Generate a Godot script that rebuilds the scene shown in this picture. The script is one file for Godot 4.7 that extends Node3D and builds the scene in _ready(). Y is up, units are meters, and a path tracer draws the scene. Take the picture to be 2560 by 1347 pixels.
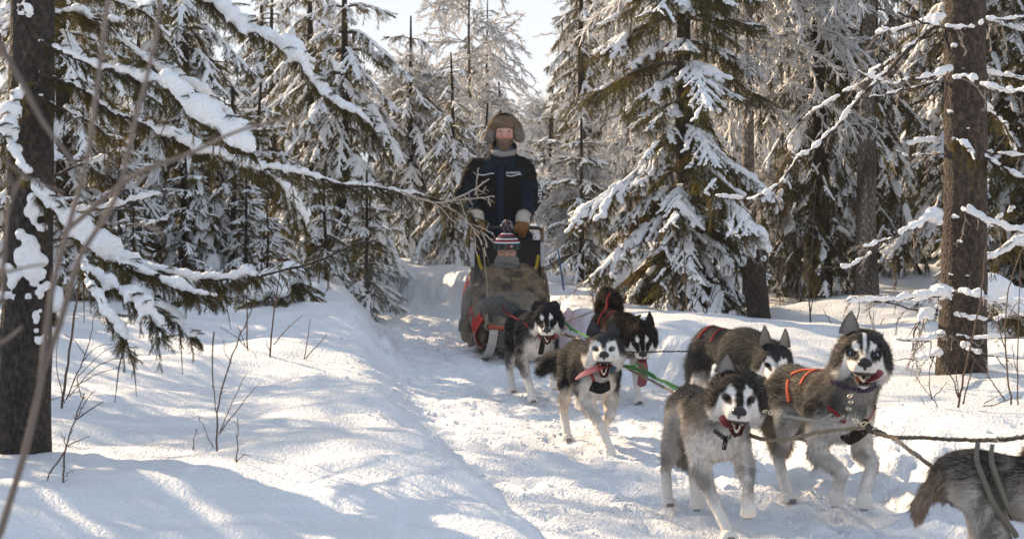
extends Node3D
# A dog sled team coming down a snowy forest trail, low winter sun from behind on the left.

var rng := RandomNumberGenerator.new()
var noise := FastNoiseLite.new()
var taken := {}
var mats := {}


func _ready() -> void:
	# ---- camera, sky, sun, exposure ----
	var eye := Camera3D.new()
	eye.name = "camera"
	var lens := CameraAttributesPhysical.new()
	lens.frustum_near = 0.1
	lens.frustum_far = 400.0
	lens.frustum_focal_length = 62.0
	lens.frustum_focus_distance = 11.5
	lens.exposure_aperture = 5.6
	eye.attributes = lens
	eye.projection = Camera3D.PROJECTION_FRUSTUM
	eye.near = 0.1
	eye.far = 400.0
	eye.size = 0.1 * 1347.0 / 4500.0
	eye.frustum_offset = Vector2(0, -0.1 * 273.5 / 4500.0)
	eye.position = Vector3(0, 1.65, 0)
	add_child(eye)
	eye.current = true

	var env := Environment.new()
	env.background_mode = Environment.BG_SKY
	var air := ProceduralSkyMaterial.new()
	air.sky_top_color = Color(0.68, 0.74, 0.82)
	air.sky_horizon_color = Color(0.95, 0.96, 0.97)
	air.sky_curve = 0.16
	air.ground_bottom_color = Color(0.60, 0.64, 0.70)
	air.ground_horizon_color = Color(0.80, 0.85, 0.92)
	air.sun_angle_max = 35.0
	air.sun_curve = 0.12
	air.sky_energy_multiplier = 1.0
	env.sky = Sky.new()
	env.sky.sky_material = air
	env.background_energy_multiplier = 0.66
	env.tonemap_mode = Environment.TONE_MAPPER_LINEAR
	env.tonemap_exposure = 1.9
	env.sdfgi_enabled = true
	env.ssao_enabled = true
	env.ssil_enabled = true
	env.fog_enabled = true
	env.fog_density = 0.0008
	env.fog_light_color = Color(0.93, 0.95, 1.0)
	env.volumetric_fog_enabled = true
	env.volumetric_fog_density = 0.0
	var around := WorldEnvironment.new()
	around.name = "environment"
	around.environment = env
	add_child(around)

	var sun := DirectionalLight3D.new()
	sun.name = "sun"
	sun.light_energy = 1.6
	sun.light_color = Color(1.0, 0.88, 0.72)
	sun.light_angular_distance = 0.5
	sun.shadow_enabled = true
	add_child(sun)
	sun.look_at_from_position(SUN, Vector3.ZERO)

	rng.seed = 11
	noise.seed = 5
	noise.frequency = 1.0
	noise.fractal_octaves = 3
	make_materials()
	build_scene()


const SUN := Vector3(-0.70, 0.45, -0.72)   # towards the sun


# ---------------------------------------------------------------- naming helpers
func numbered(called: String) -> String:
	var k: int = taken.get(called, 0)
	taken[called] = k + 1
	return called if k == 0 else "%s_%03d" % [called, k]


func tag(o: Node3D, label: String, category: String, group := "") -> Node3D:
	o.set_meta("label", label)
	o.set_meta("category", category)
	if group:
		o.set_meta("group", group)
	return o


func thing(called: String, label: String, category: String, at := Vector3.ZERO, turn := 0.0, group := "") -> Node3D:
	var o := Node3D.new()
	o.name = numbered(called)
	add_child(o)
	o.position = at
	o.rotation.y = turn
	return tag(o, label, category, group)


func part(called: String, shape: Mesh, m: Material, parent: Node3D, label := "") -> MeshInstance3D:
	var o := MeshInstance3D.new()
	var key := str(parent.get_instance_id()) + called
	var k: int = taken.get(key, 0)
	taken[key] = k + 1
	o.name = called if k == 0 else "%s_%03d" % [called, k]
	o.mesh = shape
	o.material_override = m
	parent.add_child(o, true)
	if label:
		o.set_meta("label", label)
	return o


func solo(called: String, shape: Mesh, m: Material, label: String, category: String, group := "") -> MeshInstance3D:
	var o := MeshInstance3D.new()
	o.name = numbered(called)
	o.mesh = shape
	o.material_override = m
	add_child(o)
	tag(o, label, category, group)
	return o


func structure(called: String, shape: Mesh, m: Material) -> MeshInstance3D:
	var o := MeshInstance3D.new()
	o.name = numbered(called)
	o.mesh = shape
	o.material_override = m
	o.set_meta("kind", "structure")
	add_child(o)
	return o


func scatter(called: String, shape: Mesh, m: Material, spots: Array, parent: Node3D, tints := PackedColorArray()) -> MultiMeshInstance3D:
	var mm := MultiMesh.new()
	mm.transform_format = MultiMesh.TRANSFORM_3D
	mm.use_colors = tints.size() > 0
	mm.mesh = shape
	mm.instance_count = spots.size()
	for i in spots.size():
		mm.set_instance_transform(i, spots[i])
		if tints.size():
			mm.set_instance_color(i, tints[i])
	var o := MultiMeshInstance3D.new()
	o.name = called
	o.multimesh = mm
	o.material_override = m
	o.set_meta("kind", "stuff")
	parent.add_child(o, true)
	return o


# ---------------------------------------------------------------- mesh helpers
class MB:
	var v := PackedVector3Array()
	var n := PackedVector3Array()
	var c := PackedColorArray()
	var ix := PackedInt32Array()

	func face(i: int, j: int, k: int) -> void:   # turns the face to agree with its normals
		if (v[j] - v[i]).cross(v[k] - v[i]).dot(n[i] + n[j] + n[k]) > 0.0:
			ix.append(i); ix.append(k); ix.append(j)
		else:
			ix.append(i); ix.append(j); ix.append(k)

	func tri(a: Vector3, b: Vector3, d: Vector3, nn: Vector3, col: Color, tip: Color) -> void:
		var at := v.size()
		v.append(a); v.append(b); v.append(d)
		n.append(nn); n.append(nn); n.append(nn)
		c.append(col); c.append(col); c.append(tip)
		face(at, at + 1, at + 2)

	func quad(a: Vector3, b: Vector3, d: Vector3, e: Vector3, col: Color) -> void:
		var nn := (b - a).cross(d - a)
		nn = nn.normalized()
		var at := v.size()
		v.append(a); v.append(b); v.append(d); v.append(e)
		for i in 4:
			n.append(nn); c.append(col)
		face(at, at + 1, at + 2)
		face(at, at + 2, at + 3)

	func box(t: Transform3D, size: Vector3, col: Color, bevel := 0.0) -> void:
		# a box with chamfered edges
		var h := size * 0.5
		var b := minf(bevel, minf(h.x, minf(h.y, h.z)) * 0.9)
		for ax in 3:
			for s: float in [-1.0, 1.0]:
				var u := (ax + 1) % 3
				var w := (ax + 2) % 3
				var at := v.size()
				var nn := Vector3.ZERO
				nn[ax] = s
				for q in [[-1, -1], [1, -1], [1, 1], [-1, 1]]:
					var p := Vector3.ZERO
					p[ax] = s * h[ax]
					p[u] = q[0] * (h[u] - b)
					p[w] = q[1] * (h[w] - b)
					v.append(t * p)
					n.append((t.basis * nn).normalized())
					c.append(col)
				face(at, at + 1, at + 2)
				face(at, at + 2, at + 3)
		if b <= 0.0:
			return
		for ax in 3:
			var u := (ax + 1) % 3
			var w := (ax + 2) % 3
			for su: float in [-1.0, 1.0]:
				for sw: float in [-1.0, 1.0]:
					var at := v.size()
					for e: float in [-1.0, 1.0]:
						for k in 2:
							var p := Vector3.ZERO
							p[ax] = e * (h[ax] - b)
							p[u] = su * (h[u] - (b if k else 0.0))
							p[w] = sw * (h[w] - (0.0 if k else b))
							v.append(t * p)
							var nn := Vector3.ZERO
							nn[u] = su
							nn[w] = sw
							n.append((t.basis * nn).normalized())
							c.append(col)
					face(at, at + 1, at + 2)
					face(at + 1, at + 3, at + 2)

	func tube(pts: PackedVector3Array, rad: PackedFloat32Array, sides: int, col: Color, col2 := Color(-1, 0, 0), flat := 1.0, rough := 0.0) -> void:
		var m := pts.size()
		var base := v.size()
		var d0 := (pts[1] - pts[0]).normalized()
		var up := Vector3.UP if absf(d0.y) < 0.9 else Vector3.RIGHT
		var x := d0.cross(up).normalized()
		var seed_ := pts[0].x * 13.7 + pts[0].z * 7.1
		for i in m:
			var d := (pts[mini(i + 1, m - 1)] - pts[maxi(i - 1, 0)]).normalized()
			x = (x - d * x.dot(d)).normalized()
			var y := x.cross(d)
			var tint := col
			if col2.r >= 0.0:
				tint = col.lerp(col2, float(i) / (m - 1))
			for k in sides:
				var a := TAU * k / sides
				var q := x * cos(a) + y * sin(a) * flat
				var r := rad[i]
				if rough > 0.0:
					r *= 1.0 + rough * sin(k * 2.4 + i * 1.7 + seed_) * cos(k * 1.3 - i * 2.9 + seed_)
				v.append(pts[i] + q * r)
				n.append((x * cos(a) * flat + y * sin(a)).normalized())
				c.append(tint)
		for i in m - 1:
			for k in sides:
				var a := base + i * sides + k
				var b := base + i * sides + (k + 1) % sides
				face(a, b, a + sides)
				face(b, b + sides, a + sides)
		for e: int in [0, m - 1]:
			if rad[e] > 0.002:
				var at := v.size()
				var d := (pts[1] - pts[0]) if e == 0 else (pts[m - 2] - pts[m - 1])
				v.append(pts[e])
				n.append(-d.normalized())
				c.append(c[base + e * sides])
				for k in sides:
					v.append(v[base + e * sides + k])
					n.append(-d.normalized())
					c.append(c[base + e * sides])
				for k in sides:
					face(at, at + 1 + k, at + 1 + (k + 1) % sides)

	func grid(rows: Array, col: Array, closed := false) -> void:   # rows of equal length, smooth
		var w: int = rows[0].size()
		var base := v.size()
		for r in rows.size():
			for k in w:
				v.append(rows[r][k])
				n.append(Vector3.ZERO)
				c.append(col[r] if col[r] is Color else col[r][k])
		var at := ix.size()
		for r in rows.size() - 1:
			for k in (w if closed else w - 1):
				var a := base + r * w + k
				var b := base + r * w + (k + 1) % w
				for q in [[a, a + w, b], [b, a + w, b + w if k + 1 < w else base + (r + 1) * w]]:
					ix.append(q[0]); ix.append(q[1]); ix.append(q[2])
		smooth(base, at)

	func smooth(base := 0, at := 0) -> void:
		for i in range(base, v.size()):
			n[i] = Vector3.ZERO
		for t in range(at, ix.size(), 3):
			var i := ix[t]
			var j := ix[t + 1]
			var k := ix[t + 2]
			var f := (v[k] - v[i]).cross(v[j] - v[i])
			n[i] += f
			n[j] += f
			n[k] += f
		for i in range(base, v.size()):
			n[i] = n[i].normalized()

	func add(o: MB, t := Transform3D.IDENTITY, tint := Color(1, 1, 1)) -> void:
		var base := v.size()
		for i in o.v.size():
			v.append(t * o.v[i])
			n.append((t.basis * o.n[i]).normalized())
			c.append(o.c[i] * tint)
		var mirrored := t.basis.determinant() < 0.0
		for i in range(0, o.ix.size(), 3):
			ix.append(base + o.ix[i])
			ix.append(base + o.ix[i + (2 if mirrored else 1)])
			ix.append(base + o.ix[i + (1 if mirrored else 2)])

	func ball(t: Transform3D, col: Color, rings := 8, sides := 12) -> void:
		var base := v.size()
		var inv := t.basis.inverse().transposed()
		for i in rings + 1:
			var la := PI * i / rings
			for k in sides:
				var lo := TAU * k / sides
				var p := Vector3(sin(la) * cos(lo), cos(la), sin(la) * sin(lo))
				v.append(t * p)
				n.append((inv * p).normalized())
				c.append(col)
		for i in rings:
			for k in sides:
				var a := base + i * sides + k
				var b := base + i * sides + (k + 1) % sides
				if i > 0:
					face(a, b, a + sides)
				if i < rings - 1:
					face(b, b + sides, a + sides)

	func mesh() -> ArrayMesh:
		var a := []
		a.resize(Mesh.ARRAY_MAX)
		a[Mesh.ARRAY_VERTEX] = v
		a[Mesh.ARRAY_NORMAL] = n
		a[Mesh.ARRAY_COLOR] = c
		a[Mesh.ARRAY_INDEX] = ix
		var m := ArrayMesh.new()
		m.add_surface_from_arrays(Mesh.PRIMITIVE_TRIANGLES, a)
		return m


func ell_at(p: Vector3, r: Vector3, b := Basis.IDENTITY) -> Transform3D:
	return Transform3D(b * Basis.from_scale(r), p)


func smoothpath(ctrl: Array, steps: int) -> PackedVector3Array:   # Catmull-Rom through the points
	var out := PackedVector3Array()
	var m := ctrl.size()
	for i in m - 1:
		var p0: Vector3 = ctrl[maxi(i - 1, 0)]
		var p1: Vector3 = ctrl[i]
		var p2: Vector3 = ctrl[i + 1]
		var p3: Vector3 = ctrl[mini(i + 2, m - 1)]
		for k in steps:
			out.append(p1.cubic_interpolate(p2, p0, p3, float(k) / steps))
	out.append(ctrl[m - 1])
	return out


func radii(m: int, a: float, b: float, power := 1.0) -> PackedFloat32Array:
	var out := PackedFloat32Array()
	for i in m:
		out.append(lerpf(a, b, pow(float(i) / (m - 1), power)))
	return out


# ---------------------------------------------------------------- implicit surfaces, meshed as surface nets
class Field:
	var kind := PackedInt32Array()        # 0 capsule, 1 ellipsoid, 2 ellipsoid cut out
	var a := PackedVector3Array()
	var b := PackedVector3Array()         # capsule: second end minus first; ellipsoid: radii
	var ra := PackedFloat32Array()
	var rb := PackedFloat32Array()
	var k := PackedFloat32Array()
	var inv: Array[Basis] = []
	var lo: Array[Vector3] = []
	var hi: Array[Vector3] = []

	func cap(p: Vector3, q: Vector3, r: float, s: float, blend := 0.02) -> void:
		kind.append(0); a.append(p); b.append(q - p); ra.append(r); rb.append(s); k.append(blend)
		inv.append(Basis.IDENTITY)
		var m := maxf(r, s) + blend
		lo.append(p.min(q) - Vector3(m, m, m))
		hi.append(p.max(q) + Vector3(m, m, m))

	func ell(p: Vector3, r: Vector3, blend := 0.02, turn := Basis.IDENTITY, cut := false) -> void:
		kind.append(2 if cut else 1); a.append(p); b.append(r); ra.append(0); rb.append(0); k.append(blend)
		inv.append(turn.transposed())
		var m := maxf(r.x, maxf(r.y, r.z)) + blend
		lo.append(p - Vector3(m, m, m))
		hi.append(p + Vector3(m, m, m))

	func chain(pts: Array, rad: Array, blend := 0.02) -> void:
		for i in pts.size() - 1:
			cap(pts[i], pts[i + 1], rad[i], rad[i + 1], blend)

	func at(p: Vector3, list: PackedInt32Array) -> float:
		var d := 9.0
		for i in list:
			var e: float
			if kind[i] == 0:
				var pa := p - a[i]
				var ba := b[i]
				var t := clampf(pa.dot(ba) / ba.dot(ba), 0.0, 1.0)
				e = (pa - ba * t).length() - lerpf(ra[i], rb[i], t)
			else:
				var q := inv[i] * (p - a[i])
				var r := b[i]
				q /= r
				var k0 := q.length()
				var k1 := (q / r).length()
				e = k0 * (k0 - 1.0) / maxf(k1, 1e-6)
				if kind[i] == 2:
					var h2 := maxf(k[i] - absf(d + e), 0.0)
					d = maxf(d, -e) + h2 * h2 / (4.0 * k[i])
					continue
			var h := maxf(k[i] - absf(d - e), 0.0)
			d = minf(d, e) - h * h / (4.0 * k[i])
		return d

	func net(cell: float, tint := Color.WHITE) -> MB:
		var low: Vector3 = lo[0]
		var high: Vector3 = hi[0]
		for i in lo.size():
			if kind[i] != 2:
				low = low.min(lo[i])
				high = high.max(hi[i])
		low -= Vector3.ONE * cell * 2.0
		high += Vector3.ONE * cell * 2.0
		var size := (high - low) / cell
		var S := 6
		var bx := int(size.x / S) + 1
		var by := int(size.y / S) + 1
		var bz := int(size.z / S) + 1
		var nx := bx * S + 1
		var ny := by * S + 1
		var nz := bz * S + 1
		var val := PackedFloat32Array()
		val.resize(nx * ny * nz)
		val.fill(1.0)
		var lists := {}
		var edge := S * cell
		for i in kind.size():
			var p0 := ((lo[i] - low) / edge).floor()
			var p1 := ((hi[i] - low) / edge).floor()
			for z in range(maxi(int(p0.z), 0), mini(int(p1.z), bz - 1) + 1):
				for y in range(maxi(int(p0.y), 0), mini(int(p1.y), by - 1) + 1):
					for x in range(maxi(int(p0.x), 0), mini(int(p1.x), bx - 1) + 1):
						var key := (z * by + y) * bx + x
						if not lists.has(key):
							lists[key] = PackedInt32Array()
						lists[key].append(i)
		var far := edge * 0.87 + 3.0 * cell
		var live := PackedInt32Array()
		for key: int in lists:
			var x := key % bx
			var y := (key / bx) % by
			var z := key / (bx * by)
			var list: PackedInt32Array = lists[key]
			var corner := low + Vector3(x, y, z) * edge
			var mid := at(corner + Vector3.ONE * edge * 0.5, list)
			var skip := absf(mid) > far
			if not skip:
				live.append(key)
			for kz in S:
				for ky in S:
					var row := ((z * S + kz) * ny + y * S + ky) * nx + x * S
					var p := corner + Vector3(0, ky, kz) * cell
					for kx in S:
						val[row + kx] = mid if skip else at(p, list)
						p.x += cell
		var out := MB.new()
		var where := PackedInt32Array()
		where.resize(nx * ny * nz)
		where.fill(-1)
		var cells := PackedInt32Array()
		var off := PackedInt32Array([0, 1, nx, nx + 1, nx * ny, nx * ny + 1, nx * ny + nx, nx * ny + nx + 1])
		var todo := {}
		for key: int in live:
			todo[key] = true
			if key % bx > 0: todo[key - 1] = true
			if (key / bx) % by > 0: todo[key - bx] = true
			if key >= bx * by: todo[key - bx * by] = true
		var w := PackedFloat32Array()
		w.resize(8)
		for key: int in todo:
			var x0 := (key % bx) * S
			var y0 := ((key / bx) % by) * S
			var z0 := (key / (bx * by)) * S
			for z in range(z0, z0 + S):
				for y in range(y0, y0 + S):
					var row := (z * ny + y) * nx
					for x in range(x0, x0 + S):
						var id := row + x
						var mask := 0
						for q in 8:
							w[q] = val[id + off[q]]
							if w[q] < 0.0:
								mask |= 1 << q
						if mask == 0 or mask == 255:
							continue
						var sum := Vector3.ZERO
						var cnt := 0
						for e: Array in EDGES:
							var u: int = e[0]
							var g: int = e[1]
							if (w[u] < 0.0) != (w[g] < 0.0):
								sum += CORNER[u].lerp(CORNER[g], w[u] / (w[u] - w[g]))
								cnt += 1
						where[id] = out.v.size()
						out.v.append(low + (Vector3(x, y, z) + sum / cnt) * cell)
						out.n.append(Vector3.ZERO)
						out.c.append(tint)
						cells.append(id)
		var step := [1, nx, nx * ny]
		for id in cells:
			for ax in 3:
				var s0 := val[id] < 0.0
				if s0 == (val[id + step[ax]] < 0.0):
					continue
				var u: int = step[(ax + 1) % 3]
				var g: int = step[(ax + 2) % 3]
				var i0 := where[id]
				var i1 := where[id - u]
				var i2 := where[id - u - g]
				var i3 := where[id - g]
				if i1 < 0 or i2 < 0 or i3 < 0:
					continue
				if s0:
					out.ix.append_array(PackedInt32Array([i0, i2, i1, i0, i3, i2]))
				else:
					out.ix.append_array(PackedInt32Array([i0, i1, i2, i0, i2, i3]))
		out.smooth()
		return out

	const EDGES := [[0, 1], [2, 3], [4, 5], [6, 7], [0, 2], [1, 3], [4, 6], [5, 7], [0, 4], [1, 5], [2, 6], [3, 7]]
	const CORNER: Array[Vector3] = [Vector3(0, 0, 0), Vector3(1, 0, 0), Vector3(0, 1, 0), Vector3(1, 1, 0), Vector3(0, 0, 1), Vector3(1, 0, 1), Vector3(0, 1, 1), Vector3(1, 1, 1)]


# ---------------------------------------------------------------- materials
func mat(called: String, col: Color, rough := 0.8, vertex := false) -> StandardMaterial3D:
	var m := StandardMaterial3D.new()
	m.resource_name = called
	m.albedo_color = Color(col.r, col.g, col.b).linear_to_srgb()
	m.roughness = rough
	m.vertex_color_use_as_albedo = vertex
	mats[called] = m
	return m


func grain(freq: float, octaves := 4, size := 512, seed_ := 1, kind := FastNoiseLite.TYPE_SIMPLEX_SMOOTH, gain := 0.5) -> NoiseTexture2D:
	var t := NoiseTexture2D.new()
	t.width = size
	t.height = size
	t.seamless = true
	var f := FastNoiseLite.new()
	f.noise_type = kind
	f.frequency = freq
	f.fractal_octaves = octaves
	f.seed = seed_
	f.fractal_gain = gain
	t.noise = f
	return t


func relief(m: StandardMaterial3D, t: Texture2D, cm: float, per_metre: float) -> void:
	m.heightmap_enabled = true
	m.heightmap_texture = t
	m.heightmap_scale = cm
	m.uv1_triplanar = true
	m.uv1_world_triplanar = true
	m.uv1_scale = Vector3.ONE * per_metre


func make_materials() -> void:
	var m := mat("snow_field", Color(0.86, 0.875, 0.90), 0.42)
	relief(m, grain(0.03, 6, 1024, 3, FastNoiseLite.TYPE_SIMPLEX_SMOOTH, 0.68), 1.5, 1.1)
	m = mat("trail_snow", Color(0.84, 0.855, 0.885), 0.6)
	relief(m, grain(0.025, 6, 1024, 8, FastNoiseLite.TYPE_SIMPLEX_SMOOTH, 0.66), 1.5, 1.1)
	m = mat("snow", Color(0.88, 0.89, 0.91), 0.6)
	relief(m, grain(0.03, 4, 512, 4), 1.0, 3.0)
	m = mat("needles", Color(1, 1, 1), 0.6, true)
	m.backlight_enabled = true
	m.backlight = Color(1.0, 0.95, 0.55)
	m = mat("frost", Color(1, 1, 1), 0.6, true)
	m.backlight_enabled = true
	m.backlight = Color(0.8, 0.8, 0.8)
	mat("wood", Color(1, 1, 1), 0.85, true)
	m = mat("bark", Color(1, 1, 1), 0.9, true)
	var scales := grain(0.045, 3, 512, 14, FastNoiseLite.TYPE_CELLULAR)
	relief(m, scales, 3.0, 2.2)
	m.uv1_scale = Vector3(3.0, 1.6, 3.0)
	var tone := grain(0.03, 5, 512, 15, FastNoiseLite.TYPE_CELLULAR)
	var ramp := Gradient.new()
	ramp.offsets = PackedFloat32Array([0.0, 0.45, 0.75, 1.0])
	ramp.colors = PackedColorArray([Color(0.22, 0.20, 0.20), Color(0.66, 0.64, 0.62), Color(1, 0.97, 0.93), Color(1, 1, 1)])
	tone.color_ramp = ramp
	m.albedo_texture = tone
	m = mat("skin_fur", Color(1, 1, 1), 0.85, true)
	m.metallic_specular = 0.12
	m = mat("fur", Color(1, 1, 1), 0.8, true)
	m.metallic_specular = 0.14
	m.backlight_enabled = true
	m.backlight = Color(0.35, 0.35, 0.35)
	mat("wet", Color(1, 1, 1), 0.28, true)
	mat("eye", Color(1, 1, 1), 0.06, true)
	m = mat("cloth", Color(1, 1, 1), 0.9, true)
	m.metallic_specular = 0.25
	mat("plain", Color(1, 1, 1), 0.7, true)
	mat("rope", Color(1, 1, 1), 0.9, true)
	m = mat("metal", Color(0.75, 0.65, 0.45), 0.35)
	m.metallic = 1.0
	mat("skin", Color(1, 1, 1), 0.55, true)


# ---------------------------------------------------------------- snow ground and the sunken trail
const LEFT_EDGE := [[0.0, 2.2], [4.0, 0.8], [6.5, 0.02], [7.9, -0.40], [9.4, -0.68], [12.2, -1.05], [16.4, -1.48], [19.0, -1.9], [21.0, -2.9], [23.0, -5.5], [26.0, -11.0], [70.0, -90.0]]
const RIGHT_EDGE := [[0.0, 9.0], [4.0, 5.0], [6.0, 3.6], [7.8, 2.75], [9.5, 2.2], [12.9, 1.40], [16.2, 0.62], [18.5, 0.2], [20.5, -0.6], [22.5, -2.2], [26.0, -7.0], [70.0, -86.0]]

var bumps := FastNoiseLite.new()

func along(list: Array, d: float) -> float:
	if d <= list[0][0]:
		return list[0][1]
	for i in list.size() - 1:
		if d < list[i + 1][0]:
			var t: float = (d - list[i][0]) / (list[i + 1][0] - list[i][0])
			return lerpf(list[i][1], list[i + 1][1], t)
	return list[list.size() - 1][1]


func trail_share(x: float, z: float) -> float:   # 1 on the trail floor, 0 on the untouched snow
	var d := -z
	var wob := bumps.get_noise_2d(z * 1.4, 3.0) * 0.10 + bumps.get_noise_2d(x * 5.0, z * 5.0) * 0.07
	var l := along(LEFT_EDGE, d) + wob
	var r := along(RIGHT_EDGE, d) + bumps.get_noise_2d(z * 1.1, 40.0) * 0.16 + bumps.get_noise_2d(x * 4.0 + 9.0, z * 4.0) * 0.10
	return sm(-0.04, 0.46, x - l) * sm(-0.02, lerpf(1.1, 0.30, sm(9.0, 13.0, d)), r - x)


func ground(x: float, z: float) -> float:
	var d := -z
	var far := sm(30.0, 90.0, d)
	var y := 0.28 + bumps.get_noise_2d(x * 0.22, z * 0.22) * 0.18 * (1.0 - far * 0.3)
	y += bumps.get_noise_2d(x * 0.8 + 50.0, z * 0.8) * 0.04
	y += bumps.get_noise_2d(x * 1.3, z * 3.4) * 0.022
	y += sm(2.5, 7.0, x) * 0.16 + sm(-1.4, -4.0, x) * sm(12.0, 20.0, d) * 0.22
	# the crest of the left bank is a little raised
	var l := along(LEFT_EDGE, d)
	y += exp(-pow((x - l + 0.25) / 0.55, 2.0)) * 0.06
	# mound on the left where the trail bends away
	y += exp(-(pow((x + 2.0) / 0.9, 2.0) + pow((d - 18.5) / 2.0, 2.0))) * 0.22
	var t := trail_share(x, z)
	if t > 0.0:
		var c := (l + along(RIGHT_EDGE, d)) * 0.5
		var floor_ := bumps.get_noise_2d(x * 1.2, z * 0.9) * 0.035
		var churn := bumps.get_noise_2d(x * 7.0 + 20.0, z * 7.0) * 0.034 + bumps.get_noise_2d(x * 15.0, z * 15.0 + 60.0) * 0.020
		floor_ += churn * (0.5 + 0.5 * sm(-0.2, 0.3, x - c))
		for g: float in [-0.28, 0.20]:   # runner grooves
			floor_ -= exp(-pow((x - c - g) / 0.045, 2.0)) * 0.028
		floor_ -= sm(0.25, 0.55, bumps.get_noise_2d(x * 6.0 + 70.0, z * 5.0)) * 0.042   # prints
		y = lerpf(y, floor_, t)
		y += t * (1.0 - t) * bumps.get_noise_2d(x * 9.0, z * 9.0 + 11.0) * 0.14
	else:
		y += bumps.get_noise_2d(x * 5.0, z * 9.0 + 7.0) * 0.007
	return y


func build_ground() -> void:
	bumps.seed = 21
	bumps.frequency = 1.0
	bumps.fractal_octaves = 2
	var xs := []
	var zs := []
	var x := -5.0
	while x < 4.2:
		xs.append(x)
		x += 0.05
	var step := 0.06
	while x < 120.0:
		xs.append(x)
		x += step
		step *= 1.13
	step = 0.06
	x = -5.05
	while x > -120.0:
		xs.push_front(x)
		x -= step
		step *= 1.13
	var d := -12.0
	while d < 5.0:
		zs.append(-d)
		d += 1.0 if d < 3.0 else 0.25
	while d < 17.0:
		zs.append(-d)
		d += 0.05
	step = 0.06
	while d < 190.0:
		zs.append(-d)
		d += step
		step *= 1.03
	var w := xs.size()
	var v := PackedVector3Array()
	var on := PackedByteArray()
	for z: float in zs:
		for q: float in xs:
			v.append(Vector3(q, ground(q, z), z))
			on.append(1 if trail_share(q, z) > 0.5 else 0)
	var n := PackedVector3Array()
	n.resize(v.size())
	for j in zs.size():
		for i in w:
			var a := v[j * w + maxi(i - 1, 0)]
			var b := v[j * w + mini(i + 1, w - 1)]
			var c := v[maxi(j - 1, 0) * w + i]
			var e := v[mini(j + 1, zs.size() - 1) * w + i]
			n[j * w + i] = (b - a).cross(e - c).normalized()
			if n[j * w + i].y < 0.0:
				n[j * w + i] = -n[j * w + i]
	for kind in 2:
		var m := MB.new()
		m.v = v
		m.n = n
		m.c.resize(v.size())
		m.c.fill(Color.WHITE)
		var map := PackedInt32Array()
		map.resize(v.size())
		map.fill(-1)
		m.v = PackedVector3Array()
		m.n = PackedVector3Array()
		m.c = PackedColorArray()
		for j in zs.size() - 1:
			for i in w - 1:
				var q := j * w + i
				var here := on[q] + on[q + 1] + on[q + w] + on[q + w + 1] >= 2
				if here != (kind == 1):
					continue
				for k: int in [q, q + 1, q + w, q + w + 1]:
					if map[k] < 0:
						map[k] = m.v.size()
						m.v.append(v[k])
						m.n.append(n[k])
						m.c.append(Color.WHITE)
				m.face(map[q], map[q + 1], map[q + w])
				m.face(map[q + 1], map[q + w + 1], map[q + w])
		structure("trail" if kind else "ground", m.mesh(), mats.trail_snow if kind else mats.snow_field)


func loose_snow() -> void:   # crumbs thrown up by paws and runners
	rng.seed = 55
	var spots := []
	while spots.size() < 1500:
		var d := rng.randf_range(6.5, 19.0)
		var x := lerpf(along(LEFT_EDGE, d) - 0.1, along(RIGHT_EDGE, d) + 0.2, rng.randf())
		if bumps.get_noise_2d(x * 1.5, d * 1.5) < rng.randf_range(-0.3, 0.4):
			continue
		var s := rng.randf_range(0.008, 0.034) * rng.randf_range(0.5, 1.0)
		spots.append(Transform3D(Basis.from_euler(rv(3.0)).scaled(Vector3(s, s * 0.75, s * rng.randf_range(0.8, 1.5))), Vector3(x, ground(x, -d) + s * 0.2, -d)))
	scatter("loose_snow", lumps[0], mats.snow, spots, self)


# ---------------------------------------------------------------- needles, snow pads and twigs shared by all trees
var sprays: Array[ArrayMesh] = []
var tassels: Array[ArrayMesh] = []
var pads: Array[ArrayMesh] = []
var lumps: Array[ArrayMesh] = []
var frosts: Array[ArrayMesh] = []

func rv(a := 1.0) -> Vector3:
	return Vector3(rng.randf_range(-a, a), rng.randf_range(-a, a), rng.randf_range(-a, a))


func needle_twig(m: MB, p: Vector3, q: Vector3, up: Vector3, len_: float, wd: float, gap: float, col: Color) -> void:
	var d := (q - p)
	var l := d.length()
	d /= l
	var side := d.cross(up).normalized()
	m.tube(PackedVector3Array([p, q]), PackedFloat32Array([0.008, 0.004]), 3, Color(0.05, 0.035, 0.025))
	var s := 0.0
	while s < l:
		var o := p + d * s
		for k in 4:
			var a := rng.randf_range(-PI, PI)
			var out := side * cos(a) + side.cross(d) * sin(a)
			var dir := (out + d * rng.randf_range(0.7, 1.3)).normalized()
			var tip := o + dir * len_ * rng.randf_range(0.7, 1.15)
			var w := dir.cross(rv()).normalized() * wd * 0.5
			var c := col * rng.randf_range(0.7, 1.35)
			m.tri(o - w, o + w, tip, w.cross(dir).normalized(), c, c)
		s += gap * rng.randf_range(0.7, 1.3)


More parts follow.
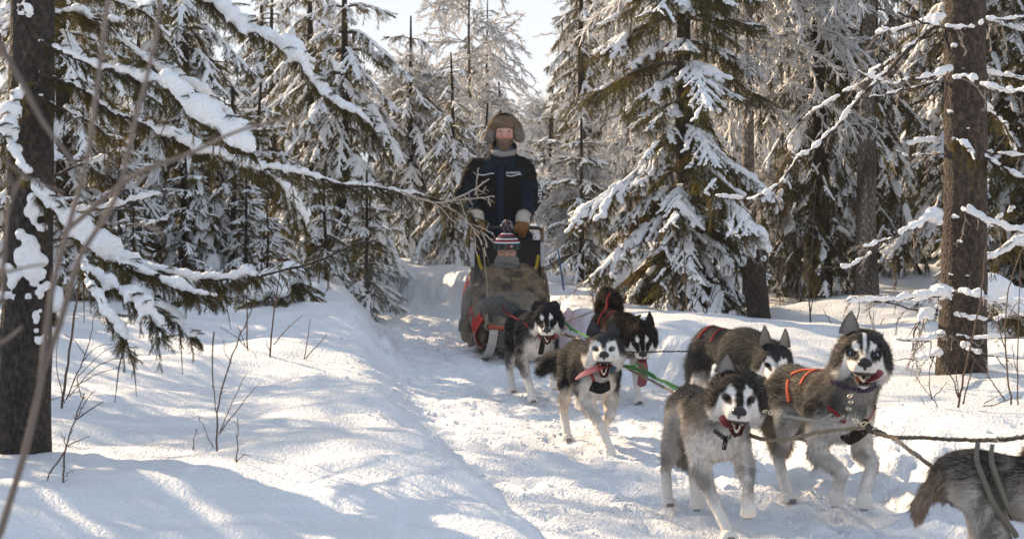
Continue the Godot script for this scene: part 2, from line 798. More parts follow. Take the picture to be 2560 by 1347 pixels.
func make_tree_pieces() -> void:
	rng.seed = 99
	var green := Color(0.125, 0.120, 0.043)
	for n in 4:
		var m := MB.new()
		var tips := [Vector3.ZERO, Vector3(0.02, -0.03, 0.35), Vector3(rng.randf_range(-0.06, 0.06), -0.10, 0.7), Vector3(rng.randf_range(-0.1, 0.1), -0.22, 1.0)]
		for i in 3:
			needle_twig(m, tips[i], tips[i + 1], Vector3.UP, 0.085, 0.016, 0.030, green)
		var side := 1.0
		for i in 9:
			var u := 0.12 + i * 0.085
			var a: Vector3 = tips[int(u * 3.0)].lerp(tips[mini(int(u * 3.0) + 1, 3)], fmod(u * 3.0, 1.0))
			side = -side
			var l := 0.46 * (1.0 - u * 0.55) * rng.randf_range(0.7, 1.15)
			var b := a + Vector3(side * 0.75, -rng.randf_range(0.15, 0.55), 0.75).normalized() * l
			needle_twig(m, a, b, Vector3.UP, 0.08, 0.016, 0.032, green)
		sprays.append(m.mesh())
	for n in 3:   # hanging side twigs
		var m := MB.new()
		var p := Vector3.ZERO
		for i in 4:
			var q := p + Vector3(rng.randf_range(-0.06, 0.06), -0.25, rng.randf_range(-0.06, 0.06))
			needle_twig(m, p, q, Vector3.RIGHT, 0.085, 0.016, 0.028, green)
			if i > 0:
				needle_twig(m, p, p + Vector3(rng.randf_range(-0.14, 0.14), -0.22, rng.randf_range(-0.14, 0.14)), Vector3.RIGHT, 0.075, 0.016, 0.034, green)
			p = q
		tassels.append(m.mesh())
	for n in 6:   # snow lying on a spray: clumps along the stem and its side twigs, some joined, some fallen apart
		var f := Field.new()
		var w := rng.randf_range(0.75, 1.1)
		var u := rng.randf_range(0.0, 0.1)
		var sag := rng.randf_range(0.05, 0.2)
		while u < 0.95:
			var r := rng.randf_range(0.07, 0.15) * w * (1.15 - u * 0.5)
			f.ell(Vector3(rng.randf_range(-0.04, 0.04), r * 0.35 - sag * u * u, u), Vector3(r * rng.randf_range(0.8, 1.2), r * rng.randf_range(0.6, 0.95), r * rng.randf_range(0.9, 1.6)), 0.05)
			u += rng.randf_range(0.07, 0.20)
		var side := 1.0
		for i in 8:
			side = -side
			if rng.randf() < 0.3:
				continue
			u = 0.10 + i * 0.095
			var l := 0.38 * (1.0 - u * 0.5) * rng.randf_range(0.5, 1.1)
			var e := Vector3(side * l * 0.85, -0.05 - l * 0.4 - sag * u, u + l * 0.65)
			var v := rng.randf_range(0.25, 0.6)
			while v < 1.0:
				var r := rng.randf_range(0.045, 0.085) * w
				f.ell(Vector3(0, 0.02 - sag * u * u, u).lerp(e, v) + rv(0.015), Vector3(r, r * rng.randf_range(0.6, 0.9), r * rng.randf_range(0.8, 1.3)), 0.04)
				v += rng.randf_range(0.18, 0.45)
		var m := f.net(0.032, Color.WHITE)
		for i in m.v.size():
			m.v[i].y *= 0.8
			m.v[i] += m.n[i] * noise.get_noise_3dv(m.v[i] * 7.0 + Vector3(n, 0, 0)) * 0.025
		m.smooth()
		pads.append(m.mesh())
	for n in 3:   # rounded lumps
		var f := Field.new()
		for i in 6:
			f.ell(Vector3(rng.randf_range(-0.3, 0.3), rng.randf_range(-0.05, 0.2), rng.randf_range(-0.45, 0.45)), Vector3(rng.randf_range(0.22, 0.36), rng.randf_range(0.18, 0.3), rng.randf_range(0.25, 0.4)), 0.15)
		var m := f.net(0.07, Color.WHITE)
		lumps.append(m.mesh())
	for n in 4:   # a frosted birch or willow twig, fine and forked
		var m := MB.new()
		var c := Color(0.80, 0.80, 0.81)
		var dark := Color(0.42, 0.39, 0.37)
		var p := Vector3.ZERO
		var d := Vector3(0, 0, 1)
		for i in 6:
			var q := p + d * 0.17
			m.tube(PackedVector3Array([p, q]), PackedFloat32Array([0.017 - i * 0.001, 0.016 - i * 0.001]), 3, dark.lerp(c, 0.4 + 0.1 * i))
			for k in 2:
				var e := (d + Vector3(rng.randf_range(-1, 1), rng.randf_range(-0.5, 0.5), 0.1) * 0.9).normalized()
				var r := q + e * rng.randf_range(0.16, 0.34) * (1.0 - i * 0.08)
				m.tube(PackedVector3Array([q, q.lerp(r, 0.5) + rv(0.015), r + Vector3(0, -0.04, 0)]), PackedFloat32Array([0.013, 0.015, 0.006]), 3, c)
				for h in 2:
					var a := q.lerp(r, rng.randf_range(0.25, 0.9))
					var b := a + (e + rv(0.9)).normalized() * rng.randf_range(0.06, 0.15)
					m.tube(PackedVector3Array([a, b]), PackedFloat32Array([0.012, 0.006]), 3, c * rng.randf_range(0.85, 1.15))
			p = q
			d = (d + Vector3(rng.randf_range(-0.3, 0.3), rng.randf_range(-0.28, 0.05), 0)).normalized()
		frosts.append(m.mesh())


# Sorts instances into one scatter per mesh.
class Bag:
	var t := {}
	var c := {}
	func put(key: int, x: Transform3D, tint := Color.WHITE) -> void:
		if not t.has(key):
			t[key] = []
			c[key] = PackedColorArray()
		t[key].append(x)
		c[key].append(tint)


func spill(b: Bag, called: String, shapes: Array[ArrayMesh], m: Material, parent: Node3D, tinted := true) -> void:
	for k: int in b.t:
		scatter(called, shapes[k], m, b.t[k], parent, b.c[k] if tinted else PackedColorArray())


func facing(p: Vector3, dir: Vector3, up: Vector3, s: float, wide := 1.0, thick := 1.0) -> Transform3D:
	var z := dir.normalized()
	var x := up.cross(z).normalized()
	var y := z.cross(x)
	return Transform3D(Basis(x * s * wide, y * s * thick, z * s), p)


func trunk_mesh(h: float, r0: float, r1: float, lean: Vector3, col: Color, col2: Color, seg := 16, sides := 12, flare := 1.5) -> MB:
	var m := MB.new()
	var pts := PackedVector3Array()
	var rad := PackedFloat32Array()
	for i in seg + 1:
		var t := float(i) / seg
		pts.append(Vector3(0, -0.3, 0) + lean * t + Vector3(sin(t * 7.0) * 0.02, (h + 0.3) * t, cos(t * 5.0) * 0.02))
		rad.append(lerpf(r0, r1, t) * (1.0 + (flare - 1.0) * exp(-t * h * 2.2)))
	m.tube(pts, rad, sides, col, col2, 1.0, 0.05)
	for i in m.c.size():
		m.c[i] = m.c[i] * (1.0 + 0.7 * noise.get_noise_3d(m.v[i].x * 14.0, m.v[i].y * 5.0, m.v[i].z * 14.0))
	return m


# A snow-laden spruce; the visible boughs reach to the ground.
func spruce(label: String, h: float, r0: float, reach: float, opt := {}) -> Node3D:
	var root := thing("spruce_tree", label, "tree", Vector3.ZERO, 0.0, opt.get("group", "spruces of the forest edge"))
	var bark := Color(0.085, 0.065, 0.052)
	part("trunk", trunk_mesh(h, r0, 0.015, Vector3(opt.get("lean", 0.0), 0, 0), bark, bark * 0.8).mesh(), mats.bark, root)
	var wood := MB.new()
	var green := Bag.new()
	var hang := Bag.new()
	var white := Bag.new()
	var cap := Bag.new()
	var dead := Bag.new()
	var y: float = opt.get("from", 0.35)
	var snowy: float = opt.get("snow", 0.75)
	var droop: float = opt.get("droop", 0.45)
	var dens: float = opt.get("dense", 1.0)
	var width: float = opt.get("narrow", 1.0)
	while y < h - 0.25:
		var u := y / h
		var nb := int(rng.randf_range(4.0, 6.6) * (1.0 if u < 0.8 else 0.7))
		var a0 := rng.randf() * TAU
		for b in nb:
			var az := a0 + TAU * b / nb + rng.randf_range(-0.35, 0.35)
			if opt.has("gap") and rng.randf() < opt.gap and cos(az - PI / 2.0) > 0.4:
				continue
			var out := Vector3(cos(az), 0, sin(az))
			var l: float = reach * width * pow(1.0 - u, opt.get("taper", 0.8)) * rng.randf_range(0.5, 1.18) + 0.12
			if u < 0.12:
				l *= 0.85
			var rise := lerpf(-0.05, 0.45, u) + rng.randf_range(-0.1, 0.12)
			var dr := droop * lerpf(1.25, 0.6, u) * rng.randf_range(0.75, 1.25)
			var pts := PackedVector3Array()
			var steps := 7
			var p0 := Vector3(opt.get("lean", 0.0) * u, y, 0)
			for i in steps + 1:
				var t := float(i) / steps
				pts.append(p0 + out * (l * t * (1.0 - 0.12 * t)) + Vector3.UP * l * (rise * t - dr * t * t * 1.5 + dr * 0.55 * t * t * t * t))
			wood.tube(pts, radii(steps + 1, 0.006 + 0.014 * l, 0.003), 4, bark, bark * 0.9)
			var laden := snowy * (0.25 if rng.randf() < 0.22 else rng.randf_range(0.7, 1.25))
			var s := 0.22 * l
			var side := 1.0
			var gap := 0.060 / dens
			while s < l:
				var t := s / l
				var fi := t * steps
				var i := mini(int(fi), steps - 1)
				var p := pts[i].lerp(pts[i + 1], fi - i)
				var d := (pts[i + 1] - pts[i]).normalized()
				var cross := d.cross(Vector3.UP).normalized()
				side = -side
				var len_: float = (0.34 - 0.14 * t) * clampf(l, 0.55, 1.1) * rng.randf_range(0.65, 1.3) * opt.get("big", 1.0)
				var dir: Vector3 = (d * 0.85 + cross * side * 0.9 + Vector3.DOWN * rng.randf_range(0.1, 0.65) * (0.6 + droop)).normalized()
				var up := (Vector3.UP + cross * side * 0.35 + rv(0.2)).normalized()
				var tone := rng.randf_range(0.65, 1.25)
				var tint := Color(tone * rng.randf_range(0.95, 1.25), tone, tone * rng.randf_range(0.75, 1.0))
				var k := rng.randi() % sprays.size()
				green.put(k, facing(p, dir, up, len_), tint)
				if rng.randf() < laden:
					white.put(rng.randi() % pads.size(), facing(p + Vector3.UP * 0.012, dir, up, len_ * rng.randf_range(0.6, 1.35), rng.randf_range(0.6, 1.2), rng.randf_range(0.5, 1.3)))
				if rng.randf() < opt.get("hang", 0.55):
					var hl := len_ * rng.randf_range(0.7, 1.4)
					hang.put(rng.randi() % tassels.size(), Transform3D(Basis(Vector3.UP, rng.randf() * TAU).scaled(Vector3.ONE * hl), p + dir * len_ * rng.randf_range(0.0, 0.5)), tint * 0.9)
				if rng.randf() < opt.get("bare", 0.12):
					dead.put(rng.randi() % frosts.size(), facing(p, (d + rv(0.9) + Vector3.DOWN * 0.5).normalized(), Vector3.UP, len_ * rng.randf_range(0.7, 1.3)), Color(0.42, 0.36, 0.31) * rng.randf_range(0.6, 1.3))
				s += gap * rng.randf_range(0.6, 1.4)
			# tip and the snow along the limb
			var d1 := (pts[steps] - pts[steps - 1]).normalized()
			for q in 3:
				green.put(rng.randi() % sprays.size(), facing(pts[steps - 1], (d1 + rv(0.3)).normalized(), Vector3.UP, 0.26 * clampf(l, 0.5, 1.0)))
			if rng.randf() < laden + 0.1:
				white.put(rng.randi() % pads.size(), facing(pts[steps - 1] + Vector3.UP * 0.01, d1, Vector3.UP, 0.30 * clampf(l, 0.5, 1.0), 0.9, 0.9))
				for i in range(1, steps - 1):
					if rng.randf() < laden * 0.8:
						var dd := pts[i + 1] - pts[i]
						cap.put(rng.randi() % lumps.size(), facing(pts[i].lerp(pts[i + 1], 0.5) + Vector3.UP * 0.02, dd, Vector3.UP, dd.length() * 1.25, rng.randf_range(0.25, 0.55), rng.randf_range(0.15, 0.35)))
		y += rng.randf_range(0.16, 0.27) * (1.0 + u * 0.3) / opt.get("tiers", 1.0)
	part("branches", wood.mesh(), mats.wood, root).set_meta("kind", "stuff")
	spill(green, "foliage", sprays, mats.needles, root)
	spill(hang, "hanging_foliage", tassels, mats.needles, root)
	spill(dead, "bare_twigs", frosts, mats.frost, root)
	spill(white, "branch_snow", pads, mats.snow, root, false)
	spill(cap, "branch_snow", lumps, mats.snow, root, false)
	return root


# A bare birch whose twigs carry hoar frost.
func birch(label: String, h: float, r0: float, opt := {}) -> Node3D:
	var root := thing("birch_tree", label, "tree", Vector3.ZERO, 0.0, opt.get("group", "frosted birches of the forest"))
	var bark := Color(0.42, 0.38, 0.34)
	var tm := trunk_mesh(h, r0, 0.01, Vector3(opt.get("lean", 0.0), 0, 0), bark, Color(0.30, 0.25, 0.22), 24, 10, 1.25)
	for i in tm.c.size():
		var k := noise.get_noise_3d(tm.v[i].x * 3.0, tm.v[i].y * 9.0, tm.v[i].z * 3.0)
		if k > 0.18:
			tm.c[i] = tm.c[i].lerp(Color(0.06, 0.05, 0.045), 0.85)
	part("trunk", tm.mesh(), mats.bark, root)
	var wood := MB.new()
	var fr := Bag.new()
	var n := int(h * opt.get("limbs", 5.0))
	for b in n:
		var u := lerpf(opt.get("low", 0.12), 0.97, (b + rng.randf()) / n)
		var az := rng.randf() * TAU
		var out := Vector3(cos(az), 0, sin(az))
		var l: float = (0.55 + h * 0.16 * (1.0 - u)) * rng.randf_range(0.6, 1.2) * opt.get("spread", 1.0)
		var pts := PackedVector3Array()
		var p0 := Vector3(opt.get("lean", 0.0) * u, u * h, 0)
		for i in 6:
			var t := i / 5.0
			pts.append(p0 + out * l * t * 0.8 + Vector3.UP * l * (0.75 * t - 0.55 * t * t * opt.get("weep", 1.0)) + rv(0.02))
		wood.tube(pts, radii(6, 0.004 + 0.012 * l, 0.004), 4, Color(0.24, 0.20, 0.18), Color(0.66, 0.65, 0.64))
		for i in range(1, 6):
			for k in int(opt.get("twigs", 4)):
				var d := (pts[i] - pts[i - 1]).normalized()
				var dir: Vector3 = (d + rv(0.9) + Vector3.DOWN * rng.randf_range(0.0, 0.9) * opt.get("weep", 1.0)).normalized()
				var tone := rng.randf_range(0.8, 1.2)
				fr.put(rng.randi() % frosts.size(), facing(pts[i - 1].lerp(pts[i], rng.randf()), dir, Vector3.UP + rv(0.5), rng.randf_range(0.35, 0.75) * opt.get("twig", 1.0)), Color(tone, tone, tone))
	part("limbs", wood.mesh(), mats.wood, root).set_meta("kind", "stuff")
	spill(fr, "frosted_twigs", frosts, mats.frost, root)
	return root


func again(o: Node3D, label: String, at: Vector3, turn: float, scale_ := 1.0) -> Node3D:
	var r: Node3D = o.duplicate()
	r.name = numbered(o.name.get_slice("_0", 0))
	add_child(r)
	r.set_meta("label", label)
	r.position = at
	r.rotation.y = turn
	r.scale = Vector3.ONE * scale_
	return r


func seat(x: float, z: float) -> Vector3:
	return Vector3(x, ground(x, z), z)


func build_forest() -> void:
	make_tree_pieces()
	rng.seed = 4
	# ---- the open spruce right of the trail
	var t := spruce("open snow-laden spruce standing alone right of the sled, trunk showing", 6.0, 0.105, 1.0, {"tiers": 1.3, "hang": 0.75, "from": 0.25, "snow": 0.8, "droop": 0.5, "gap": 0.2, "lean": 0.08, "group": "", "dense": 1.3, "big": 1.15, "taper": 0.65})
	t.position = seat(1.56, -16.7)
	# ---- prototypes
	var kinds := [
		spruce("", 4.5, 0.11, 1.2, {"snow": 0.95, "droop": 0.7, "hang": 0.6, "taper": 0.35}),
		spruce("", 4.3, 0.09, 1.0, {"snow": 1.0, "droop": 0.9, "hang": 0.5, "taper": 0.4}),
		spruce("", 8.0, 0.15, 1.5, {"snow": 0.6, "droop": 0.6, "hang": 0.8, "taper": 0.5}),
		spruce("", 6.5, 0.11, 0.75, {"snow": 0.42, "droop": 1.0, "hang": 0.9, "dense": 1.3, "tiers": 1.2, "taper": 0.35}),
		spruce("", 2.2, 0.04, 0.75, {"snow": 0.9, "droop": 0.5, "hang": 0.3}),
	]
	var first := [true, true, true, true, true]
	# x, depth, kind, turn, scale
	var list := [
		[-4.3, 17.2, 0, 0.3, 1.0], [-3.3, 18.2, 1, 1.2, 1.05], [-1.95, 20.9, 1, 2.5, 1.05], [-4.4, 21.2, 4, 0.8, 1.3], [-2.75, 19.6, 4, 0.8, 0.9], [-5.1, 19.5, 1, 4.0, 1.1],
		[-2.6, 23.0, 1, 5.0, 1.0], [-4.6, 23.5, 0, 1.0, 1.0], [-2.4, 27.0, 4, 0.5, 1.5],
		[3.13, 18.4, 3, 0.6, 1.0], [5.5, 18.8, 2, 1.7, 1.0], [6.3, 17.6, 2, 2.9, 1.0], [4.3, 21.5, 3, 4.4, 1.0], [5.8, 22.5, 1, 0.2, 1.3], [7.2, 22.0, 2, 5.5, 1.0], [3.0, 26.0, 1, 3.3, 1.0],
		[2.2, 31.0, 1, 1.1, 1.2], [6.6, 28.0, 2, 0.4, 1.0], [9.0, 30.0, 2, 0.9, 1.0], [0.9, 40.0, 4, 2.0, 1.4], [-1.4, 33.0, 4, 3.0, 1.0], [-0.80, 33.0, 3, 1.0, 0.60], [-0.52, 38.0, 3, 2.0, 0.75], [1.05, 27.0, 3, 1.6, 0.8], [0.5, 23.5, 4, 2.2, 0.9], [-0.2, 29.0, 4, 4.2, 1.2], [-0.75, 22.3, 1, 4.0, 0.62], [-1.35, 24.0, 1, 2.0, 0.75], [-0.35, 24.8, 4, 0.0, 1.0],
		[-3.6, 27.0, 1, 0.5, 0.95], [-5.2, 28.0, 0, 1.5, 0.9], [-4.4, 31.5, 0, 3.5, 1.0],
		[-2.8, 18.0, 4, 5.2, 0.9], [-3.7, 17.0, 4, 1.9, 0.75], [-4.3, 16.3, 4, 3.9, 0.7], [-1.5, 18.6, 4, 2.4, 0.7], [-3.3, 19.4, 4, 4.9, 1.2], [-1.9, 18.3, 4, 0.2, 0.55], [-4.3, 18.9, 4, 1.2, 0.8], [-3.9, 16.2, 4, 0.2, 0.5], [-2.3, 16.9, 4, 3.2, 0.4], [-3.1, 17.1, 4, 4.2, 0.6], [-1.55, 19.6, 4, 5.2, 0.6], [-2.6, 17.6, 4, 2.2, 0.5], [-3.5, 16.6, 4, 2.9, 0.45], [0.75, 19.5, 4, 5.2, 0.8], [3.9, 15.6, 4, 1.4, 0.55], [2.9, 19.6, 4, 4.4, 0.7],
	]
	for e: Array in list:
		var k: int = e[2]
		var at := seat(e[0], -e[1])
		var label := "snow covered spruce in the forest"
		if first[k]:
			first[k] = false
			var o: Node3D = kinds[k]
			o.set_meta("label", label)
			o.position = at
			o.rotation.y = e[3]
			o.scale = Vector3.ONE * e[4]
		else:
			again(kinds[k], label, at, e[3], e[4])
	var birches := [
		birch("", 6.0, 0.05, {"limbs": 6.0, "twigs": 2}),
		birch("", 7.5, 0.075, {"limbs": 5.0, "low": 0.25, "weep": 1.3, "twigs": 3}),
		birch("", 3.2, 0.025, {"limbs": 9.0, "low": 0.05, "twigs": 5, "weep": 0.5}),
		birch("", 8.0, 0.125, {"limbs": 3.0, "low": 0.4, "weep": 1.0}),
	]
	first = [true, true, true, true]
	var bl := [
		[-0.62, 26.5, 0, 0.0, 0.85], [2.37, 18.0, 1, 2.0, 1.0], [2.82, 20.4, 1, 3.0, 0.9], [3.55, 17.9, 3, 4.0, 0.9], [2.2, 21.5, 0, 1.3, 1.0], [1.95, 24.0, 1, 0.4, 0.8], [1.35, 33.0, 0, 0.5, 0.8], [-1.2, 24.5, 2, 1.5, 0.8],
	]
	for e: Array in [[0.7, 21.0], [2.75, 18.6]]:
		bl.append([e[0], e[1], 2, e[0] * 7.0, 0.42])
	rng.seed = 77
	for i in 60:
		var d := rng.randf_range(28.0, 75.0)
		var x := rng.randf_range(-0.34, 0.36) * d
		var k := 2 if absf(x / d + 0.015) < 0.06 else rng.randi() % 3
		if (x / d < 0.03 and k != 2 and d < 50.0) or (x / d > -0.075 and x / d < 0.06 and (k != 2 or d < 45.0)):
			continue
		bl.append([x, d, k, rng.randf() * TAU, rng.randf_range(0.7, 1.1)])
	for e: Array in bl:
		var k: int = e[2]
		var at := seat(e[0], -e[1])
		var label := "frosted birch in the forest"
		if first[k]:
			first[k] = false
			var o: Node3D = birches[k]
			o.set_meta("label", label)
			o.position = at
			o.rotation.y = e[3]
			o.scale = Vector3.ONE * e[4]
		else:
			again(birches[k], label, at, e[3], e[4])
	# trees standing outside the picture on the left, whose shadows stripe the snow
	for e: Array in [[-5.7, 10.0, 1, 0.85], [-6.6, 9.2, 1, 0.9], [-6.6, 17.5, 3, 0.42], [-5.6, 13.4, 3, 0.55], [-7.4, 19.0, 1, 0.75], [-4.7, 8.6, 1, 0.8], [-5.3, 10.6, 1, 0.95], [-8.0, 17.2, 3, 0.5]]:
		again(kinds[e[2]], "spruce beyond the left edge of the picture", seat(e[0], -e[1]), e[1], e[3])
	for e: Array in [[-6.2, 13.95], [-7.2, 16.9]]:
		again(birches[1], "birch beyond the left edge of the picture", seat(e[0], -e[1]), e[1], 0.8)
	for i in 26:
		var d := rng.randf_range(34.0, 80.0)
		var x := rng.randf_range(-0.34, 0.36) * d
		if absf(x / d + 0.02) < 0.055:
			continue
		if x / d < -0.05 and (rng.randf() < 0.5 or d < 45.0):
			continue
		again(kinds[[0, 1, 4][rng.randi() % 3] if x < 0.0 else rng.randi() % 4], "snowy spruce deep in the forest", seat(x, -d), rng.randf() * TAU, rng.randf_range(0.8, 1.1))


# Gives each tree a label by its size and its place; the far ones that nothing tells apart share one.
func name_trees() -> void:
	var order := ["first", "second", "third", "fourth", "fifth", "sixth", "seventh", "eighth", "ninth", "tenth", "eleventh", "twelfth", "thirteenth", "fourteenth", "fifteenth", "sixteenth", "seventeenth", "eighteenth", "nineteenth", "twentieth"]
	var rows := {}
	for o in get_children():
		var n := str(o.name)
		if not (n.begins_with("spruce_tree") or n.begins_with("birch_tree")):
			continue
		var p: Vector3 = o.position
		var d := -p.z
		var what := "spruce" if n.begins_with("spruce") else "birch"
		var u := p.x / d
		if str(o.get_meta("label")).begins_with("open snow") or d < 12.0 and absf(u) < 0.28:
			continue
		if absf(u) > 0.31:
			o.set_meta("label", "%s just outside the %s edge of the picture" % [what, "left" if u < 0.0 else "right"])
			o.set_meta("group", "%s outside the %s edge" % ["spruces" if what == "spruce" else "birches", "left" if u < 0.0 else "right"])
			continue
		if d > 33.0:
			o.set_meta("label", "small distant %s deep in the frosty forest behind the sled" % what if what == "spruce" else "pale frosted birch deep in the forest behind the sled")
			o.set_meta("group", "distant spruces" if what == "spruce" else "distant birches")
			continue
		var small: bool = o.scale.x < 0.75 or str(o.get_meta("group")) == ""
		var side := "left of the sled" if u < -0.03 else "behind the sled" if u < 0.035 else "right of the sled"
		var kind := ("slim young snowy spruce" if small else "tall snow-laden spruce") if what == "spruce" else ("low frosted birch bush" if small else "bare frosted birch")
		var depth := "nearest row" if d < 18.7 else "middle row" if d < 22.0 else "back row"
		var key := "%s|%s|%s" % [kind, side, depth]
		if not rows.has(key):
			rows[key] = []
		rows[key].append([u, o])
	for key: String in rows:
		var list: Array = rows[key]
		list.sort_custom(func(a, b): return a[0] < b[0])
		var w := key.split("|")
		for i in list.size():
			var where: String = "only one" if list.size() == 1 else order[i] + " from the left"
			list[i][1].set_meta("label", "%s %s in the %s, %s" % [w[0], w[1], w[2], where])


